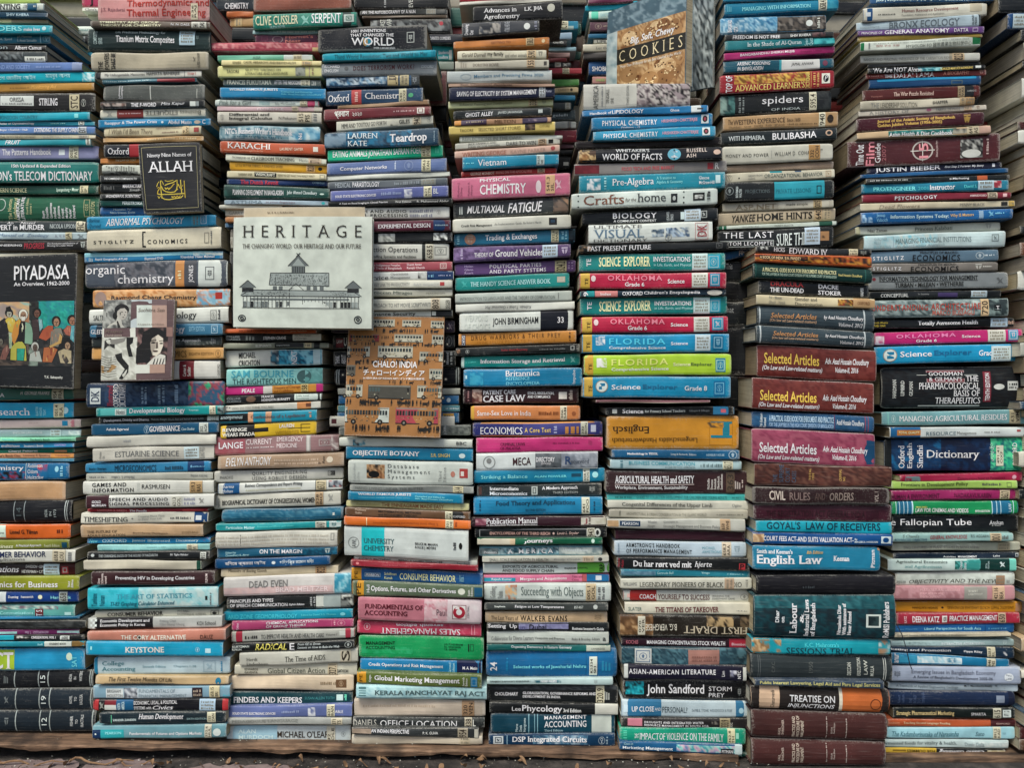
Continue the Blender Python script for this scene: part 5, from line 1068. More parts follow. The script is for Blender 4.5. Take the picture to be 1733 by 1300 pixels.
888 358 438 1180 350 430;365898;blue book above America, left of the cookbook;t 908 1090 40 75 d6dce4 b|SHOBHAA DE
910 445 490 1180 440 488;bd8782;dusty pink book just above America;z 930 985 20 80 9a6
=C1 1.60
858 492 640 1484 485 616;b9b6aew;white worn thick book titled America with photo of legs;p 1170 1484 0 100 4a4248,8a7c80,b9b0ac,2a262c,9a8c90;t 915 945 5 98 666 r|AMERICA;z 960 975 10 90 999;t 990 1035 20 80 666 rs|TINDALL\nSHI;t 1110 1125 10 90 777 r|THIRD EDITION;r 985 987 5 98 999
850 645 685 1590 610 655;2871b4;blue book titled Handbook of Lipidology with white end;r 1490 1590 0 100 c9cccc;t 895 1020 40 80 dfe8ee b|Handbook of;t 1025 1210 28 82 e6ecf0 b|LIPIDOLOGY;t 1368 1420 35 70 dfe8ee b|Ghose;r 1525 1560 40 60 444
905 688 762 1615 660 735;2d7cb9;blue book Physical Chemistry volume one, upper of the pair;t 968 1288 30 72 dfe8ee bg|PHYSICAL CHEMISTRY;t 1078 1188 80 95 cfe0ea b|(Volume - 1);t 1315 1525 35 68 c08a98 bk|HRISHIKESH CHATTERJEE;r 1548 1592 12 80 d8dcdc;o 1555 1585 22 70 333;o 1562 1578 32 60 b05060
915 768 825 1632 735 800;368cbf;blue book Physical Chemistry volume one, lower of the pair;t 975 1295 32 78 dfe8ee bg|PHYSICAL CHEMISTRY;t 1085 1195 88 100 cfe0ea b|(Volume - 1);t 1322 1532 38 75 c08a98 bk|HRISHIKESH CHATTERJEE;r 1555 1600 12 85 d8dcdc;o 1562 1592 22 75 333;o 1570 1585 34 62 b05060
808 828 872 1670 798 850;2d2426;dark brown blank book above World of Facts
828 878 950 1672 855 932;1d242e;black book titled World of Facts with a globe;p 832 930 0 100 b08050,8a5c34,d0b080,5a3c28;t 1045 1245 5 30 c9ccc8 s|WHITAKER'S;t 968 1320 42 92 e6e8e4 b|WORLD OF FACTS;o 1352 1430 5 95 7ab0d0;p 1370 1415 25 75 c9dce4,4a8cb8,e4e8e8;t 1462 1582 10 80 c9b8b0 bg|RUSSELL\nASH;o 1620 1662 25 65 d8b8a8
805 960 1030 1698 938 1005;8a8482;grey book with maroon end and red lettering below World of Facts;p 805 950 0 100 7a2430,7a2430,8a2c38;t 1082 1390 35 68 c05058 bk|FOOD TECH AND FREE MARKET;r 1585 1620 20 75 b03c44;t 1630 1652 20 75 c9c4c0 b|R
832 1030 1125 1688 1005 1100;2a8bb0;teal blue book titled Pre-Algebra;p 878 958 20 90 2a8bb0,dce6e6,dce6e6,2a8bb0;t 1025 1270 25 80 e2ecec s|Pre-Algebra;t 1285 1440 22 70 8fd0dc s|A Transition to\nAlgebra & Geometry;t 1535 1625 25 75 c9e0e4 b|Glencoe\nMcGraw-Hill;r 1632 1660 20 70 c9e0e4;z 975 995 15 85 a9d3dc
788 1135 1225 1645 1100 1195;c6cbc5;white book titled Crafts for the Home;t 858 1095 18 80 8a5a48 s|Crafts;t 1102 1165 45 68 6a5a54 i|for the;t 1172 1340 18 72 44484c s|home;r 1370 1408 25 80 33363a;o 1380 1398 40 68 b9bcb8;o 822 832 12 20 222;o 822 832 48 56 222;o 822 832 85 93 222;o 1440 1450 12 20 222;o 1440 1450 45 54 222;o 1440 1450 78 87 222;r 1500 1568 25 72 222;p 1510 1560 38 62 d8d8d4,222,d8d8d4;z 1575 1608 20 80 444
=C2 1.60
850 70 140 1645 38 115;242930;black book titled Biology;t 1030 1288 15 60 e2e4e0 bg|BIOLOGY;t 1035 1285 70 88 c9ccc8 b|A COMMUNITY CONTEXT;t 1345 1385 15 85 a9aeb0 r|LEONARD\nPENICK;r 1428 1450 20 80 b9c6c8;s 1450 1545 0 95 b5c0cc;q 1548 1582 20 75 c9ccc8
888 140 248 1615 118 228;cccec9;white book titled Ultimate Visual Dictionary;t 915 1200 4 22 666 s|ULTIMATE;t 915 1212 28 74 6a7c96 s|VISUAL;t 918 1235 80 96 666 s|DICTIONARY;p 1255 1330 35 75 6a7890,4a566c,9aa6b8,cccec9;p 1340 1480 30 80 8a98b0,cccec9,4a5a80,aab6c8;n 1335 1375 60 100 333;q 1512 1590 5 98 b04a4a;t 1525 1580 15 80 a8444a rs|DK
830 258 305 1712 236 285;222629;black narrow book titled Past Present Future;t 880 1252 22 80 d8d8d4 s|PAST PRESENT FUTURE;p 830 905 0 100 b88a68,c09a78,22262a;q 1635 1672 15 80 777
832 315 415 1690 302 405;27868e;teal textbook titled Science Explorer, upper of the teal pair;t 876 902 25 70 e4e6dc rb|TE;t 948 1250 18 75 d8c89a bsk|SCIENCE  EXPLORER;t 1268 1485 18 48 e0e6e2 b|INVESTIGATIONS;t 1270 1490 58 78 a9d3d3|in Life, Earth, and Physical;s 1495 1586 0 98 c0cdcc;r 1588 1660 10 90 3a9cc8;q 1592 1650 18 85 c9dce4
835 425 515 1695 418 510;be2649;crimson textbook titled Oklahoma Grade 6, upper of the crimson pair;r 840 895 0 100 d3ac4c;t 866 885 30 75 4a3a18 r|TE;o 902 930 15 55 e0c8c8;t 1000 1320 14 48 d87a8c bg|OKLAHOMA;t 1102 1215 58 85 ece4e0 b|Grade 6;t 1352 1450 40 68 ece4e0 b|Science;s 1493 1586 3 98 c6c6be;r 1600 1658 8 88 2f8cba;q 1605 1652 15 80 b9d6e4
838 528 565 1695 515 555;1d364c;dark teal book titled Children's Encyclopedia;r 838 922 0 100 2a8c9c;r 925 1058 0 100 c47a78;t 958 1020 30 75 e8d0c8|Index;t 1085 1205 20 80 dfe8e8 b|OXFORD;t 1212 1542 20 82 d6e0e2 b|Children's Encyclopedia;o 1582 1672 15 95 b9b4ac;t 858 885 15 90 W rb|9
838 568 672 1700 555 662;27868e;teal textbook titled Science Explorer, lower of the teal pair;t 880 906 25 70 e4e6dc rb|TE;t 950 1255 22 80 d8c89a bsk|SCIENCE  EXPLORER;t 1275 1490 28 52 e0e6e2 b|INVESTIGATIONS;t 1275 1500 60 78 a9d3d3|in Life, Earth, and Physical;s 1502 1598 8 98 c3cfce;r 1600 1662 15 90 3a9cc8;q 1604 1654 25 85 c9dce4
845 682 775 1705 675 768;be2649;crimson textbook titled Oklahoma Grade 6, lower of the crimson pair;r 850 908 0 100 d3ac4c;t 878 898 30 75 4a3a18 r|TE;o 918 945 15 55 e0c8c8;t 1015 1335 14 48 d87a8c bg|OKLAHOMA;t 1118 1230 58 85 ece4e0 b|Grade 6;t 1370 1470 38 62 ece4e0 b|Science;s 1505 1596 3 98 c6c6be;r 1612 1678 8 88 2f8cba;q 1617 1672 15 80 b9d6e4
850 785 890 1712 780 885;278bc8;sky blue textbook titled Florida Comprehensive Science;r 855 908 0 100 d3ac4c;t 876 896 40 78 4a3a18 r|TE;p 930 985 10 60 dfe6e2,278bc8,dfe6e2;t 1008 1338 20 55 5ab0e0 bg|FLORIDA;t 1008 1340 65 85 e0eaee b|Comprehensive Science;t 1370 1470 42 60 e0eaee b|Science;s 1512 1602 5 95 c3d0d8;r 1615 1678 10 88 1f70aa;q 1622 1672 18 80 b9d6e4
862 905 1025 1725 897 1022;afc734;lime yellow textbook titled Florida Comprehensive Science;r 866 915 0 100 cf9f3c;t 888 908 40 75 4a3a18 r|TE;p 935 995 15 60 e4e8dc,afc734,e4e8dc;t 1022 1355 20 52 c9d870 bg|FLORIDA;t 1022 1358 62 82 e6ead0 b|Comprehensive Science;t 1385 1485 42 58 d6e0a0 b|Science;t 1490 1612 42 60 4a5c3c b|Explorer;r 1632 1690 20 85 2a80b4;q 1637 1685 28 80 b9d6e4
855 1035 1155 1722 1030 1158;268bc5;sky blue textbook Science Explorer Grade 8, lowest of the textbooks;r 862 912 0 95 d0a94c;t 888 910 40 72 4a3a18 r|TE;o 928 1002 15 75 d8dcd8;n 928 1002 15 75 c09040;p 948 985 30 60 2a7cb4,2a7cb4;t 1022 1192 38 62 e2ecee b|Science;t 1205 1408 38 64 2a6aa0 b|Explorer;t 1450 1582 42 65 e2ecee b|Grade 8;r 1622 1690 20 88 1c70b0;q 1628 1682 28 80 9cc8e0
930 1168 1185 1600 1170 1185;865862;old rose hardback lying over Science for Primary School;r 950 1590 75 100 c0b8a4
=C3 1.61
850 35 80 1605 28 80;24282b;black and blue book titled Science for Primary School Teachers;r 1480 1605 0 100 3a74aa;t 948 1070 18 72 dcdcd8 b|Science;t 1078 1315 28 70 c3c5c2 s|for Primary School Teachers;t 1338 1458 35 65 9a9c9c|Gillespie & Gillespie;r 1525 1555 30 70 c46070;r 888 916 20 75 c9c9c4
855 85 278 1630 82 280;c8882a;large orange yellow dictionary titled Englisch, printed upside down;t 888 1102 25 52 3a2a12 us|Englisch;t 885 1388 62 80 5a4018 us|Langenscheidts Handwörterbuch;r 1465 1590 18 24 2a7c9c;r 1535 1575 18 62 2a7c9c;r 1465 1590 58 66 2a7c9c;q 1455 1594 15 88 a8701c;p 1440 1540 20 35 c8882a,5a4a38,c8882a
885 282 330 1635 285 342;275f96;blue book titled Methodology in TESOL;t 975 1155 35 68 dfe6ec bs|Methodology in TESOL;t 1230 1380 38 65 c3d0dc s|Long & Richards, Editors;t 1440 1545 38 62 a9bccc|NEWBURY HOUSE;n 1570 1620 8 92 c9d6e0
875 338 395 1648 348 402;abc0c8;pale blue book titled Business Communication;t 985 1372 15 55 5a9cb8 b|BUSINESS COMMUNICATION;t 1198 1372 62 85 5a6c74|A CASE METHOD APPROACH;z 1405 1530 25 80 6a7c84;s 1535 1595 0 100 c9c4ac|651.7;z 930 955 10 90 6a8c9c
850 405 535 1690 408 540;462b2f;maroon thick book titled Agricultural Health and Safety;t 903 1368 22 56 e6dcdc bsk|AGRICULTURAL HEALTH and SAFETY;r 903 1368 60 63 c9b8b4;t 903 1330 66 86 d8ccc8 b|Workplace, Environment, Sustainability;t 1445 1535 15 85 d3c4c0 rs|McDuffie\nDosman\nSemchuk\nOlenchock\nSenthilselvan;s 1555 1605 5 98 6a5648|363;n 1605 1642 45 80 d8ccc8;z 1645 1656 40 80 c9b8b4
855 542 580 1670 542 585;55adb8;cyan thin book titled Guides to Collection Development;t 1030 1560 30 70 2a6470|GUIDES TO COLLECTION DEVELOPMENT FOR CHILDREN AND YOUNG ADULTS;z 905 1005 30 65 2a7480;z 1590 1640 40 60 2a7480
860 580 625 1688 585 638;c3bfb2;cream book titled Congenital Differences of the Upper Limb;t 945 1475 25 82 444 s|Congenital Differences of the Upper Limb;t 1590 1645 30 72 777 s|Ogino
870 630 680 1685 635 692;bab3a4;beige book about architectural and urban conservation;t 970 1440 38 68 8a8678|ARCHITECTURAL & URBAN CONSERVATION IN THE ISLAMIC WORLD;z 1500 1655 45 62 8a8678;z 925 940 20 80 8a8678
858 690 740 1668 690 765;b8b6ae;grey white book titled Concepts in Strategic Management;p 858 925 0 100 c9a27c,b8946c;r 932 1052 15 72 22406c;t 945 1040 28 60 c9d3dc b|PEARSON;t 1188 1520 55 88 666k|Strategic Management and Business Policy;t 1188 1272 15 40 777|Concepts in;t 1095 1148 10 85 777|Wheelen\nHunger;s 1520 1580 0 100 bfa080|658 WHE
905 755 808 1668 765 822;4a2836c;plain maroon cloth book above the Performance Management handbook;r 905 925 0 100 5a3040
900 815 905 1675 825 915;afbac6;pale blue book titled Handbook of Performance Management;t 968 1355 15 80 2c3036 bg|ARMSTRONG'S HANDBOOK\nOF PERFORMANCE MANAGEMENT;t 1415 1528 30 72 6a98b0|MICHAEL\nARMSTRONG;s 1530 1585 0 100 bfb09c|658.3 ARA;n 1598 1640 25 70 7a8a98;z 915 932 20 80 8a98a8
915 912 980 1695 920 998;27292c;black book with Danish title, Du har rørt ved mit hjerte;t 1012 1355 28 80 e6e6e2 bs|Du har rørt ved mit;t 1370 1472 28 85 e6e6e2 is|hjerte;t 918 955 10 90 a83844 rb|Hanne\nHolst;r 1632 1668 40 88 b83c44;t 1638 1662 45 82 27292c b|P
938 985 1025 1695 990 1035;2d7a9a;teal blue thin book under the Danish titled book;p 938 1142 0 100 6a88a4,7a98b0,5a7a98;t 1150 1245 28 65 a9ccd8|Gertrude Bell;t 1410 1458 30 65 a9ccd8|Virago;z 1560 1660 40 65 8fb8c8
=C4 1.61
885 0 62 1672 -5 65;c3bfb2;cream book titled Legendary Pioneers of Black Radio;t 998 1610 35 78 55544c s|LEGENDARY PIONEERS OF BLACK RADIO;t 900 982 35 65 777 s|WILLIAMS;s 1508 1565 0 100 b89c84;n 1632 1650 15 85 666
900 70 132 1672 68 142;c9c7bf;white book with red end titled Coach Yourself to Success;r 900 1100 0 100 b0302f;t 998 1095 35 80 ece0dc b|COACH;t 1108 1418 35 80 6a2c34 b|YOURSELF TO SUCCESS;t 1432 1568 40 78 666|WINNING THE\nINVESTMENT GAME;n 1600 1650 30 80 666;r 925 940 30 65 e0b0a8
910 142 210 1675 145 220;cac3b2;cream book titled The Titans of Takeover;t 1092 1475 35 80 7a2c34 bs|THE TITANS OF TAKEOVER;t 932 1012 40 70 55706c|SLATER;z 1580 1645 60 70 888
880 215 345 1682 228 352;352e27;black brown photo book titled First Draft, printed upside down;p 880 1080 0 100 b08a60,c09a70,8a6444,6a4c34;p 1400 1560 0 50 c9a880,352e27,b0946c;p 1600 1682 0 100 8a745c,352e27,6a5844;t 1262 1645 50 85 a99c88 us|FIRST DRAFT;t 1035 1220 42 72 c9c2b4 u|B.G. VERGHESE;s 988 1032 5 92 c9c2b0|070 VER
890 352 400 1660 358 418;38203000;dark plum book with red end titled Managing Concentrated Stock Wealth;r 1535 1640 5 95 b03044;t 1042 1510 30 75 e6dce2 bk|MANAGING CONCENTRATED STOCK WEALTH;t 918 990 30 75 b86a78 bk|KOCHIS;t 1550 1640 45 80 e8b0b8|Bloomberg
890 408 515 1665 418 525;375063w;marbled blue worn book with brown pink label, lower sixth stack;p 890 1290 0 100 375063,4a6678,2c4254,5a7888,2f4a60;p 1478 1665 0 100 375063,4a6678,2c4254,5a7888;r 1290 1475 10 95 a07268;r 970 1070 8 92 c4c4c0;q 978 1062 18 85 7a88b0;z 1310 1460 40 75 8a5c54
905 512 600 1640 525 618;27233d;dark indigo book titled Asian-American Literature;r 905 930 0 95 c9c9c4;r 1618 1638 8 95 c9c9c4;t 935 1455 28 62 e6e4e6 bg|ASIAN-AMERICAN LITERATURE;t 1490 1508 35 70 d0ccd6 r|Lim;p 1540 1580 30 75 8a88a0,27233d,c9c6d0;t 1585 1605 30 80 d0ccd6 rb|NTC
900 610 720 1650 612 725;1d2226;black thick paperback titled Storm Prey;p 915 1025 5 75 2a9ab8,1d2226,3ab0cc,2080a0;t 1042 1385 20 85 e6e8e2 bk|John Sandford;t 1412 1550 30 88 d3d6d3|STORM\nPREY;o 1585 1608 35 80 444a4c;n 1585 1608 35 80 aaa
890 722 830 1650 735 832;b9c5cd;white and blue book titled Up Close and Personal;r 890 1130 0 100 4577aa;r 1575 1650 0 100 4577aa;t 952 1085 38 68 e2eaee b|UP CLOSE;t 1090 1126 45 62 c9d8e4|AND;t 1135 1285 38 72 4a5460|PERSONAL?;t 1312 1552 48 66 6a7480|GAMBLE, STONE, WOODCOCK & FOSS;r 905 928 30 70 c9d6e0;o 1592 1622 40 75 a9c4d8
890 835 885 1655 838 905;373335;black brown book titled Droughts and Integrated Water Resource Management;r 928 1015 5 90 c47a8a;t 1028 1412 30 85 d8d6d2 bg|DROUGHTS AND INTEGRATED WATER\nRESOURCE MANAGEMENT IN SOUTH ASIA;s 1478 1540 0 100 a89878|333.9;p 1430 1478 0 60 8a8278,373335;t 1540 1555 40 85 c9c6bc r|SOC
880 890 972 1635 900 1000;289f80;green book titled The Impact of Violence on the Family;t 998 1115 35 82 e0ece4 sk|IMPACT;t 1118 1502 35 82 dcebe4 sk|OF VIOLENCE ON THE FAMILY;t 970 992 38 75 e0ece4 rs|THE;s 1525 1570 0 100 cfc8a4|362.8 TH;z 895 930 20 85 6ac8a8;r 1575 1592 25 60 a9d8c4
880 978 1028 1615 995 1062;285a92;blue book titled Marketing Management, second from bottom of the sixth stack;p 1220 1570 0 100 5a88b4,a890b8,c9a8b8,a9d0c8,4a98b0;t 898 1198 45 88 c9dce8 b|Marketing Management;t 905 960 8 30 a9c4d8|Cases in;r 1485 1562 40 90 222c3c;t 1490 1558 52 80 e0e4e4 s|PITMAN;r 1570 1615 0 100 b9c6c8
895 1030 1060 1642 1045 1090;1d514c;dark green narrow book titled Security Alliance, lowest of the sixth stack;t 1042 1362 18 62 dce4de b|THE U.S.-JAPAN SECURITY ALLIANCE;t 978 1015 22 55 c9d6d0|Osius;r 945 953 15 65 dce4de;t 1565 1610 45 75 a9c4bc b|PRAEGER
=D1 1.62
108 -45 8 735 -70 -12;2d7aa8;blue book cut by the top edge above Managing with Information
115 15 80 732 -10 50;2780b0;blue book titled Managing with Information;t 210 580 40 72 8fc4d8 s|MANAGING WITH INFORMATION;s 622 668 0 100 c9c4b0|658.4;n 128 155 25 75 7fb8d0;p 668 732 0 100 2780b0,4a98bc
92 95 185 665 75 160;4a7aa8;blue sky and mountain photo book, scripture title upright at left;p 92 420 0 100 3a6ca4,8fb0cc,5a88b8,a9c0d0,4a7aa8;p 400 665 0 100 5a5048,8a8078,3a3634,6a6058;t 132 188 15 90 dfe6ea rb|BHAGAVAD\nGITA;o 555 592 30 70 d6d8d4;z 612 635 20 85 c9c9c0
118 185 215 705 168 195;484a4c;dark grey narrow book titled Freedom Is Not Free;t 160 415 25 90 d8d8d4 b|FREEDOM IS NOT FREE;t 470 582 30 80 c9c9c4 b|SHIV KHERA;p 590 660 10 90 3a3c3e,7a5a5c
118 215 275 712 195 240;28778a;teal book titled In the Shade of Al-Quran;t 238 532 30 78 c3dadc s|In the Shade of Al-Quran;t 548 595 5 95 a9ccd0 r|Syed\nQutb;p 600 712 0 100 28778a,3a98ac,5ab0bc
112 285 325 712 245 282;b23278;magenta pink book with white lettering, seventh stack near the top;t 200 492 25 72 e8d8e0 bk|BANGABANDHU SHEIKH MUJIB;t 525 640 35 75 8a2058|Enayet Ullah
110 328 395 705 310 365;1c5a78;dark teal and white book titled Arsenic Poisoning in Bangladesh;r 422 630 0 100 c9c6c4;r 412 424 0 100 4a98b0;t 182 362 15 88 dfe6e6 bi|ARSENIC POISONING\nIN BANGLADESH;t 475 595 30 65 444 i|JAMAL ANWAR;o 645 672 20 75 7a4058
90 405 505 710 372 470;a82c36;red and gold learner's dictionary, seventh stack;p 168 575 5 55 c9983c,a82c36,d8b050,8a5a20;t 122 158 5 95 ece4dc rb|TOP OF;t 172 548 58 92 d8b868 s|ADVANCED LEARNER'S;t 552 575 5 95 d8b868 rb|DICTIONARY;r 582 584 0 100 d8b868;z 590 630 15 90 d8a868;r 640 685 20 75 e0dcd0;o 648 678 28 68 222;t 655 672 32 62 e0dcd0 i|P
92 515 620 692 485 595;23272a;black book titled Spiders of India;p 92 172 0 100 3a6468,5a8484,2a4448,8a9c94;t 318 540 18 66 d3d8d4|spiders;t 368 525 78 90 a9b0b0|OF INDIA;z 188 225 15 95 8a9090;s 572 612 5 95 c6bfa8|595.4;p 612 692 0 100 23272a,3a3e40,23272a
108 630 705 730 598 678;b28e66;tan book titled The Western Experience;t 162 442 28 62 4a3826 s|WESTERN EXPERIENCE;t 135 160 25 60 4a3826 i|The;t 452 525 35 58 5a4836 s|Since 1600;t 138 440 72 88 6a5840 s|Chambers · Grew · Herlihy · Rabb · Woloch;z 455 620 70 80 6a5840;s 625 660 0 100 cdc6b0|940;o 670 705 20 75 3a2c20
95 715 780 722 685 750;2c3439;slate black book titled Bulibasha;t 375 612 22 78 e6e8e4 b|BULIBASHA;t 135 335 40 75 c3c8c8 s|WITI IHIMAERA;o 660 698 20 70 c9a890;o 668 690 30 60 2c3439
105 790 888 702 772 860;c3bfb2;cream white book titled Money and Power;t 122 352 45 65 333 g|MONEY AND POWER;t 385 590 42 65 444 g|WILLIAM D. COHAN;s 570 632 5 95 b88c58|332 COH;p 612 645 30 55 222,c3bfb2;r 368 370 30 75 999
118 892 930 704 868 912;a28b78w;brown page edged book between Money and Power and Organizational Behavior
118 935 990 710 910 958;c6beaa;cream book titled Organizational Behavior;t 330 645 30 70 4a5c60|ORGANIZATIONAL BEHAVIOR;r 360 425 0 18 3a90a8;r 495 530 0 15 4a5a80;t 245 318 30 80 777|NEWSTROM\nDAVIS;q 662 692 15 85 a87850;n 125 158 20 80 8a7c68;r 190 197 50 65 222
118 985 1085 708 970 1065;282d31;black book with turquoise panel, seventh stack above Home Hints;r 385 655 0 100 3a98b8;t 225 360 42 68 6a7478 s|PROJECTIONS;t 175 208 25 85 b9c0c0 rb|BOORMAN\nWALTER;t 390 580 42 66 2a7894 s|PRIVATE LESSONS;n 120 165 25 70 a9b0b0;q 612 638 30 75 1d2428
105 1095 1145 705 1075 1120;b3ab9b;stone grey narrow book titled Made Simple;t 175 395 25 85 8a7c68 b|ASP.NET;t 448 565 30 70 333|made simple;r 405 705 0 100 bdb6a6;s 595 640 0 100 b8a078|005;r 412 440 0 100 c6bfae
=D2 1.63
20 70 140 675 38 105;bba990;cream tan book titled Home Hints;t 95 228 22 80 33302a bi|YANKEE;t 232 545 22 80 33302a bs|HOME HINTS;s 555 600 0 100 c0a480|640;s 605 650 0 100 bda98a
12 142 162 685 110 135;c0c5bb;thin white book with green ends under Home Hints;r 12 42 0 100 2a6a4c;r 48 65 0 100 2a6a4c;r 585 685 0 100 2f5c48;t 335 440 30 75 666|KHADY SELECTA;t 150 245 35 75 888|Nasreddin Beg
15 170 272 665 140 255;25282b;black book titled The Last Sure Thing;t 48 328 10 42 d3d6d3 g|THE LAST;q 28 330 55 90 c9ccc8;t 80 322 62 82 d3d6d3 g|TOM LECOMPTE;t 345 560 25 88 c3c6c4 sk|SURE THING;s 502 588 2 88 b9c4d4;r 590 640 25 70 b0825a;p 598 632 32 62 3a2c24,b0825a
=D2 1.66 b
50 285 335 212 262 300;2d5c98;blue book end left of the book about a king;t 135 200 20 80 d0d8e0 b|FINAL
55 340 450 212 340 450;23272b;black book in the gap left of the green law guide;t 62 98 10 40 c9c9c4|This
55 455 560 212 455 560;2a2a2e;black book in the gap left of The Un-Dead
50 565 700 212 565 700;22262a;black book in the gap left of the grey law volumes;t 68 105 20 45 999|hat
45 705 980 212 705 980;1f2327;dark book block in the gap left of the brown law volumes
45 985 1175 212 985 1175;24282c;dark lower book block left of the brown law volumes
=D2 1.57
228 250 290 878 272 312;292c2f;black book with white lettering about an English king, top of the brick law pile;t 418 632 15 95 e2e4e0 s|EDWARD IV;t 330 392 20 75 d3d5d0 s|HICKS;s 750 800 0 100 cbbfa0;n 812 852 20 85 b9b9b0;p 250 300 5 60 c9c9c4,292c2f
225 293 338 880 313 375;bf5a2c;orange and black flame patterned book of India;p 225 880 0 100 bf5a2c,24201f,cf8a38,8a3a20,2a2422,c86a30;r 250 520 15 65 241f1e;t 252 482 25 60 c9a880 b|A BOOK OF INDIA  B.N. PANDEY
215 345 430 885 382 462;1d4643h;dark green law book titled A Practical Guide Book for Enrolment;t 265 680 28 55 b9b48c bsk|A PRACTICAL GUIDE BOOK FOR ENROLMENT AND PRACTICE;t 265 682 62 80 a9b8a8 bk|FOR THE LAWYERS IN THE HIGH COURT DIVISION OF THE SUPREME COURT OF BANGLADESH;t 690 825 45 68 c0b070 b|Asad Hossain Choudhury;r 228 232 0 100 3a6660;r 842 848 0 100 3a6660
245 442 520 862 470 545;242629;black book titled The Un-Dead in red and white;t 312 497 8 42 b83a3c bs|DRACULA;t 308 497 52 85 e0e0dc bs|THE UN-DEAD;t 578 710 12 88 e0e0dc bs|DACRE\nSTOKER;t 815 832 25 90 c9c9c4 rb|HARPER
232 525 580 898 550 605;c6b797;cream book titled Gender and Discrimination;p 688 775 0 100 c08a3c,2a2420,a03a34,d0a850,5a4a3c;r 775 898 0 100 c09a70;t 448 602 8 92 555 s|Gender and\nDiscrimination;t 302 375 10 35 777 s|Pal - Bhasin;t 302 395 55 85 777 i|Ghosh - Vanaik;t 798 868 35 65 8a5a3c s|OXFORD
238 585 690 895 610 730;47525dh;slate grey law volume titled Selected Articles, upper of the grey pair;r 248 256 0 100 b9bec0;r 835 843 0 100 b9bec0;t 312 570 35 62 c08a5c bi|Selected Articles;t 308 570 66 85 c09a7c b|(On law ad Law-related matters);t 610 832 38 62 d3d6d8 bi|by Asad Hossain Choudhury;t 695 828 70 92 d3d6d8 bi|Volume-I, 2012
232 695 795 895 735 825;434f5ah;slate grey law volume titled Selected Articles, lower of the grey pair;r 252 260 0 100 b9bec0;r 838 846 0 100 b9bec0;t 325 578 28 55 c08a5c bi|Selected Articles;t 320 578 60 78 c09a7c b|(On law ad Law-related matters);t 618 838 30 55 d3d6d8 bi|by Asad Hossain Choudhury;t 702 832 65 88 d3d6d8 bi|Volume-I, 2012
235 805 985 905 840 1015;76312d;brick red thick law volume titled Selected Articles, upper of the brick pair;p 240 900 3 97 76312d,7e3833,6e2c29,823c36;t 275 585 24 58 c9a84c b|Selected Articles;t 265 602 63 82 e0d8d0 bi|(On Law and Law-related matters);t 618 862 30 55 e0d8d0 bi|Adv. Asad Hossain Choudhury;t 675 802 58 78 e0d8d0 bi|Volume-II, 2016
208 990 1165 892 1025 1195;7b3430;brick red thick law volume titled Selected Articles, lower of the brick pair;p 215 885 3 97 7b3430,843c37,72302c,863f38;t 253 568 38 72 cfae4c b|Selected Articles;t 246 584 77 96 e0d8d0 bi|(On Law and Law-related matters);t 602 850 44 70 e0d8d0 bi|Adv. Asad Hossain Choudhury;t 660 790 72 92 e0d8d0 bi|Volume-II, 2016
=D3 1.57
145 55 150 860 88 182;365a8e;denim blue cloth law guide between brick red and rose volumes;p 145 860 0 100 365a8e,41659a,30527f,3f6094;t 245 625 18 55 a9b8d4 bsk|A PRACTICAL GUIDE BOOK FOR ENROLMENT AND PRACTICE;t 245 625 62 88 98aacb bsk|FOR THE LAWYERS IN THE HIGH COURT DIVISION OF BANGLADESH;t 192 228 10 95 c3ccdc rb|7th Edition\nRevised;t 640 798 30 72 c9d0e0 bk|Asad Hossain Choudhury;r 805 810 0 100 a04a60;r 822 826 0 100 a04a60;r 628 631 0 100 8a3a58
145 155 350 865 188 388;984460;rose pink torn law volume titled Selected Articles;p 150 860 3 97 984460,a04c66,8e3c58,a6566c;t 190 522 40 70 e6e0d8 b|Selected Articles;t 182 538 76 94 e2d8d4 bi|(On Law and Law-related matters);t 558 820 42 65 e2d8d4 bi|Adv. Asad Hossain Choudhury;t 615 755 66 84 e2d8d4 bi|Volume-II, 2016;r 815 865 20 90 2a5080;o 800 850 30 88 2a5080
160 358 490 962 382 498;643832w;mottled brown worn leather law volume under the rose volume;p 160 962 0 100 643832,74463c,54302c,7a5044,5a3430;t 268 405 5 85 5a6a88 rk|THE\nSUPREME\nCOURT\nCASES;t 480 510 15 70 c09a58 r|TOTAL\n1932;t 655 690 15 70 c09a58 r|CRIMINAL\nNO.
150 495 595 950 505 602;3c2428w;dark brown law volume with rubbed title Civil Rules and Orders;t 248 340 22 75 b9aaa0 b|CIVIL;t 365 485 28 75 8a7470 b|RULES;t 512 572 32 75 6a5450 b|AND;t 598 740 32 80 9a8880 b|ORDERS;t 862 885 25 85 b0a098 r|VOL. I
155 600 690 960 602 705;522637;plain maroon law book with faded dark title;t 230 805 38 75 3a1a2a b|THE REGISTRATION ACT GENERAL INDIA;r 812 885 35 80 462030;z 165 280 0 4 c9b8b0
170 695 760 962 702 775;279cc0;cyan book titled Law of Receivers;t 232 895 8 72 1c4460 b|GOYAL'S  LAW OF RECEIVERS
150 762 830 968 778 842;22529c;royal blue book titled Court Fees Act;t 215 738 28 72 d6e2ea bk|COURT FEES ACT-AND SUITS VALUATION ACT-;t 745 880 35 80 c3d3e0 b|By\nMAQBUL HOSSAIN;p 150 218 0 100 c09a78,d3b890,a88060;r 900 958 15 80 c9d3d8;o 910 945 25 72 22529c
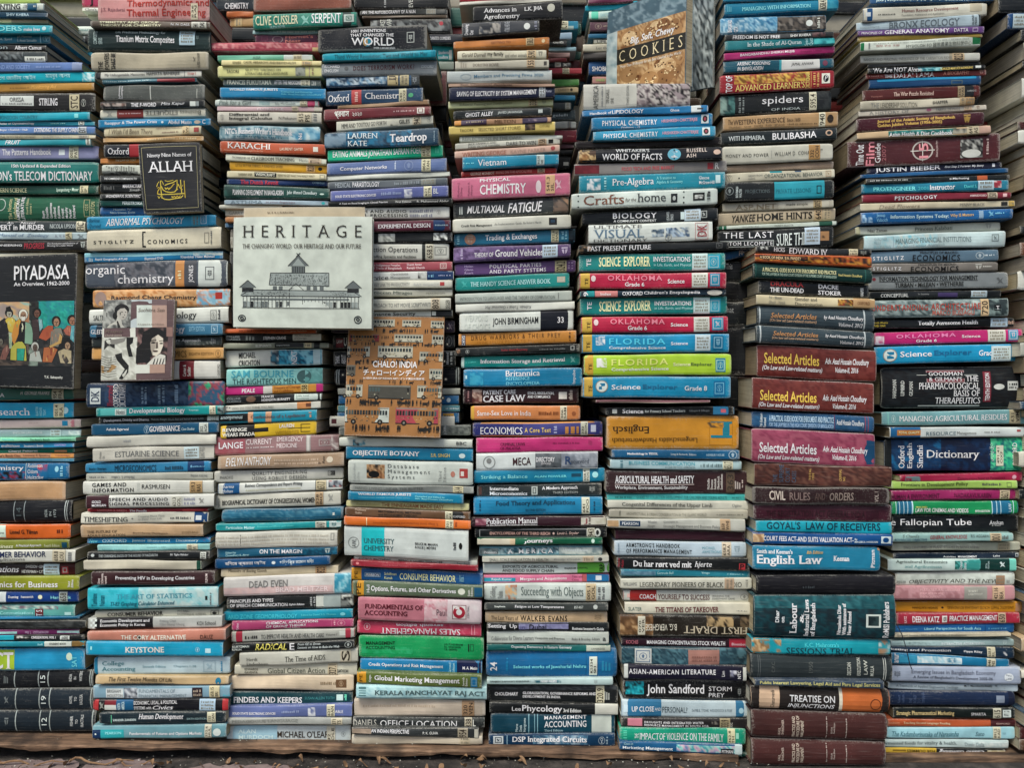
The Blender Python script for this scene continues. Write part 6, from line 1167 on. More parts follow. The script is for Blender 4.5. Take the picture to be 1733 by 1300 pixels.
150 838 980 895 850 990;2e7cab;blue book titled English Law;t 175 382 14 32 d8e4ea bs|Smith and Keenan's;t 175 560 38 85 e6ecea bs|English Law;t 465 560 18 32 c09a58 bi|8th Edition;t 622 715 40 62 e0e8ea bs|Keenan;t 838 862 12 85 d8e4ea rb|Pitman;r 880 893 2 12 c08a60
=D4 1.57
112 -15 97 955 -18 100;1a212ah;black blank thick hardback above Labour and Industrial Laws;z 390 460 50 70 555a60
95 105 350 955 102 378;1a4a5ah;large dark teal law book titled Labour and Industrial Laws of Bangladesh;p 100 950 2 30 1a4a5a,285c6c,1c4e5e,3a6c7a;p 100 950 30 98 143a4a,1a4a5a,123442;t 312 355 18 92 dfe4e0 rbs|Labour;t 372 395 40 65 dfe4e0 rbs|&;t 400 475 10 98 dfe4e0 rbs|Industrial Laws\nof Bangladesh;t 222 278 35 65 c9d0ce rbs|Dhar\non;t 600 685 18 92 d3dad6 rbs|Nirmalendu Dhar\nWith assistance of\nNesar Ahmed;r 775 865 42 72 c9cdc8;p 788 852 46 68 1a3038,1a3038,3a4c50;t 878 915 15 95 dfe4e0 rb|RoMiSI Publishers
80 360 455 925 372 468;2a98b6;turquoise torn book titled Sessions Trial;p 80 260 0 100 b08a64,c9a880,9a744c,2a98b6;t 290 705 55 98 1c4c64 s|SESSIONS TRIAL;t 400 608 22 48 5cbcd0 s|K.C. Mehrotra's;p 850 925 0 100 b9c6c4,2a98b6,b08a6c
75 460 610 935 478 635;3b4246h;charcoal thick law volume with faint upright lettering;t 658 682 25 75 b0b0a8 rb|DECCAN;t 718 740 8 75 b0b0a8 rb|EXECUTION;t 760 782 15 70 b0b0a8 rb|LAW;t 798 820 35 75 b0b0a8 rb|MULLA;t 425 450 25 70 6a6c6a rs|1950;t 200 220 25 70 6a6c6a rs|C.P.C.;r 880 884 5 95 c9c9c4;r 892 896 5 95 c9c9c4;r 118 121 5 95 6a6e70;r 130 133 5 95 6a6e70
100 615 650 885 628 672;475168;slate blue thin book titled Public Interest Lawyering;t 130 860 15 85 c0b878 b|Public Interest Lawyering, Legal Aid and Para Legal Services
75 655 790 920 675 822;38302eh;cream, brown and orange law book titled Treatise on Injunctions;r 75 250 0 100 ccab90;r 630 920 0 100 cc6c38;r 612 632 0 100 d8cdbc;t 195 218 15 95 444 r|Chaturvedi;t 310 585 32 62 ece8e0 b|TREATISE ON;t 300 585 70 95 ece8e0 bi|INJUNCTIONS;n 800 865 40 88 7a3a20
80 800 968 905 828 995;55302eh;maroon cloth law volume, upper of the bottom pair;t 325 395 15 92 c9b8a8 rk|PRACTICE AND\nPROCEDURE OF\nPARLIAMENT;t 240 275 30 85 c0aca0 r|KAUL\nSHAKDHER;z 530 540 15 95 b0a098;z 650 660 20 95 b0a098;t 560 585 35 75 b0a098 r|EDITOR\nFourth Edition
80 975 1165 895 1000 1185;5a3230h;maroon cloth law volume, lowest at the picture's bottom edge;t 325 395 12 85 c9b8a8 rk|PRACTICE AND\nPROCEDURE OF\nPARLIAMENT;t 240 275 28 78 c0aca0 r|KAUL\nSHAKDHER;z 530 540 10 85 b0a098;z 650 660 15 85 b0a098;t 560 585 30 70 b0a098 r|EDITOR\nFourth Edition
=D1 1.63
900 -15 20 1575 -30 0;3c5b90;blue book printed upside down at the top edge, eighth stack;t 935 1450 20 80 b9c6dc ub|HEADWAY Spoken English for Intermediate Level
865 40 115 1535 10 80;c2bdb0;cream book titled Human Resource Development;r 865 915 5 95 28508c;r 878 905 35 65 c9ccd0;t 1072 1378 22 52 8a3c40 s|Human Resource Development;t 1072 1300 60 75 555|Foundation, Framework and Application;r 1440 1535 0 65 b8ad98;z 945 1040 50 62 555
828 118 165 1500 70 140;a3b0bb;silver blue book titled Bronx Ecology;t 1005 1388 25 85 68707a s|BRONX ECOLOGY;t 848 950 55 75 8a949c|HERSHKOWITZ;t 1452 1478 5 85 3a3e44 rb|ISLAND\nPRESS;r 1490 1500 0 100 3a3e44
835 165 190 1518 138 175;754a92;purple narrow book titled Principles of General Anatomy;t 855 968 30 78 e0d4e8 b|PRINCIPLES OF;t 980 1330 15 88 ece4f0 b|GENERAL ANATOMY;t 1355 1432 22 78 ece4f0 b|DATTA;q 1455 1485 20 80 d8c8e0
835 192 222 1510 178 200;947c34;thin olive gold book under General Anatomy
850 225 275 1500 190 245;c6c9bf;white book with green end squares and Chinese lettering;r 850 870 10 90 1f7a48;r 1455 1500 10 80 1f7a48;t 1095 1450 45 88 6a6c68|MYSIOLOH FO 國際農業生物科學中心;t 935 1060 40 62 a05050|国际 农业 文献;z 920 1440 22 30 888;z 890 905 20 80 888
850 295 340 1495 280 325;b7b6af;grey white book about weekends of Carnation, eighth stack;t 865 1345 42 75 7a7c78 s|RANSOM AND PERSONAL: WEEKENDS OF THE CARNATION RIDER;s 1345 1410 0 100 b8a080|823;r 1330 1350 0 100 a89c88
890 345 362 1500 330 345;2b2d2f;thin black book above We Are Not Alone
890 365 395 1525 345 370;22262a;black narrow book titled We Are Not Alone;t 915 1180 15 98 e0e2de bs|We Are NOT Alone;p 1160 1290 0 90 5ab0cc,a9dce4,3a7c98;t 1280 1455 35 85 c9b060 b|SCHULZE-MAKUCH & DARLING;r 1470 1500 25 75 d6d8d4
880 395 425 1530 372 405;843633;brick red narrow book about a spiritual leader's biography;t 1030 1250 15 95 e8d8d0 s|DALAI LAMA;t 980 1022 35 90 e8d8d0 s|THE;t 1295 1438 20 75 d08a78 s|A BIOGRAPHY;z 895 970 40 70 c08a80;n 1490 1515 15 80 d8a898
895 428 478 1500 406 455;1d4c88;blue book with bright upper strip, eighth stack near top;r 940 1475 0 30 2f88c4;q 1340 1400 45 90 7a8068
862 485 545 1500 455 520;642624;dark red book titled The War Puzzle Revisited;r 1410 1500 0 100 23262a;t 1028 1245 38 72 d0b0a4 s|The War Puzzle Revisited;t 905 968 55 78 a87068|Vasquez;s 1375 1412 0 100 a08a6c|355 VAS;t 1425 1475 40 55 999|CAMBRIDGE
850 545 595 1465 520 565;bab19f;beige book titled The Leadership Solution;t 905 950 30 85 888|THE;t 958 1155 30 85 6a665c k|LEADERSHIP SOLUTION;t 1238 1320 30 65 2a2a28 b|SHAFFER;s 1385 1412 0 100 b89c78;s 1415 1465 0 100 b08c64
840 598 630 1530 562 592;b9afa2;grey narrow book titled A History of;t 895 1110 20 70 777 s|A HISTORY OF;z 900 1110 80 95 999;o 1205 1232 20 70 a0607c;t 1255 1385 30 72 777 s|TARYLL DEWAN;s 1410 1450 0 100 c0a48c;n 1475 1495 20 75 743
828 640 710 1520 600 670;562230;dark wine book titled Journal of the Asiatic Society;t 940 1360 20 82 c9a458 bs|Journal of the Asiatic Society of Bangladesh\nGolden Jubilee Volume (1956-2005);n 1402 1448 15 85 c9a458;o 1415 1435 30 68 b08c44
832 715 752 1555 672 720;c1a481;tan and teal book titled Asian Health and Diet Cookbook;p 1000 1370 10 95 2a6c68,3a807c,245c58,5a9a94;p 1350 1450 0 100 4a4c48,8a8478,b0a898;t 1002 1350 35 88 e0ece6 bs|Asian Health & Diet Cookbook;s 1425 1490 0 100 c3b498|641 AS;r 1490 1555 0 100 c09c8c
780 765 902 1605 715 866;602a2f;large maroon film guide with round target emblem;t 825 868 15 95 d8d0c8 rb|Time Out;t 880 925 5 98 d0828c rb|Film;t 928 958 12 88 d8ccc8 r|Guide;t 965 988 20 82 b06a70 r|2007;n 1128 1242 12 85 d8d0c8;r 1183 1187 10 88 d8d0c8;r 1120 1250 47 50 d8d0c8;t 1165 1215 20 78 c9828a rb|15;p 1388 1510 18 85 1f1f20,8a8884,2a2a2a,b9b6b0,4a4846;o 1395 1500 55 85 c4c2bc;z 1525 1545 20 75 c4a8a4;t 1255 1268 15 75 c9b0ac r|Edited by John Pym
885 905 940 1615 870 910;282946;navy book with big white capitals under the film guide;t 928 1282 8 96 e6e6ea b|JUSTIN BIEBER;t 1305 1515 30 70 c9c9d0 bi|First Step 2 Forever: My Story;r 1560 1575 25 70 d6d6dc
850 942 962 1650 905 930;2b5a98;thin blue glossy book under the navy one
880 965 990 1655 940 970;24282a;black narrow book titled E-Marketing;r 1480 1535 5 95 c0603a;t 1330 1435 25 72 d0d2d0 b|e-Marketing;q 888 1125 15 85 6a6c6c;z 900 1110 30 70 c9c9c4
855 995 1045 1650 970 1025;2b7aa2;teal blue book titled Instructor, eighth stack;t 918 1150 35 78 7fc8d8 s|PRO/ENGINEER;t 1160 1215 40 75 5aa8c0|2001;t 1225 1360 25 80 e0eaec b|Instructor;t 1410 1480 40 70 6ac0d0 s|David S.;s 1485 1570 -5 98 b9cbda;p 1570 1612 5 75 c04a58,d8c8c8,a83848
858 1050 1095 1665 1035 1070;8a2b3c;crimson book titled Psychology;t 1035 1265 30 78 ece0dc bg|PSYCHOLOGY;t 1440 1530 35 65 d8b0b0 b|ABRIDGED;s 1535 1588 0 100 b8a894|150;r 1618 1640 25 75 d8b0b0
850 1098 1140 1685 1080 1115;bfb39b;cream book titled Dead Flowers, eighth stack;t 950 1170 30 80 8a7c6c i|Dead Flowers;t 1385 1522 30 70 777 s|PENNY BLACK;r 1610 1645 20 80 333;s 1650 1680 10 90 c0a050
=D2 1.63
818 65 130 1670 42 98;2660aa;royal blue book titled Information Systems Today;t 985 1312 30 72 b9d0ea bk|Information Systems Today:;t 1320 1450 30 68 c09a64 bk|Why IS Matters;t 905 968 15 85 8fb0dc|Jessup\nValacich;r 1480 1505 10 85 8a9cb8;n 1532 1565 15 75 8fc0e0;z 1570 1620 30 55 8fc0e0;p 825 885 20 90 2660aa,a9c0dc,2660aa
790 145 190 1602 115 165;b7b8ad;grey book titled Princess Kalabati;t 1118 1332 30 75 66706a s|Princess Kalabati;t 855 965 35 72 444 s|Niaz Zaman;n 1515 1555 15 80 888;r 790 815 0 100 aaa588
835 195 275 1630 165 255;b4c3c6w;pale blue white book titled Managing Financial Institutions;p 835 1250 0 100 8fc0d8,c4ccc8,a3c6d4,b9cbd0;t 1012 1435 32 65 78868c s|MANAGING FINANCIAL INSTITUTIONS;t 890 988 18 88 8a9ca4 s|GARDNER\nMILLS\nCOOPERMAN;t 1015 1285 72 92 8a98a0 i|An Asset/Liability Approach;r 1000 1003 15 90 9ab;q 1550 1590 20 65 333
870 285 350 1590 270 335;687a92;slate blue book titled Principles of Macroeconomics;t 1108 1375 38 90 20242c bg|ECONOMICS;t 1150 1365 8 30 20242c b|PRINCIPLES OF MACRO-;t 885 1058 45 78 d6dce0 b|S T I G L I T Z;n 1462 1510 20 80 d0d8dc;z 1512 1565 40 60 d0d8dc
870 352 402 1588 342 392;837b75;taupe book titled Principles of Microeconomics;t 1098 1365 38 95 24201e bg|ECONOMICS;t 1140 1355 5 28 24201e b|PRINCIPLES OF MICRO-;t 885 1045 42 78 d8d4cc b|S T I G L I T Z;n 1455 1500 20 80 d8d4cc;z 1502 1552 40 60 d8d4cc
862 408 500 1645 398 488;868a8d;grey book titled Information Technology for Management;t 920 1475 20 48 25282b bs|INFORMATION TECHNOLOGY FOR MANAGEMENT;r 920 1475 50 53 333;t 1008 1395 58 85 333 bs|TURBAN • McLEAN • WETHERBE;n 1578 1618 30 75 444;o 882 902 25 45 8a3038
865 510 545 1605 500 540;2a2d31;black and purple narrow book above Understanding Architecture;r 1250 1360 30 100 4c3c70;s 1435 1525 0 100 a9b4be;t 930 1085 35 90 c9c9c6 s|CONCEPTUAL;t 1140 1200 40 70 999|In Society
868 560 655 1645 545 645;7b8b8e;grey building photo book titled Understanding Architecture;p 868 1600 0 100 7b8b8e,a3b0b0,4a585c,94a0a0,5a6a70,b3bcb8;t 880 1195 28 62 c04a3c bg|UNDERSTANDING;t 1212 1490 22 58 c04a3c bg|ARCHITECTURE;t 1220 1455 60 90 b8665a b|MARCO BUSSAGLI;s 1490 1535 0 98 c9ab84|720;p 1535 1640 5 95 6a7878,8a9694,3a4448;r 1565 1602 35 70 23272a;t 1576 1592 42 64 dcdcd8 b|T
870 665 715 1680 655 708;24272a;black book titled Totally Awesome Health;t 1138 1475 22 78 e6e8e4 bs|Totally Awesome Health;t 885 970 25 90 b8a040 bi|Linda Meeks\nPhilip Heit;s 1545 1640 0 100 b3c0d0;z 1645 1680 20 80 b98
895 738 810 1725 718 790;be2b76;magenta pink textbook titled Oklahoma Grade 6, eighth stack;t 1015 1352 20 50 d87aa8 bg|OKLAHOMA;t 1128 1245 62 85 ecdce4 b|Grade 6;t 1385 1488 38 60 ecdce4 b|Science;s 1530 1628 2 98 c3c0b6;r 1645 1700 5 85 3a94c4;q 1650 1695 12 78 c9dce4;p 900 948 30 95 be2b76,d8c8d0
895 820 918 1790 798 895;288fcc;bright blue textbook Science Explorer, eighth stack;o 942 1022 12 88 d8dcd8;n 942 1022 12 88 c09040;p 965 1005 30 70 2a7cb4,2a7cb4;t 1038 1215 30 62 e2ecf0 b|Science;t 1228 1438 28 65 2a6aa8 b|Explorer;t 1478 1600 32 65 e2ecf0 b|Grade 6;s 1548 1658 10 98 bcc8cc;r 1660 1760 15 85 1c78b4;q 1666 1715 20 80 9cc8e0
935 935 1165 1790 925 1160;20242ah;large black medical book titled Pharmacological Basis of Therapeutics;p 940 1780 2 98 20242a,262a30,1c2026,2c3036;r 1188 1402 8 38 8a3040;q 1188 1402 8 38 d0b0b0;t 1200 1392 12 34 ecdfe0 s|GOODMAN\n& GILMAN'S;r 1133 1190 19 20 d0d0cc;r 1402 1475 19 20 d0d0cc;t 1408 1478 22 35 e2e2de s|THE;t 1142 1484 38 54 e2e2de s|PHARMACOLOGICAL;t 1340 1484 56 71 e2e2de s|BASIS OF;t 1238 1490 74 89 e2e2de s|THERAPEUTICS;r 1145 1490 93 95 d0d0cc;t 995 1015 30 75 c4c4c0 rs|HARDMAN;t 1040 1060 33 70 c4c4c0 rs|LIMBIRD;t 1088 1108 35 70 c4c4c0 rs|GILMAN;r 1505 1548 12 85 8a3040;t 1515 1540 16 82 ecd8d8 rb|TENTH EDITION;o 1562 1622 42 56 c9c9c4;r 1640 1698 36 58 c4c4c0;z 1648 1692 40 55 333
=D3 1.63
905 60 138 1780 45 130;7a9fa8;grey teal book titled Managing Agricultural Residues;t 1005 1635 32 72 d6e0de s|MANAGING AGRICULTURAL RESIDUES;s 1648 1712 0 100 a89c80|631 VIM;n 960 985 25 80 c9d6d6;r 940 943 0 100 9cb
950 150 212 1760 148 205;c8cbca;white and blue book titled Resource Management;r 955 1130 0 100 2c64a4;r 992 1130 25 78 c47a3a;t 1000 1122 38 65 eac8a0 b|TOTAL QUALITY;t 1162 1335 45 80 5a7080|RESOURCE;t 1340 1455 45 82 777 s|Management;r 1690 1712 25 45 b04848;z 1500 1600 40 60 888
920 220 405 1740 210 400;1b4780;deep blue English Sindhi dictionary with green end;p 960 1400 0 100 2a6cac,1b4780,163a6c,1b4780;p 1530 1740 0 100 2a9a8a,4ac08a,1b6a80,6ad09a;p 1250 1540 0 100 1a2c54,1b3c70,1a2c54;t 1000 1035 20 92 dfe8ee rs|Oxford;t 1052 1088 12 92 dfe8ee rs|English;t 1108 1142 20 92 dfe8ee rs|Sindhi;t 1165 1475 36 68 e6ecee s|Dictionary;t 1530 1560 15 70 dfe8ee r|سنڌي لغت;s 1570 1612 22 85 cfcdb8|491.41 OXF;t 1665 1692 15 85 e4ece8 r|OXFORD;p 920 960 0 100 1f2428,262a2e
1010 430 468 1725 410 465;ae284e;crimson narrow glossy book right under the Sindhi dictionary;t 1345 1620 38 72 7a1838|Communities Near to Forestlore;p 1040 1130 5 90 2a3c50,ae284e,7a9098;o 1662 1688 30 75 d0a0b0
960 468 510 1695 460 508;a3ba5c;lime green narrow book titled Frontiers in Development Policy;t 1015 1408 15 72 2a3018 s|Frontiers in Development Policy;z 1490 1600 25 70 555;q 1632 1660 20 80 444
958 520 578 1690 510 570;a12b6b;magenta book titled Man and Environment;t 960 1240 38 82 5a1840 b|HUMAN & ENVIRONMENT;t 1325 1540 35 78 6a2048 b|NADAKAVUKAREN;s 1590 1648 5 100 bfae90|363.7
960 585 660 1700 578 655;27955a;green book with blue striped ends titled Law for Cinemas and Videos;r 960 1082 0 100 2c6c9c;r 1545 1700 0 100 2c6c9c;r 985 989 0 100 b9d0dc;r 1005 1009 0 100 b9d0dc;r 1030 1034 0 100 b9d0dc;r 1052 1056 0 100 b9d0dc;r 1078 1086 0 100 b9d0dc;r 1545 1550 0 100 b9d0dc;r 1572 1576 0 100 b9d0dc;r 1595 1599 0 100 b9d0dc;r 1668 1672 0 100 b9d0dc;t 1098 1408 52 85 e2ece4 bk|LAW FOR CINEMAS AND VIDEOS;t 1098 1165 38 50 d0b860 b|TEHO DISEO;t 1448 1532 65 82 d0e0d4 b|FIFTH EDITION;t 1640 1658 20 80 b9d0dc r|LAW
965 665 765 1700 660 760;25282d;black glossy book titled The Fallopian Tube;t 875 1425 20 68 d8d8d4|The Fallopian Tube;t 1530 1610 32 58 d3d3d0|Anshan;z 1545 1595 62 66 d3d3d0
965 770 820 1670 768 815;98b1ae;pale green grey book titled General Knowledge;t 1185 1402 22 68 a83c48 b|GENERAL KNOWLEDGE;t 975 1168 58 92 33507c b|ADVANCED OBJECTIVE;t 1025 1120 10 45 555 i|S Chand's;t 1425 1550 20 55 444|R.S. AGGARWAL;s 1535 1600 0 100 b8a488|001;z 1605 1640 15 85 666
965 825 872 1715 818 870;aaaa9bw;grey stone worn book about plant viruses;t 1030 1470 45 75 777 s|TWO CENTURIES OF PLANT STUDIES IN BANGLADESH;s 1580 1650 0 100 a89c84;p 1220 1500 0 50 c4c4b8,aaaa9b
970 885 922 1705 878 915;202f48;dark navy narrow book titled Activities Management;t 1262 1335 40 72 d0d3d6|Activities;t 1348 1458 40 72 e0e2e2 b|MANAGEMENT;t 1552 1590 35 65 c9ccce|Lake;p 1595 1660 10 90 1a1c20,2a3444;q 1680 1698 15 70 d0d3d6
940 920 988 1690 918 990;bfcac6;white and teal book titled Agricultural Economics and Agribusiness;p 1330 1480 0 100 1d5c5c,2a7070,6ab0ac,1d5c5c;r 1475 1650 0 100 1c4444;p 1400 1480 5 95 8fc4bc,4a9a94;r 1650 1690 0 100 7fc0b0;t 985 1285 8 38 4a5450 s|Agricultural Economics;t 1038 1252 48 78 6a98a0 s|and Agribusiness;t 1355 1400 15 85 d8e4e0 rs|Cramer\nJensen;t 1508 1530 20 80 b9d0c8 r|SIXTH\nEDITION;n 1590 1625 20 70 d8e4e0
985 1000 1075 1680 992 1075;c0bcb4;white book titled Objectivity and the News;p 985 1680 0 100 c0c3bc,c6c9c2,b4b7b0;t 1062 1600 52 88 55544c is|OBJECTIVITY AND THE NEWS;t 990 1045 60 80 777 s|MILLER;s 1568 1618 25 90 a07c60;n 1628 1650 55 85 666
=D4 1.63
940 45 130 1680 42 132;b9858b;dusty pink book with grey panel, eighth stack lower part;r 1370 1510 5 98 9c9890;p 950 1370 0 100 b9858b,c39298,b07a80;t 1100 1345 20 85 caa0a4 s|MULTI CULTURAL LANGUAGE\nEDUCATION AND\nENVIRONMENT;t 1395 1480 28 65 c4c0b6|ROBERT\nLIGHTFOOT;s 1540 1615 0 100 c0a084|421.16 BEA
950 140 205 1720 138 210;cb8a28;orange yellow book printed upside down, eighth stack;t 1055 1210 45 65 6a4a14 ub|SINGH KATHAN;o 1232 1246 42 60 3a2a10;t 1268 1670 38 62 6a4a14 uk|LINGUISTIC TRAITS ACROSS LANGUAGE BOUNDARIES;p 1680 1720 0 100 b08468,cb8a28
960 210 280 1708 208 272;ab2c43;red book titled Practice Management;t 1005 1020 25 85 e0b0b4 rb|KATZ;t 1055 1218 25 78 ecdcdc bk|DEENA KATZ;r 1235 1265 20 80 dcd8d4;t 1242 1260 30 70 444 b|on;t 1280 1570 22 72 ecdcdc bk|PRACTICE MANAGEMENT;s 1575 1622 0 100 b89c84|650
945 285 328 1675 268 330;285faa;bright blue narrow book titled Liberal Perspectives for South Asia;t 1128 1470 35 75 9cc0e4|Liberal Perspectives for South Asia;t 960 1085 40 65 6a98cc|Rajiva Wijesinha;z 1515 1625 40 65 6a98cc;r 1495 1499 0 100 1c4c90
942 336 358 1655 330 350;baaf9a;thin tan book about FAO at the front line of development;t 965 1385 15 80 555 s|Edouard Saouma • FAO in the front line of development
925 380 412 1690 370 410;9db0b3;pale grey green narrow book, above Marketing and Promotion;p 925 1205 0 80 7a8c90,9db0b3;t 1230 1490 30 70 c4d0d0 s|INTERACTIVE ADVERTISING;n 1600 1632 15 80 c9d6d6
915 412 445 1675 418 488;1d3756;dark navy book titled Marketing and Promotion;t 860 1288 25 68 e2e8ec b|Marketing and Promotion;t 1368 1480 40 68 d3dae0 b|Pippa Riley;s 1508 1558 0 100 c9bfa4|658.8 RIL;p 1590 1630 15 75 e0e4e6,1d3756
930 450 520 1645 490 540;2d79b2;blue book with white illustrated panel, eighth stack lower part;p 1085 1355 0 100 c4d0d6,a9c4d4,d3d8d8,8fb4cc;n 1265 1325 15 80 7a98b0;t 945 972 5 85 dfe8ee rb|anur;s 1505 1560 0 100 c9c2ac|646 NS;p 975 1085 0 100 2d79b2,4a94c4
930 530 625 1715 538 645;a3a8be;lavender grey book titled Emerging Issues in Bangladesh Economy;t 1048 1562 22 52 74768a b|Emerging Issues in Bangladesh Economy;t 1060 1542 58 80 5a5c70 b|A Review of Bangladesh's Development 2005-06;n 940 985 28 72 333;o 1612 1668 35 80 d3d6dc;n 1622 1658 42 72 444
910 632 670 1700 645 690;a3acb7;pale slate narrow book titled A Textbook of Applied Engineering Geology;t 955 1332 25 70 66707c s|A Textbook of Applied Engineering Geology;t 1370 1540 10 45 333 bk|M.T. Maruthesha Reddy;p 1540 1620 10 60 555a60,a3acb7
915 685 775 1680 690 778;26335ch;navy cloth book titled The Road to Omaha;t 1035 1130 5 80 5a648c rs|THE\nROAD\nTO\nOMAHA;t 965 1005 20 80 5a648c rs|Robert\nLudlum;r 1565 1615 25 75 8a90a4;r 1640 1680 0 100 1f2848
940 785 850 1680 788 852;1d2b2a;black green book titled Strategic Pharmaceutical Marketing;t 958 1308 28 78 c0a878 bk|Strategic Pharmaceutical Marketing;t 1412 1502 40 68 d3d8d0|SMARTA;s 1545 1595 0 100 b9b4a0|615;r 1605 1655 15 85 cdd3cf;p 1612 1648 25 75 1d2b2a,cdd3cf,1d2b2a
905 855 900 1680 858 900;bf5a34;rust orange book titled Teaching Second Language Reading;r 1530 1680 0 100 5a2a30;t 1000 1285 30 70 e0b898 s|Teaching Second Language Reading;t 1562 1645 40 65 c9a8a0|OXFORD;t 915 975 35 60 d89878|HUDSON
900 905 970 1680 902 978;9fc3d2;pale blue book with old style lettering, third from the bottom;t 932 1335 35 78 3a6a84 is|The Kadambarinataka of Narasimha;t 1438 1492 40 75 3a5a70 i|Sato;s 1545 1592 0 100 cbc4ac|891.2 KAD;n 1600 1625 40 65 7a98a8
890 978 1025 1640 982 1035;b3c0c0;pale grey book titled Fermented Foods;t 870 1325 22 72 5a6468 s|fermented foods for vitality & health.;t 1372 1490 30 72 7a848c s|Dunia Gulia;p 1420 1640 0 100 c4cccc,b3c0c0,d0d3d0
890 1028 1058 1620 1038 1072;23272a;yellow and black book titled Casino Gambling, upside down, lowest of the eighth stack;r 890 1200 0 100 c9a43c;t 1215 1490 8 85 e4e4e0 ubi|Casino Gambling;t 1020 1190 25 80 4a3c18 ub|FOR DUMMIES;r 935 1015 30 65 8a6a20;p 1510 1620 0 100 bcb098,c9bda4,a89878
"""

# ------------------------------------------------------------------ the setting
def plain_box(part, x0, x1, y0, y1, z0, z1, c, m=0):
    part.box8([(x0, y0, z1), (x1, y0, z1), (x1, y0, z0), (x0, y0, z0), (x0, y1, z1), (x1, y1, z1), (x1, y1, z0), (x0, y1, z0)], c, m)


M_GROUND = noise_material('dirt_ground', [(0.012, 0.011, 0.010), (0.035, 0.03, 0.026), (0.09, 0.075, 0.065)], nscale=30, bump=0.8, dist=0.01)
M_SLAB = noise_material('pink_paving', [(0.11, 0.08, 0.075), (0.20, 0.15, 0.14), (0.26, 0.20, 0.18)], nscale=30, bump=0.4, dist=0.002)
M_WOOD = noise_material('rough_plank', [(0.03, 0.018, 0.011), (0.115, 0.066, 0.038), (0.20, 0.12, 0.07), (0.31, 0.20, 0.125)], scale=(5, 45, 60), nscale=2.2, bump=0.9, dist=0.004)
_nt = M_WOOD.node_tree                       # damp dark stains and knots on the plank
_b = next(n for n in _nt.nodes if n.type == 'BSDF_PRINCIPLED')
_src = _b.inputs['Base Color'].links[0].from_socket
_g = _nt.nodes.new('ShaderNodeNewGeometry')
_n = _nt.nodes.new('ShaderNodeTexNoise')
_n.inputs['Scale'].default_value = 17.0
_n.inputs['Detail'].default_value = 5.0
_r = _nt.nodes.new('ShaderNodeMapRange')
for _k, _v in ((1, 0.36), (2, 0.58), (3, 0.30), (4, 1.12)):
    _r.inputs[_k].default_value = _v
_m = _nt.nodes.new('ShaderNodeMix')
_m.data_type, _m.blend_type = 'RGBA', 'MULTIPLY'
_m.inputs[0].default_value = 1.0
_nt.links.new(_g.outputs['Position'], _n.inputs['Vector'])
_nt.links.new(_n.outputs['Fac'], _r.inputs[0])
_nt.links.new(_src, _m.inputs[6])
_nt.links.new(_r.outputs[0], _m.inputs[7])
_nt.links.new(_m.outputs[2], _b.inputs['Base Color'])
M_WALL = noise_material('dark_boards', [(0.018, 0.017, 0.016), (0.05, 0.045, 0.04)], scale=(2, 2, 14), nscale=4, bump=0.4)
M_LEAF = noise_material('dry_leaf', [(0.13, 0.07, 0.035), (0.30, 0.18, 0.09)], nscale=60, bump=0.3)
M_CORD = noise_material('cord_fibre', [(0.01, 0.012, 0.018), (0.03, 0.04, 0.06)], nscale=200)

g = Part()
gn = 40
xs = [-30 + 60 * i / gn for i in range(gn + 1)]
g.grid([[(x, -30 + 60 * j / gn, 0.0) for x in xs] for j in range(gn + 1)][::-1], (0.1, 0.1, 0.1))
tag(g.build('ground', mats=[M_GROUND]), kind='structure')

w = Part()
plain_box(w, -3.2, 3.2, 2.12, 2.2, 0.0, 2.6, (0.03, 0.03, 0.03))  # dark backing, added to block the sky so the gaps stay dark
tag(w.build('wall', mats=[M_WALL]), 'dark board wall behind all the book stacks', 'wall')

# paving slabs in front of the plank
for sx0, sx1, sd_ in ((-1.6, -0.99, 1), (-0.975, -0.80, 4), (-0.79, -0.66, 9), (-0.60, -0.40, 14)):
    s_ = Part()
    n_ = 26
    back_ = [(sx0 + (sx1 - sx0) * i / n_, 1.598 - 0.02 * (sd_ > 9) + 0.013 * noise.fractal(Vector((i * 0.31, sd_, 0)), 0.7, 2, 4) - 0.02 * abs(2 * i / n_ - 1) ** 6, 0.006) for i in range(n_ + 1)]
    s_.grid([back_, [(x - 0.004, 1.2, 0.006) for x, _, _ in back_]], (0.2, 0.15, 0.14))
    tag(s_.build('paving', mats=[M_SLAB]), kind='structure')

# the rough plank the stacks stand on, lower towards the right
pk = Part()
rnd = random.Random(4)
segs = 150


def plank_top(x):
    return 0.0365 - 0.0205 * (x + 0.98) / 1.43


rowsP = []
X0p, X1p = -1.24, 0.425
for i in range(segs + 1):
    x = X0p + (X1p - X0p) * i / segs
    zt = plank_top(x)
    jag = 0.007 * noise.fractal(Vector((x * 11, 0, 3)), 0.7, 2, 5)
    jag2 = 0.003 * noise.fractal(Vector((x * 25, 5, 3)), 0.8, 2, 4)
    th = 0.008 + 0.0045 * (x + 1.24) + 0.007 * noise.fractal(Vector((x * 6, 2, 1)), 0.8, 2, 4)
    rowsP.append([(x, 1.80, zt), (x, 1.66, zt), (x, 1.618 + jag, zt - 0.0005 + jag2 * 0.3), (x, 1.607 + jag, zt - 0.002 + jag2 * 0.4),
                  (x, 1.602 + jag, zt - 0.005 + jag2 * 0.3), (x, 1.604 + jag, max(0.001, zt - th)), (x, 1.64, max(0.001, zt - th)), (x, 1.80, max(0.001, zt - th))])
pk.grid(rowsP, (0.3, 0.2, 0.1))
for r_ in (rowsP[0], rowsP[-1]):
    pk.f([pk.v(p, (0.3, 0.2, 0.1)) for p in r_])
tag(pk.build('plank', mats=[M_WOOD]), 'long rough brown wooden plank lying under the lower book stacks', 'plank')
pk = Part()
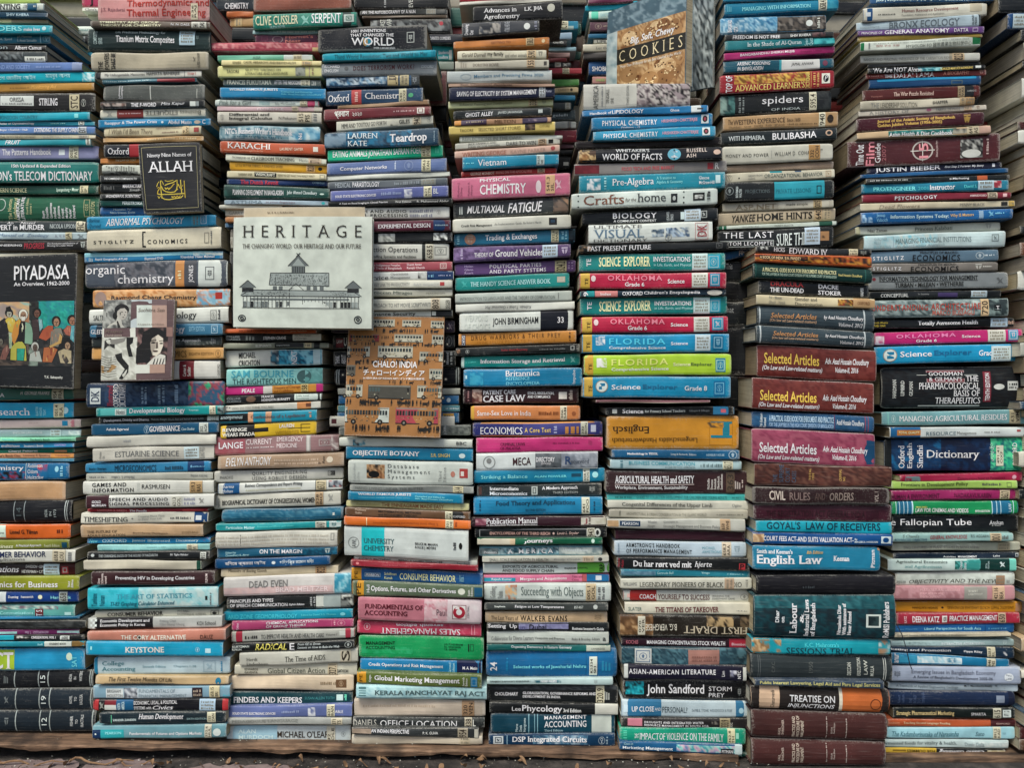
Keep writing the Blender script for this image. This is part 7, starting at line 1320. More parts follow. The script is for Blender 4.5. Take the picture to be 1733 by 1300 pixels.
plain_box(pk, 0.66, 1.5, 1.60, 1.80, 0.0005, 0.0085, (0.3, 0.2, 0.1))
tag(pk.build('plank', mats=[M_WOOD]), 'short brown plank end at the bottom right corner under the eighth stack', 'plank')
for bx in (-1.1, -0.45, 0.2):
    bk = Part()
    plain_box(bk, bx, bx + 0.12, 1.68, 1.78, 0.0, plank_top(bx + 0.12) - 0.0175, (0.2, 0.15, 0.14))
    tag(bk.build('support_block', mats=[M_SLAB]), 'low block under the long plank, hidden in its shadow', 'block', 'blocks under the plank')

# ------------------------------------------------------------------ the books
BOOKS = []
crops = dict(A1=(0, 0, 3.610), A2=(0, 340, 3.610), A3=(0, 680, 4.0615), A4=(0, 980, 4.0615),
             B1=(350, 0, 3.611), B2=(350, 340, 3.611), B3=(350, 680, 4.030), B4=(350, 980, 4.030),
             C1=(740, 0, 3.466), C2=(740, 340, 3.466), C3=(780, 680, 3.466), C4=(800, 980, 3.537),
             D1=(1190, 0, 3.1915), D2=(1210, 340, 3.3136), D3=(1230, 680, 3.445), D4=(1250, 980, 3.588),
             E1=(560, 720, 4.641), E2=(580, 980, 4.063))
cur = None
for line in DATA.strip().split('\n'):
    if line.startswith('='):
        p = line[1:].split()
        cur = (*crops[p[0]], float(p[1]), len(p) > 2)
        continue
    ox, oy, sc_, D, back = cur
    f = line.split(';')
    q = [float(t) for t in f[0].split()]
    quad = [ox + q[0] / sc_, oy + q[1] / sc_, oy + q[2] / sc_, ox + q[3] / sc_, oy + q[4] / sc_, oy + q[5] / sc_]
    gm = COLRE.match(f[1])
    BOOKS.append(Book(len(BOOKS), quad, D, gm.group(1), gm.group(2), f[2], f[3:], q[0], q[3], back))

# the stack along the right edge, seen from its page ends
EDGE = [(1706, 21, 48, '1f4c8c', 'blue spined book with a white label at the upper right edge', ['s 8 30 8 95 b9c6cc']),
        (1690, -12, 20, '25282c', 'black book at the top right corner above a blue spined one', []),
        (1728, 49, 67, '2a2d30', 'dark thin book under the blue spined one at the upper right edge', []),
        (1734, 68, 101, 'c9c0ae', 'thick pale page end of a book beside the Dalai Lama biography level', []),
        (1731, 102, 113, '26282b', 'dark narrow book end at the upper right edge', [])]
rnd = random.Random(21)
y = 114.0
hues = ['6a4a38', '222629', '9a9a90', 'cfcdc4', '2a2a2c', '7a4a30', 'b89c78', '3a5070', '8a8478', '5a2a2a', 'c4beb0']
while y < 1278:
    t = rnd.choice((14, 17, 20, 24, 28, 33))
    t = min(t, 1284 - y)
    EDGE.append((rnd.uniform(1722, 1750), y, y + t - 0.6, rnd.choice(hues), None, []))
    y += t
for (xl, a, b, c, lab, items) in EDGE:
    bk = Book(len(BOOKS), [xl, a, b, xl + 215, a - 2, b - 2], 1.61, c, '', lab, items, 0, 215, False)
    near = min((o for o in BOOKS if not o.back and o.quad[3] > 1560 and o.quad[0] < 1600 and o.n < 600 and o.label), key=lambda o: abs((o.quad[4] + o.quad[5]) / 2 - (a + b) / 2))
    if not lab:
        bk.label = 'page end at the right edge, level with the ' + ' '.join(near.label.split(',')[0].split()[:9])
    bk.area = max(bk.area, 62 * (b - a)) if b > 0 else 0
    BOOKS.append(bk)

# stored apart: what stands behind and outside the picture, and all the books that show smallest
far = Part()
GROUP = 'second-hand books lying flat in stacks'
order = sorted(BOOKS, key=lambda o: -o.area)
N_THINGS = 312
labels = {}
for o in order[:N_THINGS]:
    o.build_thing(GROUP)
for o in order[N_THINGS:]:
    for p in (o.cover, o.pages, o.title, *o.small, *o.sticks):
        far.add(p)
rnd = random.Random(77)


def filler(xa, xb, ya, yb, D):
    y = yb
    while y > ya:
        t = rnd.uniform(9, 34)
        w_ = rnd.uniform(0.82, 1.0) * (xb - xa)
        x = xa + rnd.uniform(0, xb - xa - w_)
        c = rnd.choice(['2a2d30', '3a3c40', '5a4a40', '24405c', '6a6860', '7a3030', '8a8070', '1f2428', '2f5a50', '9a9284', '55301f'])
        b_ = Book(9000 + int(y), [x, y - t, y, x + w_, y - t, y], D, c, '', '', [], 0, 1, True)
        far.add(b_.cover)
        far.add(b_.pages)
        y -= t + 0.3


for k in range(10):
    filler(-150 + k * 192, 35 + k * 192, -60 + rnd.uniform(-40, 40), 1190, 1.87)
filler(-420, -160, -80, 1240, 1.66)
filler(1960, 2180, -80, 1280, 1.62)
o = far.build('far_books')
tag(o, 'many smaller and half hidden books in and behind the stacks', 'books', kind='stuff')


# ------------------------------------------------------------------ books standing face out
def face_out(label, corners, thick, base, items, dw, dh, spine_right=False, extra=None, cover_name='cover'):
    P = []
    for (x, y_, D) in corners:
        X, Z = px(x, y_, D)
        P.append((X, D, Z))
    S = Board(*P)
    n = S.n
    col = hexcol(base)
    cv, pg, ti, sm = Part(), Part(), Part(), []
    us = [0, 0.006, 0.03] + [0.1 + 0.8 * i / 8 for i in range(9)] + [0.97, 0.994, 1]
    vv = [0, 0.006, 0.03] + [0.1 + 0.8 * i / 8 for i in range(9)] + [0.97, 0.994, 1]
    ed = lambda t: 1.0 if t in (0, 1) else (0.55 if t in (0.006, 0.994) else (0.15 if t in (0.03, 0.97) else 0))
    # a slight curl away from the camera at the corners
    S0 = S.P
    S.P = lambda u, v, e=0.0: S0(u, v, e - 0.0018 * (abs(2 * u - 1) ** 6) - 0.0012 * (abs(2 * v - 1) ** 8) + 0.0014 * math.sin(u * 4 + v * 3))
    cv.grid([[S.P(u, v) for u in us] for v in vv], col, 0, [[max(ed(u), ed(v)) for u in us] for v in vv])

    def slab(part, e0, e1, ins, c, m):
        part.box8([S0(ins, ins, -e0), S0(1 - ins, ins, -e0), S0(1 - ins, 1 - ins, -e0), S0(ins, 1 - ins, -e0),
                   S0(ins, ins, -e1), S0(1 - ins, ins, -e1), S0(1 - ins, 1 - ins, -e1), S0(ins, 1 - ins, -e1)], c, m, 0.6)
    slab(cv, 0.0034, 0.0046, 0.0, col, 0)
    slab(pg, 0.0048, thick - 0.0014, 0.006, hexcol('b8a78a'), 2)
    slab(cv, thick - 0.0012, thick, 0.0, col, 0)
    draw_items(items, S, 0, 1000, dw, dh, cv, ti, sm, [], len(label), 0.0, 0, 0.0006)
    if extra:
        extra(cv, S)
    bl, br = Vector(P[3]), Vector(P[2])
    loc = tuple((bl + br) / 2 - n * (thick / 2))
    root = empty('book', loc)
    tag(root, label, 'book', 'books standing face out in front of the stacks')
    c = cv.build(cover_name, root, loc)
    pg.build('page_block', root, loc)
    if ti.F:
        ti.build('title', c, loc)
    for k in sm:
        k.build('small_lettering', c, loc)
    return root


def poly(part, S, pts, c, e):
    part.f([part.v(S.P(u, v, e), c, 0.05) for u, v in pts], 0)


def heritage_art(cv, S):
    U = lambda x: (x - 160) / 848.0
    V = lambda y_: (y_ - 95) / 680.0
    ink, grey, mid, pale = hexcol('24282a'), hexcol('9a9f9c'), hexcol('6c7272'), hexcol('c4c7bf')
    rnd = random.Random(8)

    def pl(pts, c, e):
        poly(cv, S, [(U(a), V(b)) for a, b in pts][::-1], c, e)

    def rc(x0, y0, x1, y1, c, e):
        pl([(x0, y0), (x1, y0), (x1, y1), (x0, y1)], c, e)
    rc(215, 580, 935, 655, pale, .0003)
    pl([(208, 582), (268, 548), (885, 552), (945, 582)], grey, .0004)                # long veranda roof
    pl([(382, 515), (390, 445), (745, 442), (745, 522)], grey, .0005)                 # big main roof
    rc(395, 518, 728, 552, pale, .00052)
    pl([(496, 400), (560, 335), (622, 398)], mid, .0006)                              # top gable
    pl([(520, 400), (558, 352), (600, 400)], grey, .00065)
    rc(518, 402, 600, 445, mid, .0006)
    rc(525, 450, 600, 495, pale, .0006)
    pl([(500, 548), (545, 508), (592, 548)], mid, .0007)                              # porch
    rc(506, 548, 586, 655, pale, .0007)
    rc(532, 562, 550, 590, ink, .0008)
    for cx_ in (252, 895):                                                            # corner turrets
        pl([(cx_ - 52, 532), (cx_, 490), (cx_ + 50, 532)], mid, .0007)
        rc(cx_ - 36, 535, cx_ + 34, 562, ink, .0007)
        pl([(cx_ - 46, 583), (cx_ - 36, 562), (cx_ + 36, 562), (cx_ + 46, 583)], grey, .0007)
    rc(215, 583, 935, 588, ink, .0008)
    rc(265, 598, 870, 608, mid, .0008)
    for x in range(222, 935, 22):                                                     # posts and openings
        if 500 < x < 590:
            continue
        rc(x, 588, x + 3, 656, ink, .0009)
        if rnd.random() < 0.55:
            rc(x + 4, 618, x + 19, 653, rnd.choice((ink, mid, grey)), .00085)
    for x in range(525, 600, 14):
        rc(x, 404, x + 4, 440, ink, .0009)
    for x in (405, 440, 610, 650, 690):
        rc(x, 524, x + 24, 546, mid, .0009)
    for k in range(60):                                                               # hatching on the roofs
        x = rnd.uniform(392, 735)
        y0 = rnd.uniform(446, 510)
        rc(x, y0, x + rnd.uniform(3, 9), y0 + 1.4, ink, .00095)
    for k in range(260):
        x = rnd.uniform(225, 925)
        y0 = rnd.uniform(554, 581)
        rc(x, y0, x + rnd.uniform(2, 8), y0 + 1.8, rnd.choice((ink, mid)), .00095)
    for k in range(230):
        x = rnd.uniform(390, 738)
        y0 = rnd.uniform(448, 516)
        pl([(x, y0), (x + 2, y0), (x + 1, y0 + 9), (x - 1, y0 + 9)], rnd.choice((ink, mid, mid)), .00094)
    for a, b, c_, d in ((382, 516, 390, 444), (390, 444, 745, 441), (745, 441, 746, 522), (382, 516, 746, 522), (208, 583, 268, 547), (268, 547, 885, 551), (885, 551, 946, 583),
                        (496, 400, 560, 334), (560, 334, 622, 398), (500, 548, 545, 507), (545, 507, 592, 548), (506, 548, 506, 655), (586, 548, 586, 655),
                        (200, 533, 252, 489), (252, 489, 302, 533), (843, 533, 895, 489), (895, 489, 946, 533)):
        l_ = math.hypot(c_ - a, d - b)
        ox, oy = -(d - b) / l_ * 1.6, (c_ - a) / l_ * 1.6
        pl([(a + ox, b + oy), (a - ox, b - oy), (c_ - ox, d - oy), (c_ + ox, d + oy)][::-1 if False else 1], ink, .00097)
    rc(215, 655, 935, 658, ink, .0009)
    pl([(546, 322), (550, 320), (574, 344), (570, 346)], ink, .0009)
    pl([(568, 320), (574, 322), (548, 344), (544, 342)], ink, .0009)
    for cx_ in (215, 925):
        disc(cv, S, U(cx_ - 24), U(cx_ + 24), V(700), V(748) if cx_ > 500 else V(742), ink, .0008, 0.75)
        disc(cv, S, U(cx_ - 12), U(cx_ + 12), V(710), V(735), ink, .0008, 0.4, 10)
    rc(160, 95, 172, 775, hexcol('b9b9ae'), .00025)


face_out('large white book with a drawing of a gabled wooden building, standing face out, titled Heritage',
         [(395, 367, 1.585), (629.5, 365.5, 1.585), (628.5, 556, 1.568), (394, 553, 1.568)], 0.022, 'c3c6bc',
         ['t 68 925 8 19 3a342c sGl|HERITAGE', 't 68 922 25 29 5a5248 s|THE CHANGING WORLD: OUR HERITAGE AND OUR FUTURE'], 234, 188, extra=heritage_art)
face_out('plain yellowed board book standing behind the white Heritage book',
         [(412, 351, 1.603), (617, 349.5, 1.603), (617, 533, 1.592), (412, 534, 1.592)], 0.006, 'b8a890', ['z 200 420 4 6 8a7a68'], 205, 183)


def chalo_art(cv, S):
    U = lambda x: (x - 862) / 590.0
    V = lambda y_: (y_ - 705) / 738.0
    rnd = random.Random(3)
    ink, pale = hexcol('2a2724'), hexcol('b4ae9c')

    def rc(x0, y0, x1, y1, c, e):
        x0, x1 = max(x0, 864), min(x1, 1450)
        if x1 > x0:
            poly(cv, S, [(U(x0), V(y1)), (U(x1), V(y1)), (U(x1), V(y0)), (U(x0), V(y0))], c, e)

    def bus(x0, x1, y0, y1, c):
        h = y1 - y0
        rc(x0, y0, x1, y1 - h * 0.1, c, .0003)
        rc(x0 + 3, y0 + h * .02, x1 - 3, y0 + h * .1, hexcol('8a8478'), .00035)
        n = max(3, int((x1 - x0) / 18))
        for i in range(n):
            a = x0 + 6 + (x1 - x0 - 12) * i / n
            rc(a, y0 + h * .18, a + (x1 - x0 - 12) / n * .72, y0 + h * .45, hexcol(rnd.choice(('2a2f33', '3a4448', '55605f', '2a2724'))), .0004)
        for k in range(int((x1 - x0) / 9)):
            a, b = rnd.uniform(x0 + 4, x1 - 10), rnd.uniform(y0 + h * .5, y0 + h * .8)
            rc(a, b, a + rnd.uniform(2, 12), b + rnd.uniform(2, 6), hexcol(rnd.choice(('2a2724', '8a7a50', '5a6058', '33363a', 'b0a890'))), .00042)
        rc(x0, y1 - h * .12, x1, y1 - h * .06, ink, .0004)
        for a in (x0 + (x1 - x0) * .2, x0 + (x1 - x0) * .8):
            r_ = h * .16
            disc(cv, S, U(a - r_), U(a + r_), V(y1 - 1.8 * r_), V(y1 + .2 * r_), ink, .0005)
            disc(cv, S, U(a - r_ * .4), U(a + r_ * .4), V(y1 - 1.2 * r_), V(y1 - .4 * r_), hexcol('8a8478'), .00055, n=10)

    def people(x0, x1, y0, h, n):
        for k in range(n):
            a = rnd.uniform(x0, x1)
            hh = h * rnd.uniform(.8, 1.1)
            wd = hh * .16
            if rnd.random() < .13:                 # a cow
                rc(a, y0 + hh * .35, a + hh * .8, y0 + hh * .75, ink, .0004)
                for q in (0, .2, .6, .75):
                    rc(a + hh * q, y0 + hh * .7, a + hh * (q + .07), y0 + hh, ink, .0004)
                disc(cv, S, U(a + hh * .75), U(a + hh * 1.05), V(y0 + hh * .2), V(y0 + hh * .5), ink, .0004, n=10)
                continue
            disc(cv, S, U(a), U(a + wd * 1.1), V(y0), V(y0 + hh * .18), ink, .0004, n=8)
            poly(cv, S, [(U(a - wd * .3), V(y0 + hh * .6)), (U(a + wd * 1.4), V(y0 + hh * .6)), (U(a + wd * 1.2), V(y0 + hh * .2)), (U(a - wd * .1), V(y0 + hh * .2))], ink, .0004)
            rc(a - wd * .1, y0 + hh * .58, a + wd * .35, y0 + hh, ink, .00041)
            rc(a + wd * .75, y0 + hh * .58, a + wd * 1.15, y0 + hh * rnd.uniform(.92, 1), ink, .00041)
    red = hexcol('a03a3c')
    for row in (((1000, 1148, 722, 775, pale), (1195, 1310, 725, 772, pale), (1370, 1500, 728, 778, pale)),
                ((872, 1056, 818, 868, red), (1150, 1325, 815, 868, pale), (1380, 1500, 815, 880, hexcol('a9a494'))),
                ((840, 1002, 893, 965, pale), (1052, 1265, 888, 968, pale), (1308, 1500, 920, 985, hexcol('a9a494'))),
                ((820, 918, 1010, 1080, hexcol('6a665c')), (1372, 1500, 1025, 1095, hexcol('b0ac9c'))),
                ((830, 965, 1130, 1212, hexcol('b0ac9c')), (1000, 1262, 1130, 1220, hexcol('55524a')), (1302, 1500, 1128, 1212, pale)),
                ((862, 1133, 1268, 1370, hexcol('b9bcb4')), (1174, 1436, 1265, 1372, hexcol('b04450')))):
        for bb in row:
            bus(*bb)
    for a, b, y0, h, n in ((1030, 1440, 780, 30, 26), (880, 1440, 866, 26, 34), (870, 1440, 970, 34, 26), (880, 960, 1095, 34, 7), (1120, 1440, 1098, 28, 18), (870, 1440, 1218, 42, 32), (870, 1440, 1374, 44, 30), (920, 1000, 1015, 26, 6), (1060, 1170, 735, 22, 5), (1070, 1140, 826, 22, 6)):
        people(a, b, y0, h, n)


face_out('orange book covered with drawn buses and small figures, standing face out, titled Chalo India',
         [(590, 535, 1.622), (752, 536.5, 1.622), (744.5, 741, 1.60), (582, 737, 1.60)], 0.016, 'a87444',
         ['t 275 735 37.5 43 dcd8c8 b|CHALO! INDIA', 't 178 815 44.5 50 dcd8c8 b|チャロー!インディア', 't 178 815 51 53 dcd8c8 b|A NEW ERA OF INDIAN ART / インド美術の新時代'], 160, 203, extra=chalo_art)


def brush(cv, S, conv, pts, cols, e, rnd, n=14, outline=None, size=26):
    """a painted shape: a dark rim, a ground colour and loose strokes of neighbouring colours"""
    cx_, cy_ = sum(p[0] for p in pts) / len(pts), sum(p[1] for p in pts) / len(pts)
    if outline:
        poly(cv, S, [conv(cx_ + (a - cx_) * 1.07 + (6 if a > cx_ else -6), cy_ + (b - cy_) * 1.03) for a, b in pts][::-1], outline, e)
    poly(cv, S, [conv(a, b) for a, b in pts][::-1], cols[0], e + .00003)

    def inside(x, y_):
        r_ = False
        for (a, b), (c, d) in zip(pts, pts[1:] + pts[:1]):
            if (b > y_) != (d > y_) and x < (c - a) * (y_ - b) / (d - b) + a:
                r_ = not r_
        return r_
    xs_, ys_ = [p[0] for p in pts], [p[1] for p in pts]
    for k in range(n):
        x, y_ = rnd.uniform(min(xs_), max(xs_)), rnd.uniform(min(ys_), max(ys_))
        w_, h_ = size * rnd.uniform(.25, .6), size * rnd.uniform(.8, 2.4)
        q = [(x - w_, y_ - h_), (x + w_, y_ - h_ * .8), (x + w_ * .6, y_ + h_), (x - w_ * .8, y_ + h_ * .9)]
        if all(inside(a, b) for a, b in q):
            poly(cv, S, [conv(a, b) for a, b in q][::-1], rnd.choice(cols), e + .00005 + k * .000002)


def oval(cx_, cy_, rx, ry, n=14, a0=0.0):
    return [(cx_ + rx * math.cos(a0 + 2 * math.pi * k / n), cy_ + ry * math.sin(a0 + 2 * math.pi * k / n)) for k in range(n)]


def piyadasa_art(cv, S):
    rnd = random.Random(12)
    H = lambda s_: [hexcol(c) for c in s_.split()]

    def conv(x, y_):
        return (max(.006, min(.992, (x / 11.82 + 62) / 190.0)), max(.352, min(.838, (500 + y_ / 11.82 - 434 + .026 * x / 11.82 * 1.6) / 224.0)))
    dk = hexcol('1d1f22')
    picture(cv, S, .006, .60, .355, .60, H('b07a58 c09a78 8ab0a8 c9a070 9a8a84'), .0003, 60, 50, 5)
    picture(cv, S, .006, .60, .60, .838, H('26282a 4a4440 1f2224 6a5a50'), .0003, 60, 50, 6)
    picture(cv, S, .585, .67, .355, .838, H('1d2022 3a3c3a 26282a 8a9488'), .00032, 14, 100, 7)
    picture(cv, S, .66, .985, .352, .56, H('1f8a86 2a9e94 2f8aa0 38ae9c 1f9488'), .0003, 60, 46, 9)
    picture(cv, S, .66, .985, .56, .838, H('22262a 3a3a3c 2a3438 544c48'), .0003, 60, 60, 10)
    B = lambda pts, cols, e=.0004, n=16, o=dk, s_=24: brush(cv, S, conv, pts, H(cols), e, rnd, n, o, s_)
    # a group of standing and seated people in loose robes
    B([(0, 560), (90, 480), (150, 560), (160, 760), (120, 900), (0, 900)], '2a2a30 3a3438 4a4048')
    B([(110, 520), (160, 470), (250, 470), (310, 520), (300, 700), (250, 780), (180, 740)], 'c2a848 c9b86a d09a3c b8b070')
    B([(180, 760), (250, 780), (240, 1090), (190, 1090)], 'b0b898 9ab094 8a9a80')
    B([(300, 560), (380, 490), (420, 520), (400, 720), (290, 1010), (220, 880)], 'c9883c c9a83c b0b04a 6aa060 c07030')
    B([(395, 540), (520, 540), (510, 960), (360, 940)], '1f2226 26282c 303034')
    B([(425, 560), (505, 560), (450, 830)], 'c9c8a0 d0ccb0')
    B([(510, 540), (600, 570), (660, 700), (655, 990), (500, 970)], '8aa48c a9b8a0 7a9484 b8b894')
    B([(220, 1080), (300, 980), (430, 915), (520, 1030), (540, 1320), (215, 1320)], 'b0aa48 c0b458 8aa868 b09a40')
    B([(350, 1085), (500, 1080), (480, 1320), (350, 1320)], '2f9a84 4aa88c 3a8a7a', .00052)
    B([(640, 500), (720, 470), (800, 500), (790, 880), (670, 900)], '4a3a3c 5a444a 3a3436 6a5058')
    B([(770, 470), (840, 480), (860, 640), (800, 720)], '8ab0b8 a9c4c4 7aa0ac', .0005)
    B([(860, 690), (960, 600), (1070, 600), (1050, 800), (930, 900), (780, 850)], 'b85a3c c06a48 a84a34')
    B([(1030, 700), (1120, 640), (1230, 640), (1280, 800), (1180, 1010), (1010, 990)], '8a8478 a07a64 6a7470 b08a70')
    B([(1000, 1000), (1180, 900), (1210, 740), (1260, 800), (1240, 930), (1020, 1040)], 'c9a060 d0b070 b88a4c', .0005)
    B([(890, 1040), (1060, 1010), (1170, 1060), (1060, 1320), (870, 1320)], 'b86a40 c08050 a03c3c d0a060 8a3030')
    B([(1280, 680), (1360, 580), (1440, 590), (1430, 790), (1330, 760)], 'b06450 c07a60 9a5848')
    B([(1430, 580), (1540, 570), (1590, 640), (1590, 900), (1420, 840)], '6aa0b0 82b4be 5a90a4')
    B([(1200, 860), (1290, 770), (1420, 830), (1460, 1100), (1190, 1080)], '1f2426 2a2e34 2c3a30')
    B([(1180, 1100), (1300, 1040), (1450, 1070), (1460, 1320), (1240, 1320)], 'b8a888 c9b890 9a8a78 a89468')
    B([(610, 1180), (700, 1120), (800, 1110), (860, 1320), (600, 1320)], 'a9aca4 8a6a60 c0bdb0 7a5a58')
    B([(60, 1120), (150, 1010), (200, 1120), (120, 1320), (0, 1320)], '8a5a50 6a4a48 a07868')
    # heads: hair or head cloth, then face with brow, eyes and mouth
    for x, y_, rx, ry, hair, skin in ((185, 385, 62, 82, '1d2024', 'a9a494'), (465, 410, 78, 110, 'c9c6b8', '9a7860'), (735, 360, 68, 96, '1f1c1c', '7a5446'),
                                      (1130, 520, 70, 105, '26221f', 'b08468'), (1450, 480, 78, 100, '201c1c', 'a8745a'), (710, 1040, 66, 92, 'b9b8b0', '6a5a50'),
                                      (1370, 970, 66, 88, '1c1c1e', 'b08e70'), (20, 960, 50, 80, '26282a', '7a7468')):
        B(oval(x, y_ - ry * .12, rx * 1.15, ry), hair, .0006, 0)
        B(oval(x + 4, y_ + ry * .1, rx * .8, ry * .82), skin, .00064, 0, None)
        for a in (-.38, .3):
            B(oval(x + 4 + rx * a, y_, rx * .2, ry * .09, 8), '1d1b1a', .0007, 0, None)
        B(oval(x + 4, y_ + ry * .52, rx * .28, ry * .09, 8), '3a201c', .0007, 0, None)
        B([(x - 2, y_), (x + 10, y_), (x + 16, y_ + ry * .32), (x - 6, y_ + ry * .32)], '5a4034', .0007, 0, None)
    B([(120, 350), (125, 260), (205, 232), (248, 350)], '1d2024', .00068, 0, None)
    B([(420, 440), (515, 440), (500, 520), (440, 520)], 'c9c6bc', .00072, 0, None)


face_out('black art book with painted figures on its cover, standing face out at the left edge',
         [(-62, 437, 1.60), (130, 428, 1.615), (123.5, 658, 1.60), (-62, 652, 1.585)], 0.036, '22262c',
         ['t 452 935 8 19 d8dad2 b|PIYADASA', 't 452 940 20.5 24 d8dad2 b|An Overview, 1962-2000', 't 735 905 91 93.5 c9c9c0 b|T.K. Sabapathy'], 190, 226, extra=piyadasa_art)


def rupa_art(cv, S):
    rnd = random.Random(31)
    H = lambda s_: [hexcol(c) for c in s_.split()]

    def conv(x, y_):
        v = (y_ - 62) / 1186.0
        return (max(.004, min(.996, (x - (130 - 48 * v)) / 1040.0)), max(.004, min(.996, v)))
    B = lambda pts, cols, e=.0004, n=0, o=None, s_=20: brush(cv, S, conv, pts, H(cols), e, rnd, n, o, s_)
    R = lambda x0, y0, x1, y1, cols, e=.0003, n=0: B([(x0, y0), (x1, y0), (x1, y1), (x0, y1)], cols, e, n)
    picture(cv, S, .004, .40, .004, .352, H('5a5a58 8a8a86 a9a8a2 6a6a68'), .0003, 46, 44, 4)
    R(132, 66, 200, 478, '3a3a3a 4a4a48', .00033, 4)
    R(205, 120, 250, 478, 'a9a89e', .00033)
    R(480, 60, 545, 478, '2c2c2c 1f1f1f', .00033, 3)
    R(532, 58, 842, 476, 'b9c0c2', .00035)
    R(842, 58, 1060, 150, '7a6264', .00035)
    R(622, 148, 842, 474, 'cdd1c9', .0004)
    R(842, 150, 1056, 474, 'b8978a', .0004)
    R(1050, 474, 1138, 612, 'a07a70', .0004)
    R(108, 476, 602, 616, 'cfcec4', .0004)
    picture(cv, S, .004, .50, .466, .99, H('c6c5bc b9b7ac d0cec4 a9a79c'), .0003, 56, 66, 9)
    # seated figure with draped cloth
    B([(150, 660), (240, 630), (300, 700), (300, 780), (200, 740), (140, 800)], '3a3836 4a4644', .0004, 4)
    B([(240, 650), (330, 640), (470, 618), (440, 680), (320, 720), (250, 715)], '8a8680 a09c94', .00045, 5)
    B([(470, 618), (572, 618), (560, 700), (520, 730), (560, 900), (500, 900), (470, 760)], '262626 343434', .00045, 4)
    B([(110, 880), (130, 770), (220, 730), (310, 800), (330, 900), (320, 1000), (120, 960)], 'bdbab0 cac8be', .0004, 4)
    B([(300, 870), (400, 840), (410, 920), (500, 1030), (490, 1130), (400, 1230), (350, 1220), (440, 1080), (330, 950)], '2a2a2a 383634', .00045, 6)
    for k in range(9):
        y0 = 880 + 34 * k
        B([(88, y0), (190, y0 + 36), (320, y0 + 18), (320, y0 + 24), (190, y0 + 44), (88, y0 + 9)], '55524c', .00048)
    B([(95, 1030), (280, 1015), (330, 1040), (230, 1120), (100, 1130)], 'b08a5c c09868', .0005, 6)
    R(110, 1050, 240, 1062, '4a3a2c', .0006)
    R(100, 1090, 215, 1102, '4a3a2c', .0006)
    # upper portrait
    B(oval(405, 215, 108, 88), '232221 2e2c2a', .0005, 6)
    B(oval(308, 300, 36, 54), '232221', .0005)
    B([(340, 235), (385, 195), (450, 190), (488, 235), (484, 300), (455, 345), (425, 366), (380, 352), (335, 290)], 'b4ada4', .00055)
    B([(180, 476), (225, 430), (325, 375), (345, 300), (400, 350), (410, 430), (450, 476)], 'b9b5ac a9a59c', .00053, 4)
    B([(330, 380), (350, 376), (390, 476), (345, 476)], '3a3836', .00058)
    for x, y_, rx, ry in ((408, 248, 17, 6), (462, 250, 12, 6), (428, 325, 16, 6), (447, 290, 5, 12)):
        B(oval(x, y_, rx, ry, 8), '33302e', .0006)
    # lower portrait in half profile
    picture(cv, S, .50, .925, .352, .806, H('6a504e 3a3030 8a6a66 2c2626'), .00034, 48, 58, 14)
    B([(690, 640), (715, 540), (820, 492), (950, 490), (1025, 560), (1040, 660), (1005, 630), (930, 585), (850, 630), (815, 710), (822, 850), (800, 985), (600, 1000), (612, 780), (690, 700)], '231f1f 2b2626', .0005, 10)
    B([(840, 640), (930, 582), (1002, 640), (1003, 745), (962, 850), (900, 900), (850, 882), (822, 805), (815, 705)], 'd3c8b8', .00055)
    B([(835, 650), (890, 610), (905, 700), (880, 790), (850, 870), (822, 805), (815, 705)], 'aa9d90', .00058)
    for pts, c in ((oval(858, 700, 36, 13, 10), '2a2422'), (oval(975, 712, 26, 11, 10), '3a302c'), (oval(890, 826, 40, 14, 10), '4a2a28'),
                   ([(905, 690), (925, 690), (930, 780), (890, 790)], '6a5c54'), ([(825, 665), (905, 655), (905, 667), (828, 680)], '231f1f'), ([(945, 672), (1000, 668), (1000, 678), (948, 684)], '231f1f')):
        B(pts, c, .00062)
    B([(760, 1018), (860, 920), (960, 868), (1036, 890), (1036, 1018)], 'cbc6bc b0aba0 d4d0c8', .0006, 8)
    for k in range(4):
        B([(850 + 45 * k, 1015), (880 + 45 * k, 930), (890 + 45 * k, 930), (872 + 45 * k, 1015)], '3a3634', .00066)
    R(586, 1020, 806, 1146, 'c6c6bd', .0006)
    R(806, 1020, 1030, 1146, 'b08f80', .0006)


face_out('mauve book with black and white portrait photos, standing face out on the blue illustrated dictionary',
         [(175, 507.5, 1.585), (295, 506, 1.585), (289.5, 643, 1.572), (169.5, 645, 1.572)], 0.014, '6e5658',
         ['t 500 865 11 15.5 7a6a60 i|Suchitra Sen', 't 500 865 30 32.5 8a7a70 s|A Legend in her Lifetime', 't 50 290 37.5 42.5 7a6a60 i|Rupa', 't 50 290 43 45.5 a09488|Chandrakanta'], 120, 137, extra=rupa_art)


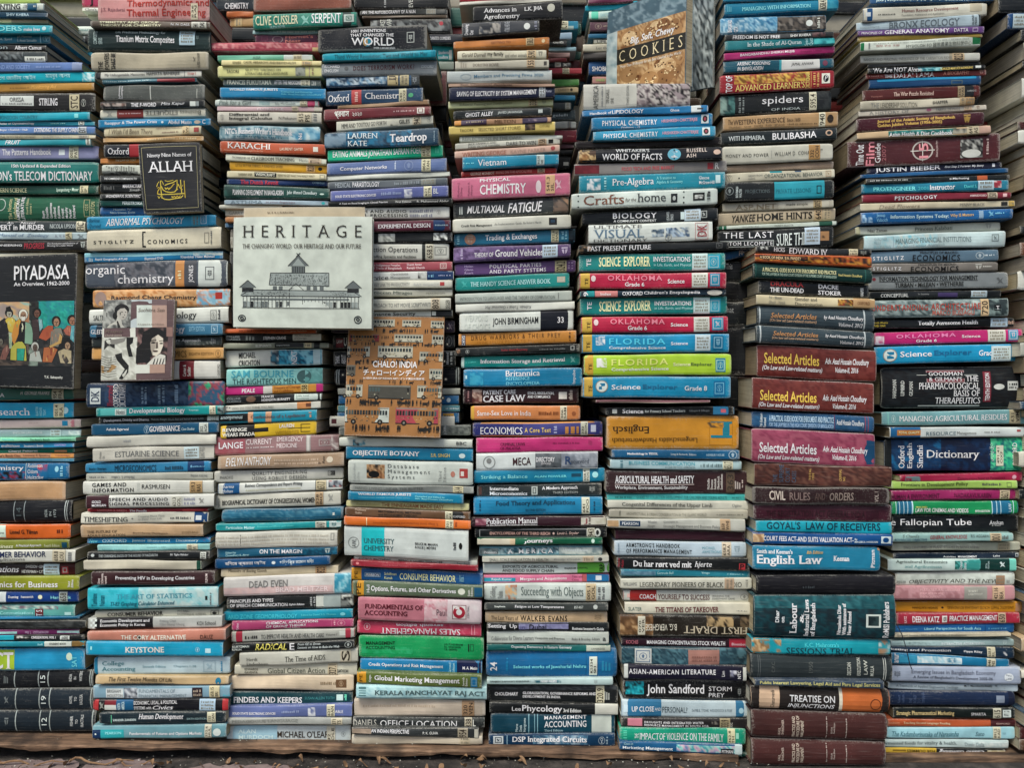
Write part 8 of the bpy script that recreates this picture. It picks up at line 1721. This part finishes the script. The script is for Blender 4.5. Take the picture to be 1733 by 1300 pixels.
def allah_art(cv, S):
    c = hexcol('b0a67c')
    for A in ((.05, .95, .05, .056), (.05, .95, .945, .951), (.05, .056, .056, .945), (.944, .95, .056, .945)):
        patch(cv, S, *A, c, .0004)

    def conv(x, y_):
        v = (y_ - 90 + 45 * (x - 30) / 1035.0) / 1165.0
        return ((x - (30 + 95 * v)) / 1030.0, v)
    gold = [hexcol('c9b03c'), hexcol('d0b848'), hexcol('bfa030')]
    strokes = [[(705, 688), (712, 780), (700, 850), (670, 890)], [(765, 688), (778, 800), (795, 925)], [(828, 700), (842, 850), (856, 985)],
               [(425, 708), (428, 800), (436, 900), (450, 985)], [(372, 925), (420, 936), (600, 930), (840, 914)], [(405, 840), (380, 880), (372, 925)],
               [(440, 800), (470, 860), (520, 888), (600, 900), (660, 890), (720, 840)], [(500, 782), (560, 755), (630, 735), (690, 700)],
               [(570, 832), (610, 815), (640, 770), (662, 752)], [(500, 820), (520, 845), (545, 820), (565, 850), (590, 830)],
               [(440, 985), (500, 1015), (580, 1020), (680, 1000), (780, 985), (815, 950)], [(640, 985), (665, 960), (690, 985), (715, 955), (745, 985), (770, 950)],
               [(500, 702), (550, 716), (640, 694)], [(360, 805), (378, 750), (400, 724)], [(372, 830), (395, 815), (410, 830)], [(440, 706), (460, 730), (475, 770)],
               [(380, 965), (398, 1000), (424, 962)], [(745, 800), (770, 830), (800, 850)], [(725, 760), (745, 790)], [(620, 965), (632, 980)], [(800, 780), (806, 790)]]
    for n, st in enumerate(strokes):
        w_ = 7.5 if len(st) > 2 else 9
        if n in (12, 13, 14, 15, 16):
            w_ = 5
        for (a, b), (c2, d) in zip(st, st[1:]):
            dx, dy = c2 - a, d - b
            l = math.hypot(dx, dy)
            ox, oy = -dy / l * w_, dx / l * w_
            ex, ey = dx / l * 3, dy / l * 3
            q = [(a - ex + ox, b - ey + oy), (a - ex - ox, b - ey - oy), (c2 + ex - ox, d + ey - oy), (c2 + ex + ox, d + ey + oy)]
            poly(cv, S, [conv(*p_) for p_ in q], gold[n % 3], .0005 + n * .000004)


face_out('black book with a thin gold border and yellow calligraphy, standing face out',
         [(233, 244, 1.602), (336.5, 239.5, 1.602), (341, 356.5, 1.592), (243, 360.5, 1.592)], 0.017, '1f242b',
         ['t 145 875 15 22 d3d6d0 s|Ninety Nine Names of', 't 145 885 27 42 dcdeda s|ALLAH'], 104, 117, extra=allah_art)


def cookie_art(cv, S):
    P_ = [hexcol(c) for c in ('8a5e3c', 'b08458', 'c49c70', '9c7048', 'd0ae84', 'a47c54')]
    picture(cv, S, .15, 1.0, .26, 1.0, P_, .0003, 150, 120, 3)
    picture(cv, S, 0, 1, 0, .26, [hexcol(c) for c in ('6a7c8a', '8a9aa6', '5a6c7c')], .0003, 150, 40, 8)
    picture(cv, S, 0, .15, .26, 1.0, [hexcol(c) for c in ('8fa0a8', 'a9b6ba', 'b9c2c2')], .00032, 20, 120, 11)
    rnd = random.Random(6)
    for k in range(34):                                   # cookies and nuts
        u, v, r_ = rnd.uniform(.24, .92), rnd.choice((rnd.uniform(.32, .44), rnd.uniform(.72, .98))), rnd.uniform(.04, .12)
        disc(cv, S, u - r_, u + r_, v - r_ * .8, v + r_ * .8, rnd.choice(P_), .0004 + k * .000004, n=14)
        for q in range(5):
            a, b = u + rnd.uniform(-r_, r_) * .6, v + rnd.uniform(-r_, r_) * .5
            disc(cv, S, a - .011, a + .011, b - .008, b + .008, rnd.choice((hexcol('6a4228'), hexcol('dcc094'))), .00056 + q * .000003, n=8)
    patch(cv, S, .15, 1.0, .475, .645, hexcol('3f3c36'), .0006)


face_out('square cookbook with a photo of cookies standing at an angle on the tall stack',
         [(1028, 20, 1.745), (1160, -27, 1.600), (1158, 141, 1.600), (1025, 167, 1.745)], 0.026, '7a8894',
         ['t 330 880 37.5 47 e6e4dc ib|Big, Soft, Chewy', 't 185 970 50 62 c9b896 sGl|COOKIES', 't 200 960 66 70 d8d0c0 i|More Than 70 Recipes for the Best Cookies in the World'], 140, 165, extra=cookie_art)
face_out('grey magazine with a black and white photo leaning behind the cookbook',
         [(1100, -20, 1.755), (1207, -50, 1.645), (1205, 146, 1.645), (1098, 166, 1.755)], 0.008, '8a9296',
         ['p 0 1000 0 100 8a9296,a9b0b2,3a4044,6a7276,c0c6c6,2a2e32,9aa2a4'], 120, 180)

# ------------------------------------------------------------------ small things: a hanging cord, twigs, dry leaves
def tube(part, pts, r, c, n=6):
    rows = []
    for i, p in enumerate(pts):
        a = Vector(pts[max(0, i - 1)])
        b = Vector(pts[min(len(pts) - 1, i + 1)])
        t = (b - a).normalized()
        s1 = t.cross(Vector((0.1, 1, 0.2))).normalized()
        s2 = t.cross(s1)
        rr = r[i] if isinstance(r, list) else r
        rows.append([tuple(Vector(p) + (s1 * math.cos(2 * math.pi * k / n) + s2 * math.sin(2 * math.pi * k / n)) * rr) for k in range(n + 1)])
    part.grid(rows, c)


cd = Part()
cpts = []
for x, y_, D in ((1514, 1052, 1.622), (1520, 1062, 1.61), (1527, 1076, 1.606), (1532, 1092, 1.606), (1536, 1108, 1.607), (1539, 1122, 1.609), (1543, 1133, 1.613)):
    X, Z = px(x, y_, D)
    cpts.append((X, D, Z))
tube(cd, cpts, 0.0009, (0.02, 0.02, 0.03))
tag(cd.build('cord', mats=[M_CORD]), 'thin dark cord hanging in front of the lower eighth stack', 'cord')

rnd = random.Random(19)
for k, (x0, x1, seed) in enumerate(((-0.74, -0.66, 1), (-0.95, -0.83, 2), (-0.82, -0.70, 5))):
    tw = Part()
    pts, rr = [], []
    for i in range(13):
        t = i / 12
        pts.append((x0 + (x1 - x0) * t, 1.577 + 0.012 * noise.noise(Vector((t * 4, seed, 0))), 0.008 + 0.004 * k * 0.5 + 0.006 * noise.noise(Vector((t * 5, seed, 4))) + 0.004 * math.sin(t * 9)))
        rr.append(0.0022 * (1 - 0.5 * t))
    tube(tw, pts, rr, (0.3, 0.2, 0.1))
    tag(tw.build('twig', mats=[M_LEAF]), ('curled pale brown root in front of the plank, lower left', 'straight dark twig lying lower left of the curled root', 'short twig between the curled root and the left edge')[k], 'twig')
for k in range(44):
    lf = Part()
    x, y_ = rnd.uniform(-1.05, 0.42), rnd.uniform(1.555, 1.60)
    a, L_, w_ = rnd.uniform(0, 6.28), rnd.uniform(0.008, 0.022), rnd.uniform(0.003, 0.008)
    rows = []
    for i in range(7):
        t = i / 6
        hw = w_ * math.sin(math.pi * min(0.98, max(0.03, t))) ** 0.8
        cz = 0.009 + 0.006 * math.sin(t * 3 + k)
        row = []
        for s_ in (-1, 0, 1):
            lx, ly = (t - 0.5) * L_, s_ * hw
            row.append((x + lx * math.cos(a) - ly * math.sin(a), y_ + lx * math.sin(a) + ly * math.cos(a), cz + abs(s_) * hw * 0.5))
        rows.append(row)
    lf.grid(rows, (0.2, 0.1, 0.05))
    tag(lf.build('dry_leaf', mats=[M_LEAF]), 'small dry brown leaf lying in the dirt in front of the plank', 'leaf', 'dry leaves on the ground')

db = Part()
for k in range(260):
    x, y_ = rnd.uniform(-1.05, 0.5), rnd.uniform(1.56, 1.63)
    r_ = rnd.uniform(0.0008, 0.0026)
    c = rnd.choice(('8a8478', 'b9b4a8', '5a4a3a', '3a3028', 'c9c6bc'))
    z = 0.0065 if y_ < 1.597 else (plank_top(x) + 0.0006 if y_ > 1.62 else 0.004)
    if y_ > 1.62 and x > 0.4:
        continue
    a = rnd.uniform(0, 6.28)
    q = [(x + r_ * rnd.uniform(.5, 1) * math.cos(a + j * 1.57), y_ + r_ * rnd.uniform(.5, 1) * math.sin(a + j * 1.57), z + rnd.uniform(0, 0.0012)) for j in range(4)]
    top = db.v((x, y_, z + r_ * 0.7), hexcol(c))
    ids = [db.v(p, hexcol(c)) for p in q]
    for j in range(4):
        db.f((ids[j], ids[(j + 1) % 4], top), 2)
tag(db.build('debris'), 'crumbs and paper scraps strewn along the plank', 'debris', kind='stuff')
